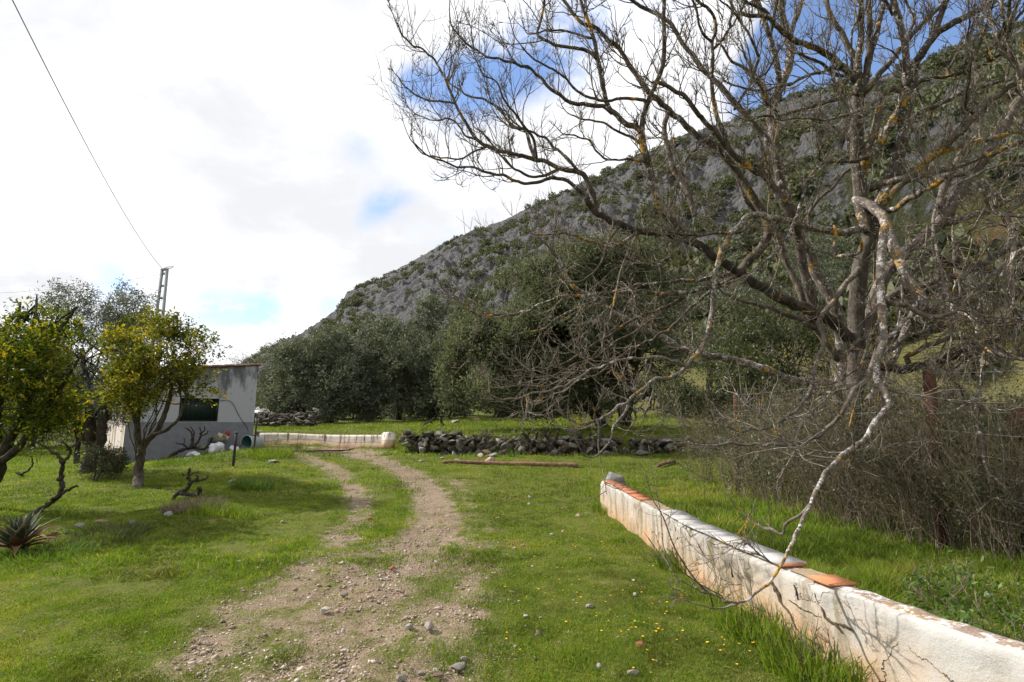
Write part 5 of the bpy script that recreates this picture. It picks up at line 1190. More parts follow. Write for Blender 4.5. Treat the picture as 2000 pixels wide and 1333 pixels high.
A.limb([(1258, 195), (1242, 193), (1225, 192), (1207, 196), (1189, 197), (1174, 197), (1159, 192), (1143, 186), (1129, 177), (1116, 166), (1105, 153), (1092, 142), (1078, 132), (1048, 117), (1020, 92)], 7, 3, 6.8)
A.limb([(1250, 280), (1228, 264), (1198, 252), (1174, 240), (1144, 234), (1116, 226)], 6, 3, 7.6)
A.limb([(1262, 315), (1240, 314), (1222, 313), (1189, 312), (1165, 297), (1153, 279), (1140, 272), (1126, 267), (1105, 264)], 6, 3, 7.0)
A.limb([(1440, 535), (1490, 480), (1500, 440), (1480, 400), (1462, 370), (1440, 335), (1400, 290), (1375, 272), (1360, 264), (1345, 250), (1330, 237), (1300, 210), (1285, 196), (1270, 183), (1252, 159), (1240, 142), (1228, 126), (1210, 96), (1189, 78), (1162, 57), (1132, 39), (1105, 6), (1090, -20)], 19, 6, 8.0)
A.limb([(1590, 600), (1570, 530), (1560, 470), (1548, 430), (1530, 395), (1499, 351), (1478, 337), (1460, 324), (1445, 312), (1430, 300), (1415, 282), (1400, 261), (1378, 240), (1358, 215), (1340, 190), (1320, 178), (1302, 170), (1275, 160)], 20, 7, 7.4)
A.limb([(1535, 400), (1522, 345), (1508, 288), (1497, 273), (1487, 261), (1473, 246), (1460, 231), (1445, 213), (1430, 195), (1415, 178), (1400, 162), (1380, 142), (1360, 120), (1345, 100), (1330, 78), (1320, 60), (1309, 45), (1296, 34), (1282, 27), (1260, 16), (1235, 0), (1200, -20)], 16, 6, 8.6)
A.limb([(1422, 290), (1420, 275), (1408, 245), (1398, 220), (1392, 185), (1390, 150), (1392, 110), (1391, 82), (1398, 60), (1396, 35), (1385, 18), (1368, 5), (1350, -15)], 10, 5, 7.6)
A.limb([(1391, 84), (1375, 70), (1366, 50), (1360, 20), (1352, 0)], 6, 3, 7.4)
A.limb([(1395, 95), (1412, 74), (1422, 55), (1432, 48), (1440, 30), (1454, 8), (1460, -10)], 6, 3, 7.8)
A.limb([(1390, 265), (1372, 280), (1350, 300), (1330, 330), (1322, 370), (1305, 410)], 7, 4, 7.0, up=-.3)
A.limb([(1310, 215), (1298, 245), (1303, 285), (1315, 330), (1330, 354), (1346, 385), (1358, 420)], 9, 12, 7.4, 'bark_pale')
A.limb([(1348, 365), (1336, 345), (1326, 310), (1318, 290)], 7, 4, 7.6, 'bark_gold')
A.limb([(1250, 450), (1222, 470), (1190, 480), (1150, 470), (1115, 455), (1080, 455), (1045, 458)], 9, 3, 7.0, 'bark_gold')
A.limb([(1330, 466), (1310, 500), (1280, 520), (1258, 500), (1248, 470), (1244, 440)], 4, 2, 6.5)
# arching limb to the left and its lichen covered drop
A.limb([(1703, 443), (1670, 449), (1648, 452), (1625, 452), (1600, 449), (1580, 443), (1560, 438), (1544, 434), (1520, 431), (1505, 426), (1490, 422), (1475, 421), (1460, 425), (1449, 434), (1439, 446), (1426, 462), (1415, 479), (1408, 495), (1403, 512), (1398, 530), (1395, 550), (1393, 590), (1390, 615), (1385, 640), (1378, 660), (1370, 680), (1358, 697), (1345, 710), (1332, 724), (1318, 737), (1300, 740), (1282, 740), (1261, 755), (1234, 779), (1210, 794), (1180, 815), (1150, 824), (1129, 827), (1108, 815)], 16, 5, 6.2, 'bark_lichen', tw=.7)
A.limb([(1228, 782), (1225, 796), (1219, 812), (1208, 824), (1198, 833), (1196, 842), (1195, 854), (1190, 866), (1180, 878), (1171, 888), (1159, 893), (1148, 892), (1138, 887), (1131, 876)], 6, 3, 5.9, 'bark_lichen', tw=.7)
A.limb([(1480, 422), (1450, 452), (1410, 455), (1380, 456), (1345, 462), (1318, 455)], 7, 4, 6.6)
A.limb([(1470, 548), (1450, 545), (1425, 550), (1392, 557), (1360, 566), (1326, 572), (1290, 572), (1245, 572), (1200, 573), (1155, 578), (1110, 580), (1080, 584), (1062, 594), (1044, 602), (1025, 610), (1005, 614), (980, 617), (960, 617), (945, 617), (930, 614), (912, 602), (902, 592)], 12, 4, 6.9, 'bark', up=.2)
A.limb([(1440, 536), (1415, 538), (1392, 542), (1365, 546), (1335, 550), (1305, 552), (1275, 554), (1245, 559), (1215, 566), (1180, 575), (1150, 592), (1100, 612), (1060, 640), (1030, 650)], 9, 3, 7.4, 'bark', up=.1)
A.limb([(1340, 575), (1320, 590), (1290, 602), (1260, 614), (1224, 629), (1195, 650), (1170, 665), (1150, 680), (1128, 695), (1105, 707), (1080, 716), (1045, 722), (1005, 725), (985, 718)], 8, 3, 6.8, 'bark', up=.25)
A.limb([(1345, 712), (1336, 713), (1318, 706), (1300, 702), (1275, 700), (1249, 700), (1234, 701), (1219, 704), (1200, 708), (1180, 714), (1162, 722), (1144, 728), (1130, 742), (1114, 755), (1098, 765), (1080, 773)], 8, 3, 5.9, 'bark_lichen', up=.25)
A.limb([(1144, 728), (1132, 738), (1120, 746), (1100, 755), (1081, 761), (1060, 766), (1039, 770), (1015, 776), (994, 780), (978, 779), (961, 776), (954, 768), (950, 756)], 6, 2.5, 5.8, 'bark_lichen', up=.3)
A.limb([(1300, 605), (1250, 640), (1200, 672), (1160, 700), (1110, 720), (1070, 742), (1020, 752), (975, 742)], 7, 3, 7.2, 'bark', up=.3)
A.limb([(1400, 560), (1350, 600), (1310, 640), (1270, 665), (1220, 690), (1160, 735), (1110, 742)], 7, 3, 7.8, 'bark', up=.3)
A.limb([(1210, 438), (1190, 470), (1170, 520), (1130, 550), (1090, 555), (1050, 580)], 6, 2.5, 7.0, up=0)
A.limb([(1246, 450), (1232, 480), (1215, 520), (1205, 560), (1195, 610)], 5, 3, 6.6, 'bark_gold', up=-.4)
# pale lichen branch broken off short
A.limb([(1672, 388), (1690, 398), (1718, 416), (1727, 430), (1733, 449), (1738, 465), (1745, 482), (1752, 500), (1760, 518), (1770, 538), (1778, 554), (1790, 570), (1799, 584), (1803, 603)], 17, 19, 6.4, 'bark_lichen', tw=.15)
A.limb([(1727, 445), (1724, 480), (1721, 500), (1719, 545), (1721, 580), (1722, 614), (1725, 640), (1727, 665), (1721, 682), (1715, 695), (1712, 715), (1712, 740), (1718, 752), (1724, 761), (1731, 775), (1737, 790), (1728, 802), (1718, 812), (1709, 826), (1700, 842), (1692, 854), (1682, 863), (1664, 877), (1646, 890), (1630, 905), (1616, 920), (1606, 936), (1598, 950), (1592, 963), (1586, 977), (1580, 993), (1571, 1010), (1562, 1027), (1556, 1042), (1550, 1054), (1544, 1066), (1538, 1078), (1530, 1095), (1520, 1111), (1511, 1127), (1499, 1141), (1488, 1152), (1475, 1162), (1463, 1169), (1451, 1174), (1440, 1177), (1430, 1176), (1415, 1172), (1400, 1168), (1376, 1156), (1356, 1148)], 16, 3.5, [(0, 6.7), (.35, 5.3), (.58, 4.15), (.66, 3.85), (.76, 3.5), (1, 3.1)], 'bark_lichen', d0=6.7, tw=.22, up=.15)
A.limb([(1442, 1176), (1430, 1182), (1415, 1186), (1404, 1188), (1394, 1189), (1378, 1184), (1364, 1179)], 5, 2, 3.2, 'bark_lichen', tw=.5, up=.1)
A.limb([(1582, 988), (1570, 1002), (1556, 1012), (1540, 1020), (1532, 1028), (1530, 1042), (1518, 1040), (1505, 1036), (1493, 1032), (1481, 1027), (1470, 1020), (1460, 1012), (1445, 994), (1436, 986), (1430, 979)], 7, 3, 4.4, 'bark_lichen', tw=.5, up=.1)
A.limb([(1720, 660), (1708, 700), (1694, 737), (1682, 750), (1670, 761), (1662, 775), (1655, 788), (1645, 805), (1634, 821), (1622, 834), (1610, 845), (1595, 854), (1580, 860), (1550, 869), (1520, 870), (1475, 869), (1435, 867), (1403, 869)], 11, 5, 5.4, 'bark_lichen', tw=.3, up=0)
A.limb([(1690, 520), (1678, 530), (1664, 542), (1650, 558), (1640, 572), (1628, 588), (1616, 605), (1605, 620), (1598, 631), (1607, 650), (1609, 665), (1607, 680), (1601, 695), (1595, 710), (1590, 725), (1586, 740), (1583, 767), (1573, 782), (1562, 794), (1552, 804), (1541, 812), (1528, 823), (1514, 830), (1500, 836), (1484, 839), (1465, 842), (1445, 842), (1425, 836), (1409, 830)], 12, 4, 5.8, 'bark_lichen', tw=.4, up=.05)
A.limb([(1712, 690), (1706, 668), (1703, 650), (1696, 672), (1690, 690), (1682, 708), (1668, 724), (1650, 735), (1630, 745), (1606, 750), (1590, 748)], 8, 3, 6.2, 'bark_gold', tw=.6)
A.limb([(1584, 765), (1600, 768), (1622, 770), (1640, 762), (1662, 760), (1668, 762)], 6, 5, 5.9, 'bark_lichen', tw=.3)
A.limb([(1727, 665), (1745, 650), (1762, 630), (1778, 618), (1785, 640), (1795, 650)], 9, 6, 6.4, 'bark_lichen', tw=.3)
A.limb([(1720, 580), (1742, 590), (1770, 600), (1800, 612), (1830, 618), (1855, 612), (1868, 608)], 11, 8, 6.0, 'bark_lichen', tw=.4)
A.limb([(1838, 560), (1850, 585), (1868, 608), (1884, 615), (1898, 620), (1906, 635), (1910, 650), (1916, 665), (1920, 680), (1922, 695), (1919, 710), (1918, 730), (1916, 749), (1910, 762), (1907, 772), (1895, 781), (1883, 791), (1870, 799), (1859, 803), (1843, 806), (1826, 806), (1800, 812), (1775, 815)], 11, 3, 5.2, 'bark_lichen', tw=.4, up=.1)
A.limb([(1918, 705), (1930, 714), (1944, 724), (1958, 730)], 8, 3, 5.3, 'bark_gold', tw=.3)
A.limb([(1922, 680), (1945, 690), (1975, 700), (2010, 702)], 8, 6, 5.3, 'bark_lichen')
A.limb([(1880, 791), (1880, 770), (1876, 758), (1866, 748), (1856, 743)], 5, 2.5, 5.2, 'bark_lichen', tw=.3)
A.limb([(1885, 612), (1900, 622), (1930, 630), (1965, 628), (2005, 622)], 9, 8, 5.4, 'bark_lichen')
A.limb([(1907, 772), (1907, 800), (1907, 830), (1914, 846), (1919, 860), (1921, 880), (1922, 899), (1928, 920), (1940, 932), (1955, 944), (1975, 962), (2000, 984), (2040, 1010)], 5, 7, 4.8, 'bark_lichen', tw=.4, up=0)
A.limb([(1830, 400), (1822, 440), (1828, 480), (1836, 520), (1842, 560), (1836, 590)], 6, 4, 6.4, 'bark_lichen', up=-.2)
A.limb([(1630, 440), (1632, 470), (1628, 500), (1640, 500), (1660, 498), (1680, 490), (1682, 470)], 6, 6, 6.8, 'bark_gold', tw=.5)
A.limb([(1575, 360), (1560, 410), (1545, 450), (1520, 490), (1490, 515), (1465, 540), (1440, 560)], 7, 4, 6.4, 'bark', up=.2)
A.limb([(1700, 300), (1680, 312), (1650, 316), (1605, 312), (1600, 298), (1608, 285)], 9, 4, 7.4)
A.limb([(1620, 312), (1592, 330), (1575, 355), (1590, 340)], 6, 3, 7.0)
# root suckers and dead hanging twigs in the thicket
for k in range(14):
    x = A.r.uniform(1700, 1990); y = A.r.uniform(380, 640); L_ = [(x, y)]
    for j in range(4): L_.append((L_[-1][0]+A.r.uniform(-22, 14), L_[-1][1]+A.r.uniform(25, 55)))
    A.limb(L_, 5, 2.5, None, 'bark_lichen', tw=.9, up=-.1, snap=90)
for k in range(13):
    x = A.r.uniform(1420, 1960); y = A.r.uniform(20, 260); L_ = [(x, y)]; dx = A.r.uniform(-30, 30)
    for j in range(5): L_.append((L_[-1][0]+dx+A.r.uniform(-14, 14), L_[-1][1]-A.r.uniform(15, 50)))
    A.limb(L_, 6, 2.5, None, 'bark', snap=80)
A.twigs(.20)

B = Bare('bare_tree', 1655, 9.8, 'paler leafless tree with straight grey leaning stems behind the darker one', 42)
B.limb([(1650, 960), (1645, 860), (1638, 780), (1645, 700), (1640, 640), (1628, 590), (1610, 560), (1592, 530), (1577, 485), (1559, 455), (1544, 410), (1526, 359), (1517, 300), (1508, 255), (1507, 230), (1508, 210)], 25, 18, 9.8, 'bark_pale', tw=.25, name='trunk', ground=True)
B.limb([(1508, 210), (1514, 195), (1520, 180), (1530, 160), (1538, 141), (1542, 120), (1544, 99), (1540, 78), (1535, 60), (1530, 42), (1526, 24), (1526, 0), (1530, -60)], 17, 13, 9.8, 'bark_pale', tw=.6)
B.limb([(1520, 195), (1521, 165), (1520, 141), (1516, 118), (1511, 99), (1504, 74), (1496, 51), (1490, 32), (1484, 15), (1475, -10), (1460, -60)], 13, 8, 9.5, 'bark', tw=.8)
B.limb([(1542, 70), (1552, 45), (1562, 20), (1570, -5), (1590, -60)], 10, 6, 10.2, 'bark', tw=.8)
B.limb([(1504, 74), (1510, 45), (1516, 15), (1522, -10)], 7, 5, 9.2, 'bark')
B.limb([(1500, 195), (1492, 170), (1478, 148), (1466, 128), (1455, 108), (1448, 88)], 8, 4, 9.8, 'bark_pale')
B.limb([(1498, 205), (1480, 165), (1466, 145), (1450, 130), (1430, 120), (1415, 100), (1402, 78)], 9, 4, 10.0, 'bark_pale')
B.limb([(1640, 760), (1620, 750), (1600, 745), (1560, 745), (1500, 725), (1450, 708), (1415, 702), (1380, 695), (1344, 686), (1318, 674), (1290, 659), (1245, 638), (1222, 625), (1200, 611), (1178, 598), (1155, 584), (1138, 573), (1122, 560), (1109, 545), (1098, 527), (1092, 512), (1086, 500), (1066, 478), (1044, 455)], 20, 7, 10.0, 'bark_pale', tw=.45)
B.limb([(1595, 640), (1560, 620), (1530, 610), (1495, 598), (1460, 590), (1420, 575), (1390, 555)], 13, 5, 9.6, 'bark_pale', tw=.5)
B.limb([(1655, 850), (1700, 780), (1735, 720), (1755, 680), (1770, 640), (1790, 600)], 16, 12, 9.6, 'bark_pale', tw=.3)
B.limb([(1560, 460), (1545, 435), (1530, 405), (1512, 370), (1500, 330), (1490, 290), (1480, 265)], 10, 5, 9.4, 'bark_pale')
B.limb([(1636, 700), (1600, 650), (1575, 600), (1560, 560), (1540, 520), (1520, 470), (1500, 440), (1460, 395), (1440, 345)], 17, 8, 9.2, 'bark_pale', tw=.5)
B.limb([(1560, 455), (1590, 400), (1620, 370), (1650, 340), (1680, 300), (1640, 260), (1600, 220)], 8, 4, 9.8, 'bark_pale')
B.twigs(.34)

C_ = Bare('bare_tree', 2150, 7.2, 'leafless lichen covered tree reaching in low beside the dark multi stemmed tree', 43)
C_.limb([(2140, 900), (2140, 700), (2130, 560), (2110, 470)], 40, 30, 7.2, 'bark_pale', tw=0, name='trunk', ground=True)
C_.limb([(2110, 480), (2060, 470), (2000, 488), (1960, 515), (1925, 545), (1890, 575), (1855, 585)], 14, 5, 6.2, 'bark_lichen', tw=.9, up=0)
C_.limb([(2120, 520), (2060, 590), (2010, 610), (1970, 600), (1935, 578), (1900, 560)], 11, 4, 6.5, 'bark', tw=.9, up=.1)
C_.limb([(2130, 600), (2060, 650), (2000, 640), (1950, 655), (1900, 690), (1860, 720)], 11, 4, 6.8, 'bark', tw=.9, up=0)
C_.limb([(2110, 480), (2070, 380), (2020, 330), (1975, 320), (1930, 330), (1890, 350)], 13, 4, 6.0, 'bark_lichen', tw=.9, up=0)
C_.limb([(2110, 480), (2060, 320), (2020, 230), (1980, 120), (1960, 40), (1955, -40)], 14, 6, 6.6, 'bark', tw=.9)
C_.limb([(2120, 520), (2050, 500), (1990, 452), (1950, 440), (1910, 450), (1870, 470)], 9, 3, 6.4, 'bark_lichen', tw=.9, up=-.2)
C_.twigs(.22)

# ---------------------------------------------------------------- thicket of dry stems along the fence
def thicket(name, px, d, label, n_stem, h, w, n_leaf, seed, lf=.045, matk='thicket', cat='shrub', group=None, lean=.25, dry=.5, base=None):
    r = np.random.default_rng(seed); b = gb(px, d) if base is None else base; root = thing(name, b, label, cat, group)
    n = 8; a = r.uniform(0, 6.28, n_stem); rad = w*np.sqrt(r.uniform(0, 1, n_stem)); S = np.stack([b[0]+rad*np.cos(a), b[1]+rad*np.sin(a)*.9, np.zeros(n_stem)], 1); S[:, 2] = T0(S[:, 0], S[:, 1])-.03
    D_ = np.stack([r.normal(0, lean, n_stem), r.normal(0, lean, n_stem), np.ones(n_stem)], 1); L = h*r.uniform(.45, 1.15, n_stem); R = r.uniform(.002, .0058, n_stem)
    mb = MB(); tipP = []
    for lev in range(3):
        Pp = np.zeros((len(S), n, 3)); Pp[:, 0] = S; d_ = D_/np.linalg.norm(D_, axis=1, keepdims=True)
        for k in range(1, n):
            d_ = d_+r.normal(0, .10+.05*lev, d_.shape); d_[:, 2] += .02; d_ /= np.linalg.norm(d_, axis=1, keepdims=True); Pp[:, k] = Pp[:, k-1]+d_*(L/(n-1))[:, None]
        V, F = tubes(Pp, R[:, None]*np.linspace(1, .4, n)[None], 4 if lev == 0 else 3); mb.add(V, F, np.repeat(r.uniform(.1, 1, len(S)), n*(4 if lev == 0 else 3))); tipP.append(Pp)
        if lev == 2: break
        idx = np.repeat(np.arange(len(S)), r.poisson((4, 2)[lev], len(S))); j = r.integers(2, n-1, len(idx)); S2 = Pp[idx, j]; t = Pp[idx, j+1]-Pp[idx, j]; t /= np.linalg.norm(t, axis=1, keepdims=True)
        q = r.normal(size=t.shape); D_ = t+q*.55; D_[:, 2] += .1; L = L[idx]*r.uniform(.2, .5, len(idx)); R = np.maximum(R[idx]*.6, .0014); S = S2
    mb.build('stems', M['dry'], root, b)
    if n_leaf:
        allp = np.concatenate([q.reshape(-1, 3) for q in tipP[1:]]); c = allp[r.integers(0, len(allp), n_leaf)]+r.normal(0, .035, (n_leaf, 3)); keep = c[:, 2] > b[2]+.1
        keep &= vnoise(c[:, 0]*2.2, c[:, 1]*2.2, c[:, 2]*2.2) > .38; c = c[keep]; V, F = leaves(c, lf, .32, .3, r); v = np.repeat(np.clip(r.normal(.5, .22, len(c)), 0, 1), 4)
        link('foliage', mesh_from('foliage', V-b, F, M[matk], {'v': v}), root)
tk = [(1400, 13.2, 1.9, .8, 2600, 'scraggy small leaved shrub under the farthest fence post'),
      (1455, 11.0, 2.0, .75, 2600, 'scraggy brown shrub in front of the far rusty fence post'),
      (1510, 9.4, 1.9, .7, 2300, 'tangled dry shrub below the long horizontal pale branch'),
      (1575, 8.2, 1.9, .65, 2300, 'tangled dry shrub behind the arching branch that dips over the wall'),
      (1640, 7.5, 1.9, .6, 2200, 'dense straw stemmed shrub at the foot of the dark multi stemmed tree'),
      (1715, 6.9, 1.8, .6, 2200, 'dense straw stemmed shrub just before the near rusty fence post'),
      (1800, 6.3, 1.7, .55, 2400, 'leafier dry shrub hiding the base of the near rusty post'),
      (1885, 5.8, 1.6, .5, 2600, 'leafier dry shrub with crossing stems beyond the near rusty post'),
      (1960, 5.5, 1.6, .5, 2600, 'dark leafy shrub with arching dead canes by the lichened hanging branch'),
      (2040, 5.2, 1.5, .5, 1800, 'outermost dry shrub of the fence line thicket'),
      (1760, 8.6, 2.2, .9, 3200, 'tall leafy shrub behind the wire fence, second row of the thicket'),
      (1900, 7.8, 2.1, .9, 3400, 'tall leafy shrub behind the wire fence where the rusty panel stands'),
      (1620, 10.5, 2.2, .9, 3000, 'tall leafy shrub behind the two bare trunks'),
      (2010, 7.0, 2.0, .8, 2400, 'tall dark shrub at the end of the thicket behind the rusty panel')]
for i, (px, d, h, w_, nl, lab) in enumerate(tk):
    thicket('dry_shrub', px, d, lab, 100 if i < 10 else 60, h*(1.02, 1.16, .94)[i % 3], w_, int(nl*2.0), 60+i, lf=.042 if d < 8 else .055, group='shrubs of the fence line thicket', lean=(.2, .42, .28)[i % 3])
# rusty sheet glimpsed behind the wire
q = P(1990, 800, 6.6); V, F = bevel_box(-.25, .25, -.01, .01, 0, .42, .004)
g_ = onZ(q[0], q[1]); o = MB().add(V, F).build('metal_sheet', M['floorpot']); o.location = (g_[0], g_[1], P(1990, 860, 6.6)[2]); o.rotation_euler = (.1, 0, .2)
tag(o, 'rusty red brown metal panel tied to the wire fence among the shrubs', 'metal sheet')
# dead stems standing against the wall
def wand(L_, d, label, w0, w1, nm='dead_weed', br=5, seed=0):
    r = np.random.default_rng(seed); p = spline(np.array([P(x, y, d+dd) for x, y, dd in L_]), .05); c = p[0].copy(); c[2] = float(Z(c[0], c[1])); p = np.vstack([[c-np.array([0, 0, .03])], p[1:]])
    mb = MB(); add_tube(mb, p, w0, w1, 6, .08)
    S = p[r.integers(len(p)//4, len(p)-1, br*3)]; Dd = r.normal(size=(len(S), 3)); Dd[:, 2] = np.abs(Dd[:, 2])*.6+.2; n = 6; Pp = np.zeros((len(S), n, 3)); Pp[:, 0] = S; Dd /= np.linalg.norm(Dd, axis=1, keepdims=True)
    for k in range(1, n): Dd = Dd+r.normal(0, .12, Dd.shape); Dd /= np.linalg.norm(Dd, axis=1, keepdims=True); Pp[:, k] = Pp[:, k-1]+Dd*(r.uniform(.05, .28, len(S))/(n-1))[:, None]
    V, F = tubes(Pp, np.full((len(S), n), w1*.7), 3); mb.add(V, F, .6)
    o = mb.build(nm, M['bark_mid'], None, c); o.location = c; tag(o, label, 'dead weed')
wand([(1395, 1168, -.05), (1360, 1135, 0), (1320, 1075, .1), (1295, 1010, .2), (1275, 975, .3), (1258, 920, .4)], 4.4, 'tall bent dead stem rising from the verge past the grey wall tiles', .008, .004, seed=3)
wand([(1420, 1170, 0), (1350, 1130, .1), (1300, 1080, .2), (1290, 1000, .5), (1275, 930, .7), (1267, 870, .9)], 4.5, 'slender twiggy dead stem beside the taller bent one at the wall', .006, .0025, seed=4)
for i, (px, py, lab) in enumerate([(1300, 1100, 'fan of fine dead twigs leaning on the stained wall face'), (1370, 1160, 'sprawling grey dead twigs at the wall foot under the branch tip'), (1640, 1310, 'dry wispy stems at the wall foot by the deep crack')]):
    thicket('dead_brush', px, 0, lab, 15, .36, .2, 0, 90+i, base=G(px, py), lean=.8)
for i, (px, d, lab) in enumerate([(1485, 5.9, 'single straight dry stalk behind the wall standing before the thicket'), (1365, 9.5, 'thin grey stalk alone in the bright grass beyond the wall')]):
    b = gb(px, d); mb = MB(); add_tube(mb, spline(np.array([[0, 0, -.05], [.02, 0, .4], [-.02, .02, .9], [.03, 0, 1.35]]), .08), .007, .003, 6, .1); o = mb.build('dry_stalk', M['dry']); o.location = b; tag(o, lab, 'dry stalk')

# ---------------------------------------------------------------- old vine stumps
def stump(name, L_, d, label, seed, base=None, matk='bark_dark', cat='vine stump'):
    r = np.random.default_rng(seed); b = None; mb = MB()
    for pts, w0, w1 in L_:
        p = np.array([P(x, y, d+(t if False else 0)) for x, y in pts])
        if b is None:
            b = p[0].copy(); b[2] = float(Z(b[0], b[1])); p[0] = b-np.array([0, 0, .05])
        q = spline(p, .035); q[1:] += r.normal(0, .007, q[1:].shape); q[:, 1] += .1*np.sin(np.linspace(0, r.uniform(2, 4), len(q)))-0
        if pts is L_[0][0]: y_off = 0
        add_tube(mb, q, w0*d/2000, w1*d/2000, 8, .22, r.uniform(.3, .7))
    o = mb.build(name, M[matk], None, b, True); o.location = b; tag(o, label, cat)
D = G(340, 983)[1]
stump('vine_stump', [([(338, 984), (339, 970), (346, 964), (358, 958), (366, 948), (364, 938), (362, 928), (366, 916)], 9, 5), ([(350, 965), (366, 967), (380, 972), (386, 966), (388, 952)], 7, 8), ([(366, 946), (378, 940), (392, 938), (408, 930)], 6, 2), ([(364, 936), (372, 926), (384, 922)], 4, 2), ([(378, 941), (383, 928)], 4, 3), ([(360, 930), (357, 925)], 4, 3)], D, 'twisted dark vine stump with stubby arms beside a dry grass tussock', 1)
D = 20.2
stump('dead_bush', [([(326, 900), (335, 890), (352, 880), (375, 875), (395, 878), (408, 866), (414, 855)], 8, 3.5), ([(372, 876), (374, 858), (370, 842), (362, 836)], 6, 2), ([(374, 860), (376, 845), (373, 834)], 4, 1.5), ([(378, 874), (388, 856), (390, 845), (388, 835)], 5, 2), ([(390, 848), (396, 842), (398, 832)], 3.5, 1.5), ([(391, 852), (400, 848), (406, 842)], 3, 1.5), ([(366, 876), (355, 869), (346, 866)], 4, 2), ([(358, 870), (357, 856)], 3, 1.5)], D, 'dead black antler shaped bush against the grey shed plinth', 2, cat='dead bush')
D = G(64, 1012)[1]
stump('vine_stump', [([(62, 1014), (75, 995), (92, 985), (106, 970), (112, 955), (110, 938), (113, 922), (118, 905), (112, 890), (100, 882)], 10, 6), ([(100, 978), (118, 962), (138, 952), (150, 950)], 7, 3), ([(118, 905), (126, 890), (132, 876), (128, 862)], 7, 3), ([(102, 886), (88, 880), (76, 870), (70, 858)], 5, 2), ([(128, 880), (142, 868), (160, 852), (170, 845)], 4, 2), ([(112, 938), (120, 930)], 6, 4)], D, 'gnarled dark vine trunk leaning over behind the spiky agave', 3)
D = 14.5
stump('vine_stump', [([(27, 952), (38, 938), (36, 928), (28, 924)], 5, 4), ([(36, 928), (50, 920), (58, 908), (60, 895)], 4, 2)], D, 'small crooked vine stump on the shaded lawn under the large citrus', 4)
for px, py, lab, sd in [(835, 832, 'low arching vine stump on the terrace grass before the tallest olive', 5), (866, 832, 'thick upright vine stump beside the arching one on the terrace', 6)]:
    D = 27.5
    if sd == 5: L_ = [([(824, 838), (830, 828), (842, 822), (850, 815)], 4, 2), ([(840, 823), (846, 830)], 3, 2)]
    else: L_ = [([(867, 838), (863, 828), (860, 815), (864, 805)], 6, 3.5), ([(861, 816), (852, 806), (850, 798)], 3, 1.5), ([(862, 812), (872, 804)], 3, 1.5)]
    stump('vine_stump', L_, D, lab, sd)
for k, (px, lab) in enumerate([(1243, 'dark vine stump behind the carob trunk on the upper terrace'), (1262, 'forked dark vine stump next to the one behind the carob trunk')]):
    stump('vine_stump', [([(px, 820), (px-3, 805), (px-12, 796)], 5, 3), ([(px-2, 806), (px+8, 795), (px+16, 788)], 4, 2)], 30, lab, 11+k)
for k, (px, lab) in enumerate([(1035, 'black vine stump against the dry stone wall left of the stones heap'), (1075, 'twin armed black vine stump in the middle of the dry stone wall'), (1140, 'black vine stump leaning on the wall under the carob boughs')]):
    lab = ['black vine stump rooted in the dry stone wall above the stone spill', 'twin armed black vine stump in the middle of the dry stone wall', 'black vine stump leaning on the wall under the carob boughs'][k]
    stump('vine_stump', [([(px, 885), (px+3, 868), (px-6, 855), (px-14, 845)], 9, 5), ([(px+2, 868), (px+12, 858), (px+14, 844)], 7, 4), ([(px-6, 855), (px, 842)], 5, 3)], 20.2, lab, 21+k)

# ---------------------------------------------------------------- agave
def agave(px, py, label, n=30, Ls=.62, seed=1):
    r = np.random.default_rng(seed); b = G(px, py); root = thing('agave', b, label, 'agave')
    for k in range(n):
        a = k*2.39996+r.normal(0, .15); el = .30+1.1*(k/n)**.8+r.normal(0, .08); L = Ls*r.uniform(.75, 1.1)*(1-.25*(k/n)**3); dry = np.clip(1.05-1.05*k/n+r.normal(0, .2), 0, 1); m = 14; t = np.linspace(0, 1, m)
        ang = el-t*t*(.25+.9*dry)*r.uniform(.3, 1.2); dl = L/(m-1); x = np.cumsum(np.cos(ang)*dl)-dl; z = np.cumsum(np.sin(ang)*dl)
        w_ = Ls*.085*(.55+.75*np.sin(np.pi*np.clip(t*.9+.1, 0, 1))**.8)*(1-t**3)+.001; V = []; UV = []
        for i in range(m):
            for c in (-1, -.5, 0, .5, 1):
                V.append([x[i]*math.cos(a)-c*w_[i]*math.sin(a), x[i]*math.sin(a)+c*w_[i]*math.cos(a), z[i]+.25*w_[i]*c*c*(1+dry)]); UV.append([abs(c), t[i]])
        ii = np.arange(m-1)[:, None]*5+np.arange(4)[None, :]; F = np.stack([ii, ii+5, ii+6, ii+1], -1).reshape(-1, 4)
        link('leaf', MB().add(np.array(V), F, dry, UV).mesh('leaf', M['agave'], None, True), root)
agave(32, 1078, 'spiky variegated agave with dried brown lower leaves on the grassy bank', 40, .56, 1)

# ---------------------------------------------------------------- weeds, tussocks, tall plants
def tuft(name, px, py, label, n, h, w_, matk, cat, seed, group=None, spread=.5):
    r = np.random.default_rng(seed); b = G(px, py); a = r.uniform(0, 6.28, n); rd = w_*np.sqrt(r.uniform(0, 1, n)); S = np.stack([b[0]+rd*np.cos(a), b[1]+rd*np.sin(a), np.zeros(n)], 1); S[:, 2] = Z(S[:, 0], S[:, 1])-.01
    D_ = np.stack([np.cos(a)*spread*r.uniform(0, 1, n), np.sin(a)*spread*r.uniform(0, 1, n), np.ones(n)], 1)+r.normal(0, .18, (n, 3)); D_ /= np.linalg.norm(D_, axis=1, keepdims=True); V, F = blades(S, D_, h*r.uniform(.5, 1.2, n), .006+.012*h, r)
    o = link(name, mesh_from(name, V-b, F, M[matk], {'v': np.repeat(np.clip(r.normal(.5, .22, n), 0, 1), 5)})); o.location = b; tag(o, label, cat, group)
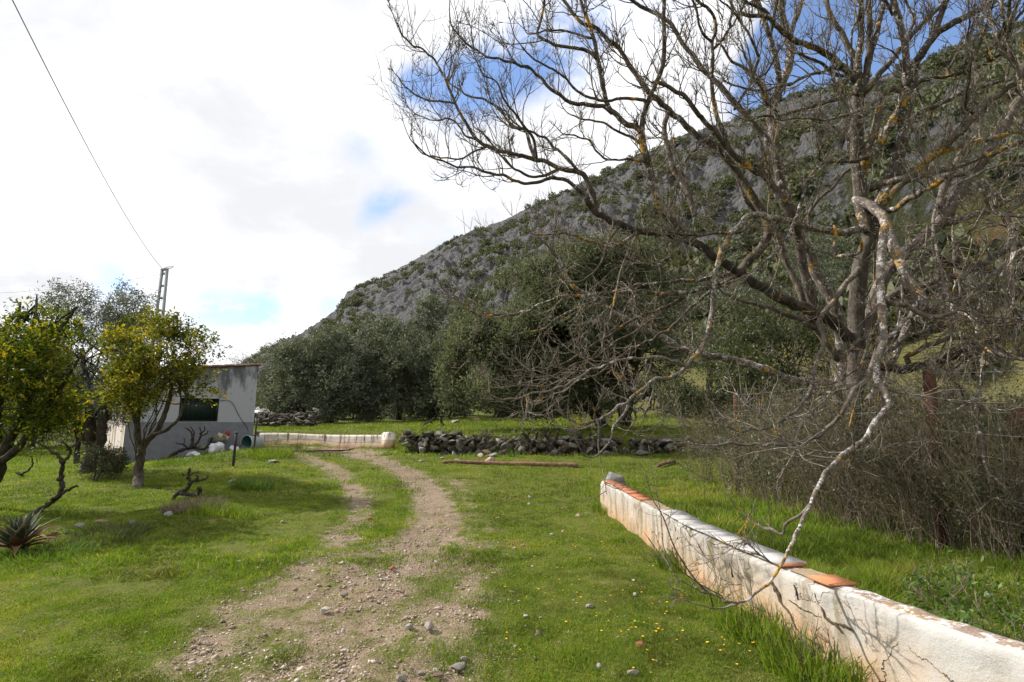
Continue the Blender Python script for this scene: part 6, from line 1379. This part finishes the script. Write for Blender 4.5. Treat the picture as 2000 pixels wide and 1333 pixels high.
def blades(S, D_, L, w_, r):
    """curved blades: 5 verts, a quad and a triangle each"""
    n = len(S); q = r.normal(size=(n, 3)); q[:, 2] *= .3; s = np.cross(D_, q); s /= np.linalg.norm(s, axis=1, keepdims=True)+1e-9
    bend = r.normal(0, .35, (n, 3)); bend[:, 2] = -.15; L = np.asarray(L)[:, None]; w_ = np.broadcast_to(np.asarray(w_, float), (n,))[:, None]*.5
    m = S+D_*L*.55+bend*L*.10; t = S+D_*L*.95+bend*L*.45
    V = np.stack([S-s*w_, S+s*w_, m+s*w_*.75, m-s*w_*.75, t], 1).reshape(-1, 3); i = np.arange(n)*5
    return V, [np.stack([i, i+1, i+2, i+3], 1), np.stack([i+3, i+2, i+4], 1)]
tuft('grass_tussock', 378, 995, 'brown dry grass tussock at the foot of the vine stump', 900, .24, .48, 'dry', 'grass tussock', 1)
tuft('grass_tussock', 415, 1003, 'greenish half dry tussock beside the brown one', 500, .22, .35, 'grass', 'grass tussock', 2)
tuft('weed_clump', 492, 955, 'dark green leafy weed clump on the bank above the track', 700, .30, .40, 'weed', 'weed clump', 3, spread=1.0)
tuft('weed_clump', 215, 1050, 'dark matted weed clump below the flat pale stone', 700, .16, .45, 'thicket', 'weed clump', 4, spread=1.2)
tuft('grass_tussock', 470, 1010, 'low scraggy tussock on the slope of the bank', 300, .18, .3, 'grass', 'grass tussock', 5)
tuft('weed_clump', 90, 1085, 'dark weeds crowding round the base of the agave', 700, .16, .5, 'weed', 'weed clump', 6, spread=1.1)
tuft('grass_tussock', 530, 890, 'tall grass fringe on the mound by the shed corner', 900, .34, .7, 'grass', 'grass tussock', 7)
tuft('asphodel', 1000, 893, 'dark green strap leaved rosette alone below the stone wall', 90, .42, .10, 'weed', 'plant', 8, spread=1.0)
for i, (px, py, lab) in enumerate([(800, 872, 'olive green tuft at the left end of the dry stone wall by the pier'), (858, 872, 'olive green tuft on the wall above the log tip'), (1012, 872, 'dark tuft on the wall next to the spilled stones'), (1062, 872, 'dark tuft on the wall between the two vine stumps'), (1120, 874, 'ragged tuft on the wall under the carob foliage'), (1178, 878, 'ragged tuft on the wall by the carob trunk foot')]):
    tuft('bush', px, py, lab, 420, .42, .38, 'thicket' if i % 2 else 'grass', 'bush', 140+i, spread=.9)
tuft('bush', 945, 878, 'dull olive tuft growing on the dry stone wall', 500, .5, .35, 'thicket', 'bush', 9, spread=.8)
tuft('weed_clump', 360, 905, 'fresh green weeds along the shed plinth under the dead bush', 700, .25, .8, 'weed', 'weed clump', 10, spread=1)
tuft('weed_clump', 440, 895, 'fresh green weeds before the rubbish bags', 500, .25, .6, 'weed', 'weed clump', 11, spread=1)
for i, (px, py, lab) in enumerate([(1190, 1000, 'lush weeds at the far end of the low white wall'), (1330, 1110, 'straggly grass at the wall foot below the grey tiles'), (1480, 1235, 'tall grass fringe at the wall foot below the orange tile'), (1585, 1310, 'yellowing grass fringe at the wall foot nearest the camera')]):
    tuft('grass_tussock', px, py, lab, 420, .24, .28, 'grass', 'grass tussock', 12+i)
thicket('broad_weed', 1930, 0, 'broad leaved green weeds behind the lichened end of the wall', 60, .32, .5, 1800, 171, lf=.06, matk='weed', cat='weed clump', base=np.array([2.95, 3.25, float(Z(2.95, 3.25))]), lean=.5)
thicket('broad_weed', 1930, 0, 'rank green weeds between the wall end and the thicket', 60, .35, .6, 1600, 172, lf=.05, matk='weed', cat='weed clump', base=np.array([3.5, 4.0, float(Z(3.5, 4.0))]), lean=.5)

# ---------------------------------------------------------------- single stones
b = G(1194, 945); V, F = rockV(77, 4, 9, (.30, .22, .21), .10); V = V*np.array([.95, .9, 1.15]); o = MB().add(V, F).build('boulder', M['rock'], None, None, False); 
bq = np.array([1.98, 10.25]); o.location = (bq[0], bq[1], float(Z(*bq))+.40); o.rotation_euler = (.1, -.15, .3); tag(o, 'large pale grey boulder at the far end of the low white wall', 'boulder')
V, F = rockV(78, 3, 12, (.28, .24, .30), .1); o = MB().add(V, F).build('boulder', M['rock_dark'], None, None, True); o.location = (bq[0], bq[1]+.05, float(Z(*bq))+.08); tag(o, 'dark buried stone under the pale boulder', 'boulder')
RK = {}
def rock_mesh(matk, i):
    if (matk, i) not in RK:
        V, F = rockV(300+i*7, 3, 11+i % 5, (1, .78, .55), .10); RK[(matk, i)] = MB().add(V, F, (i % 5)/5).mesh('stone', M[matk], None, False)
    return RK[(matk, i)]
def rock(px, py, w_, matk, label, i, group=None, z=.25, tall=1.0, name='stone', rot=None):
    b = G(px, py); s = w_*b[1]/2000.*1.03; o = link(name, rock_mesh(matk, i % 9)); o.location = (b[0], b[1], b[2]+s*z*tall); o.scale = (s, s, s*tall); o.rotation_euler = (U(-.15, .15), U(-.15, .15), U(0, 6.28) if rot is None else rot); tag(o, label, 'stone', group)
big = [(1052, 1243, 15, 'rock_pink', 'upright reddish stone casting a dark shadow on the grass'), (1152, 1190, 22, 'rock_pale', 'flat white stone among the yellow flowers'), (1252, 1267, 24, 'brick', 'broken orange brick piece lying in flowery grass'), (1240, 1164, 13, 'rock_pale', 'small white stone alone in the grass before the wall'),
       (1026, 1207, 13, 'rock_pale', 'rounded white stone near the gravel edge, above the reddish one'), (1000, 1160, 14, 'rock_pink', 'tan stone with yellow flowers beside it'), (1333, 1166, 10, 'brick', 'reddish brick chip by the dead twigs'), (1237, 1320, 26, 'rock_pale', 'large pale stone in the flowery grass nearest the camera'), (1170, 1305, 15, 'rock_pale', 'pale half buried stone below the flowers'),
       (896, 1308, 32, 'rock_pale', 'largest white slab stone in the gravel nearest the camera'), (906, 1292, 22, 'rock_pale', 'narrow pale stone just behind the largest white slab'), (838, 1228, 26, 'rock_pale', 'long white stone on the gravel behind the grassy strip'), (800, 1226, 17, 'rock_pale', 'flat oval white stone next to the long one'), (635, 1196, 20, 'rock_pale', 'elongated pale stone on sparse grass between the ruts'),
       (855, 1323, 22, 'rock_pink', 'orange tinted stone at the gravel edge in front'), (825, 1318, 22, 'rock_pale', 'grey white stone in the front gravel patch'), (786, 1327, 24, 'rock_pale', 'broad pale stone at the front of the gravel patch'), (766, 1112, 16, 'brick', 'dark red stone in the middle of the track'), (672, 1164, 18, 'rock_pale', 'white stone on the gravel fan left of the long stone'),
       (786, 1158, 14, 'rock_pink', 'buff stone at the edge of the grassy strip'), (722, 1015, 14, 'brick', 'dark reddish clod on the grass island of the track'), (552, 1022, 13, 'rock_pink', 'pinkish stone on the lawn where the rut begins'), (471, 1098, 12, 'rock_pale', 'white stone on the lawn left of the other white one'), (513, 1097, 11, 'rock_pale', 'small white stone on the lawn nearer the track'),
       (198, 1023, 26, 'rock_pink', 'flat pinkish white stone lying on the grassy bank'), (155, 1030, 20, 'rock', 'grey stone on the bank next to the flat pinkish one'), (132, 1042, 15, 'rock_dark', 'dark small stone between the agave and the grey stone'), (105, 1046, 20, 'rock_pink', 'reddish stone at the tips of the agave leaves'), (255, 1026, 22, 'rock', 'grey stone sunk in the bank beyond the flat pinkish one'), (330, 1010, 24, 'rock', 'pale stone half hidden under the dry tussock'), (455, 943, 18, 'rock', 'grey stone beside the dark weed clump'), (533, 905, 20, 'rock', 'lone grey stone on the grassy mound above the track'),
       (222, 1058, 12, 'rock', 'little stone in the hollow below the bank'), (915, 880, 30, 'rock', 'large grey stone fallen from the wall above the log'), (870, 886, 14, 'rock_pink', 'reddish stone at the base of the wall left of the log end'), (950, 886, 34, 'rock_pink', 'orange tinged stone in the spill of stones by the wall'), (962, 893, 24, 'rock_pale', 'pale stone at the front of the spilled heap'), (985, 884, 26, 'rock', 'grey stone on the right of the spilled heap'), (940, 894, 20, 'rock_pink', 'tan stone at the left foot of the spilled heap'), (958, 903, 24, 'rock_pink', 'reddish stone touching the fallen log'), (893, 900, 12, 'rock_pale', 'small white stone just above the log end'), (863, 897, 12, 'rock_pale', 'small pale stone beside the log tip'),
       (990, 868, 22, 'rock_pink', 'reddish stone on the mossy slope of the spill'), (1000, 878, 22, 'rock_pale', 'pale angular stone at the top of the spill'), (822, 902, 12, 'rock', 'brown stone beside the rut before the log'), (1035, 973, 12, 'rock_pale', 'pale stone in shaded grass between log and track'), (1033, 987, 11, 'rock_pale', 'whitish stone just below the shaded one'), (1130, 1010, 14, 'rock_pink', 'flat stone on the bare patch near the wall end'), (1100, 1040, 11, 'rock_pink', 'brown stone in the grass halfway to the wall'), (1078, 1045, 9, 'rock_pale', 'whitish chip in the grass halfway to the wall'),
       (890, 827, 22, 'rock_pale', 'pale rounded boulder up on the terrace grass'), (930, 822, 18, 'rock_pink', 'small boulder on the terrace under the carob'), (1290, 870, 42, 'rock_dark', 'big dark stone at the base of the shaded wall'), (1255, 890, 34, 'rock_dark', 'dark squat stone in shade by the carob trunk'), (1150, 885, 20, 'rock_dark', 'small dark stone at the wall foot under the lowest twig')]
for i, (px, py, s_, mk, lab) in enumerate(big):
    rock(px, py, s_, mk, lab, i, tall=1.5 if 'upright' in lab else 1.0)
k = 0; RNG2 = np.random.default_rng(99)
while k < 45:                                     # small stones strewn on the gravel
    px, py = RNG2.uniform(560, 960), RNG2.uniform(1020, 1330); b = G(px, py)
    if float(dirt_at(b[0], b[1])) < .35: continue
    rock(px, py, RNG2.uniform(5, 10), ('rock_pale', 'rock_pink', 'rock_pale', 'rock_pink')[k % 4], 'small loose stone scattered on the gravel of the track', k, 'small stones on the track gravel'); k += 1
for k in range(40):
    px, py = RNG2.uniform(960, 1330), RNG2.uniform(1020, 1330)
    if px > 1130+ (py-1000)*.9: continue
    rock(px, py, RNG2.uniform(5, 10), ('rock_pale', 'rock_pink')[k % 2], 'small stone lying in the grass between track and wall', k, 'small stones in the grass by the wall')

# ---------------------------------------------------------------- yellow flowers
def flower_mesh(i):
    r = np.random.default_rng(500+i); mb = MB(); h = r.uniform(.035, .075); lean = r.normal(0, .012, 2); V, F, C = tube1(np.array([[0, 0, -.01], [lean[0]*.4, lean[1]*.4, h*.5], [lean[0], lean[1], h]]), .0014, .001, 4); mb.add(V, F)
    me = MB()
    pet = []; nP = 7
    for k in range(nP):
        a = k*2*math.pi/nP; R_ = .0095*r.uniform(.85, 1.15); w_ = .0045
        pet.append([[lean[0]+math.cos(a)*.001, lean[1]+math.sin(a)*.001, h], [lean[0]+math.cos(a)*R_*.6-math.sin(a)*w_, lean[1]+math.sin(a)*R_*.6+math.cos(a)*w_, h+.005], [lean[0]+math.cos(a)*R_, lean[1]+math.sin(a)*R_, h+.006], [lean[0]+math.cos(a)*R_*.6+math.sin(a)*w_, lean[1]+math.sin(a)*R_*.6-math.cos(a)*w_, h+.005]])
    n0 = mb.n; pv = np.array(pet).reshape(-1, 3); mb.add(pv, np.arange(len(pv)).reshape(-1, 4)); d = ICO[1][0]*np.array([.004, .004, .003])+np.array([lean[0], lean[1], h+.004]); mb.add(d, ICO[1][1])
    V = np.concatenate(mb.V); f4 = np.concatenate(mb.F[4]); f3 = np.concatenate(mb.F[3]); mi = np.concatenate([(f4[:, 0] >= n0).astype(int), np.ones(len(f3), int)])
    return mesh_from('yellow_flower', V, [f4, f3], None, {'v': np.full(len(V), .5)}, None, False, [M['stalk'], M['yellow']], mi)
FM = [flower_mesh(i) for i in range(5)]
fl = [(1258, 1067), (1277, 1115), (1123, 1187), (1134, 1180), (1168, 1206), (1185, 1184), (1192, 1185), (1192, 1197), (1160, 1204), (1225, 1238), (1238, 1238), (1235, 1242), (1286, 1231), (1290, 1236), (1293, 1238), (1260, 1255), (1253, 1262), (1214, 1240), (984, 1248), (987, 1256), (990, 1158), (1048, 1163), (1066, 1163), (1121, 1150), (1122, 1157), (1123, 1071), (1138, 1064), (1153, 1093), (1043, 1094), (1122, 1070), (1063, 1132), (1100, 1118), (1180, 1067), (1183, 1068), (1195, 1050), (1226, 1106), (1217, 1162), (1234, 1147), (1277, 1174), (1278, 1183), (1300, 1205), (1304, 1213), (1265, 1211), (1313, 1206), (1327, 1214), (1326, 1265), (1412, 1262), (1474, 1258), (1472, 1266), (1463, 1280), (1436, 1273), (1411, 1265), (1417, 1264), (1446, 1313), (1412, 1275), (1090, 1140), (1131, 1138), (1080, 1180), (1110, 1195), (1200, 1160), (1232, 1200), (1350, 1200), (1340, 1240), (1370, 1285), (1395, 1250), (1245, 1220), (1262, 1190), (1150, 1225), (1205, 1260), (1180, 1285)]
rf = np.random.default_rng(31)
fl = fl[:58]
while len(fl) < 84:
    x, y = rf.uniform(1010, 1400), rf.uniform(1050, 1330)
    if x < 1200+(y-1040)*.85: fl.append((x, y))
for i, (px, py) in enumerate(fl):
    b = G(px, py+rf.uniform(2, 8)); o = link('yellow_flower', FM[i % 5]); o.location = b; s = rf.uniform(.7, 1.2); o.scale = (s, s, s); o.rotation_euler = (rf.normal(0, .15), rf.normal(0, .15), rf.uniform(0, 6.28)); tag(o, 'tiny yellow flower in the grass between track and low white wall', 'flower', 'yellow flowers in the grass by the wall')

# ---------------------------------------------------------------- gravel (nobody could count it)
def gravel():
    r = np.random.default_rng(17); N = 90000; d = 3.0+18*r.uniform(0, 1, N)**1.7; x = r.uniform(-1, .5, N)*d; y = d; k = dirt_at(x, y); keep = r.uniform(0, 1, N) < k*k*1.15*(.4+1.2*(fbm(x*1.5, y*1.5, 5, 3) > .45)); x, y = x[keep], y[keep]; n = len(x)
    print('gravel', n); n = min(n, 20000); x, y = x[:n], y[:n]
    B_ = [rockV(900+i, 1, 9, (1, .8, .6), .15) for i in range(8)]; mb = MB(); s = np.clip(r.lognormal(math.log(.0085), .5, n), .004, .035)*(1+.02*y); a = r.uniform(0, 6.28, n); z = Z(x, y)-.035*np.minimum(dirt_at(x, y), 1)
    for i in range(8):
        sel = np.arange(n) % 8 == i; V, F = B_[i]; m = sel.sum(); c, si = np.cos(a[sel]), np.sin(a[sel]); X = V[None, :, :]*s[sel][:, None, None]
        X = np.stack([X[..., 0]*c[:, None]-X[..., 1]*si[:, None], X[..., 0]*si[:, None]+X[..., 1]*c[:, None], X[..., 2]], -1)+np.stack([x[sel], y[sel], z[sel]+s[sel]*.2], 1)[:, None, :]
        mb.add(X.reshape(-1, 3), (F[None]+np.arange(m)[:, None, None]*len(V)).reshape(-1, 3), np.repeat(r.uniform(0, 1, m), len(V)))
    m, t = new_mat('gravel_stones'); v = attr(t); n_ = t.noise(t.n('ShaderNodeNewGeometry').outputs['Position'], 60, 4)
    finish(t, t.mix(t.math('MULTIPLY', n_, .5), t.ramp(v, [(0, (.20, .145, .11)), (.3, (.27, .205, .155)), (.6, (.37, .305, .25)), (.85, (.52, .47, .42)), (1, (.40, .24, .17))]), (.3, .24, .19)), .9, spec=.15)
    tag(mb.build('gravel', m), 'pale loose gravel along the wheel ruts', 'gravel', kind='stuff')
gravel()

# ---------------------------------------------------------------- grass
def grass():
    r = np.random.default_rng(23); Vs, F4, F3, vs, n0 = [], [], [], [], 0
    def patch(N, d0, d1, h, w_, thresh=.5, pw=1.0, xr=(-1.08, 1.08), cond=None, lush=1.0, vb=.5, per=6, sp=.03):
        nonlocal n0
        nt = N//per; d = d0+(d1-d0)*r.uniform(0, 1, nt)**pw; x = r.uniform(*xr, nt)*d; y = d.copy()
        dk = dirt_at(x, y); wk = worn_at(x, y); bare = .5*fbm(x*2.6, y*2.6, 4, 4)+.5*fbm(x*.9, y*.9, 8, 3); p = (1-.97*sm(.10, .80, dk+(bare-.5)*3.0))*(1-.7*sm(.15, .8, wk+(bare-.5)*2.5))
        keep = (r.uniform(0, 1, nt) < p) & (np.hypot((x+9.7)/2.7, (y-23.5)/1.25) > 1.02)
        if cond is not None: keep &= cond(x, y)
        wx = wall_x(np.clip(y, .6, 9.9)); keep &= ~((np.abs(x-wx-.09) < .13) & (y < 9.95))
        x, y = x[keep], y[keep]; nt = len(x); hv = .45+1.1*fbm(x*1.3+3, y*1.3, 6, 4); hv *= .3+1.3*fbm(x*5, y*5, 7, 2)
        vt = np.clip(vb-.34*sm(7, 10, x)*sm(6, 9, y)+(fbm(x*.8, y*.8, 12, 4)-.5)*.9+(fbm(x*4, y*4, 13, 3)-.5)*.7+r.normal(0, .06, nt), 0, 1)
        idx = np.repeat(np.arange(nt), per); n = len(idx); x2 = x[idx]+r.normal(0, sp, n); y2 = y[idx]+r.normal(0, sp, n); S = np.stack([x2, y2, Z(x2, y2)-.006], 1)
        D_ = np.stack([r.normal(0, .5, n), r.normal(0, .5, n), np.ones(n)], 1); D_ /= np.linalg.norm(D_, axis=1, keepdims=True)
        V, (q, t3) = blades(S, D_, h*hv[idx]*r.uniform(.55, 1.25, n)*lush, w_*(1+.0*y2), r); Vs.append(V); F4.append(q+n0); F3.append(t3+n0); n0 += len(V)
        vv = np.clip(vt[idx]+r.normal(0, .15, n), .02, 1); dryb = r.uniform(0, 1, n) < .045; vv = np.where(dryb, r.uniform(.92, 1, n), vv); vs.append(np.repeat(vv, 5))
    left = lambda x, y: x < wall_x(np.clip(y, .6, 9.9))
    right = lambda x, y: x >= wall_x(np.clip(y, .6, 9.9))
    patch(280000, 2.9, 6.0, .034, .0042, cond=left, xr=(-1.1, .75))
    patch(210000, 6.0, 11, .042, .0075, cond=left, xr=(-1.1, .45))
    patch(130000, 11, 20, .07, .014, per=5, sp=.06)
    patch(70000, 20, 36, .15, .026, xr=(-1.05, .7), per=5, sp=.1, vb=.48)
    patch(120000, 2.2, 7, .16, .0055, cond=right, xr=(.25, 1.15), vb=.56)
    patch(60000, 6, 13, .16, .010, cond=right, xr=(.1, .9), vb=.56)
    # taller grass at the wall foot and along the old row of stones
    patch(26000, 2.6, 9.8, .15, .005, cond=lambda x, y: (wall_x(np.clip(y, .6, 9.9))-x < .30) & left(x, y), xr=(.1, .95), vb=.5)
    patch(40000, 5.5, 19, .10, .008, cond=lambda x, y: fbm(x*.5, y*.5, 21, 3) > .52, xr=(-1.05, -.3), vb=.52)
    # low broad leaves and dead straw among the blades
    for (N, d0, d1, sz, asp, flat, dry) in ((52000, 2.9, 8, .016, .75, 1, 0), (26000, 7, 14, .028, .75, 1, 0), (9000, 2.9, 9, .075, .035, 1, 1), (5000, 8, 18, .12, .05, 1, 1)):
        d = d0+(d1-d0)*r.uniform(0, 1, N); x = r.uniform(-1.08, .9, N)*d; y = d; cl = fbm(x*3.1, y*3.1, 31, 3); dk = dirt_at(x, y); keep = (cl > (.52 if not dry else .40)) & (dk < .55) & ~((np.abs(x-wall_x(np.clip(y, .6, 9.9))-.09) < .13) & (y < 9.95)); x, y = x[keep], y[keep]; n = len(x)
        C = np.stack([x, y, Z(x, y)+r.uniform(.004, .035, n)*(1 if not dry else .5)], 1); V, q = leaves(C, sz, asp, .1, r); V = V.reshape(n, 4, 3); V[..., 2] = C[:, None, 2]+(V[..., 2]-C[:, None, 2])*.45; V = V.reshape(-1, 3)
        Vs.append(V); F4.append(q+n0); n0 += len(V); vs.append(np.repeat(np.clip(r.normal(.55, .16, n), 0, .88) if not dry else r.uniform(.92, 1, n), 4))
    m = mesh_from('grass', np.concatenate(Vs), [np.concatenate(F4), np.concatenate(F3)], M['grass'], {'v': np.concatenate(vs)}); print('grass verts', n0)
    tag(link('grass', m), 'short bright green meadow grass', 'grass', kind='stuff')
grass()

# ---------------------------------------------------------------- scrub on the hillside
def scrub():
    r = np.random.default_rng(29); protos = []
    for i in range(6):
        n = 170; d = r.normal(size=(n, 3)); d /= np.linalg.norm(d, axis=1, keepdims=True); rad = r.uniform(.35, 1, n)**.5; bump_ = .75+.5*vnoise(d[:, 0]*2+i*9, d[:, 1]*2, d[:, 2]*2); C = d*(rad*bump_)[:, None]*np.array([1, 1, .72]); C[:, 2] += .35; C = C[C[:, 2] > -.25]
        V, F = leaves(C, .36, .62, .3, r); protos.append((V, F, np.repeat(np.clip(r.normal(.5, .25, len(C)), 0, 1), 4)))
    L_ = []; tries = 0
    while len(L_) < 3900 and tries < 90000:
        tries += 1; a = r.uniform(azp(430), azp(2150)); t = r.uniform(.02, 1.01)**.75; rr0, rr1 = float(R_0(a)), float(R_R(a)); R_ = rr0+(rr1-rr0)*t; x, y = math.sin(a)*R_, math.cos(a)*R_
        right = np.interp(a, [azp(600), azp(1100), azp(1900)], [.0, .35, .8]); dn = float(fbm(x/14, y/14, 2.2, 3)); low = max(0, .45-t)
        if dn < .57-.12*right-.30*low and r.uniform() > .10: continue
        if t < .3 and a > azp(1780) and r.uniform() < .8: continue
        L_.append((R_, x, y, np.clip(r.lognormal(-.05, .5), .3, 2.6)*(1+.35*low)*(.85+.2*right)))
    L_ = np.array(L_); L_ = L_[np.argsort(L_[:, 0]/L_[:, 3])]; zz = Z(L_[:, 1], L_[:, 2])
    me = [mesh_from('hillside_shrub', V, F, M['scrub'], {'v': v}) for V, F, v in protos]
    for i in range(300):
        o = link('hillside_shrub', me[i % 6]); s = L_[i, 3]; o.location = (L_[i, 1], L_[i, 2], zz[i]); o.scale = (s, s, s*r.uniform(.8, 1.2)); o.rotation_euler = (0, 0, r.uniform(0, 6.28)); tag(o, 'dark rounded evergreen shrub on the lower rocky mountain slope', 'shrub', 'shrubs on the lower mountain slope')
    mb = MB()
    for i in range(300, len(L_)):
        V, F, v = protos[i % 6]; s = L_[i, 3]; a = r.uniform(0, 6.28); c, si = math.cos(a), math.sin(a); mb.add(np.stack([(V[:, 0]*c-V[:, 1]*si)*s+L_[i, 1], (V[:, 0]*si+V[:, 1]*c)*s+L_[i, 2], V[:, 2]*s+zz[i]], 1), F, v)
    tag(mb.build('distant_scrub', M['scrub']), 'dark scrub dotting the upper mountain', 'scrub', kind='stuff'); print('scrub', len(L_))
scrub()

# slender dead flower stalk beyond the shed
b = gb(553, 55); mb = MB(); H = P(555, 655, 55)[2]-b[2]; add_tube(mb, spline(np.array([[0, 0, -.2], [.1, 0, H*.5], [0, 0, H]]), .3), .07, .03, 6)
for k in range(9):
    z = H*(.80+.022*k); a = k*2.4; add_tube(mb, [(0, 0, z), (.35*math.cos(a), .35*math.sin(a), z+.12), (.55*math.cos(a), .55*math.sin(a), z+.16)], .03, .02, 4); V, F = rockV(k, 1, 9, (.16, .16, .06)); mb.add(V+np.array([.55*math.cos(a), .55*math.sin(a), z+.18]), F)
o = mb.build('agave_flower_stalk', M['bark_mid']); o.location = b; tag(o, 'tall thin dead agave flower stalk against the sky past the shed', 'flower stalk')
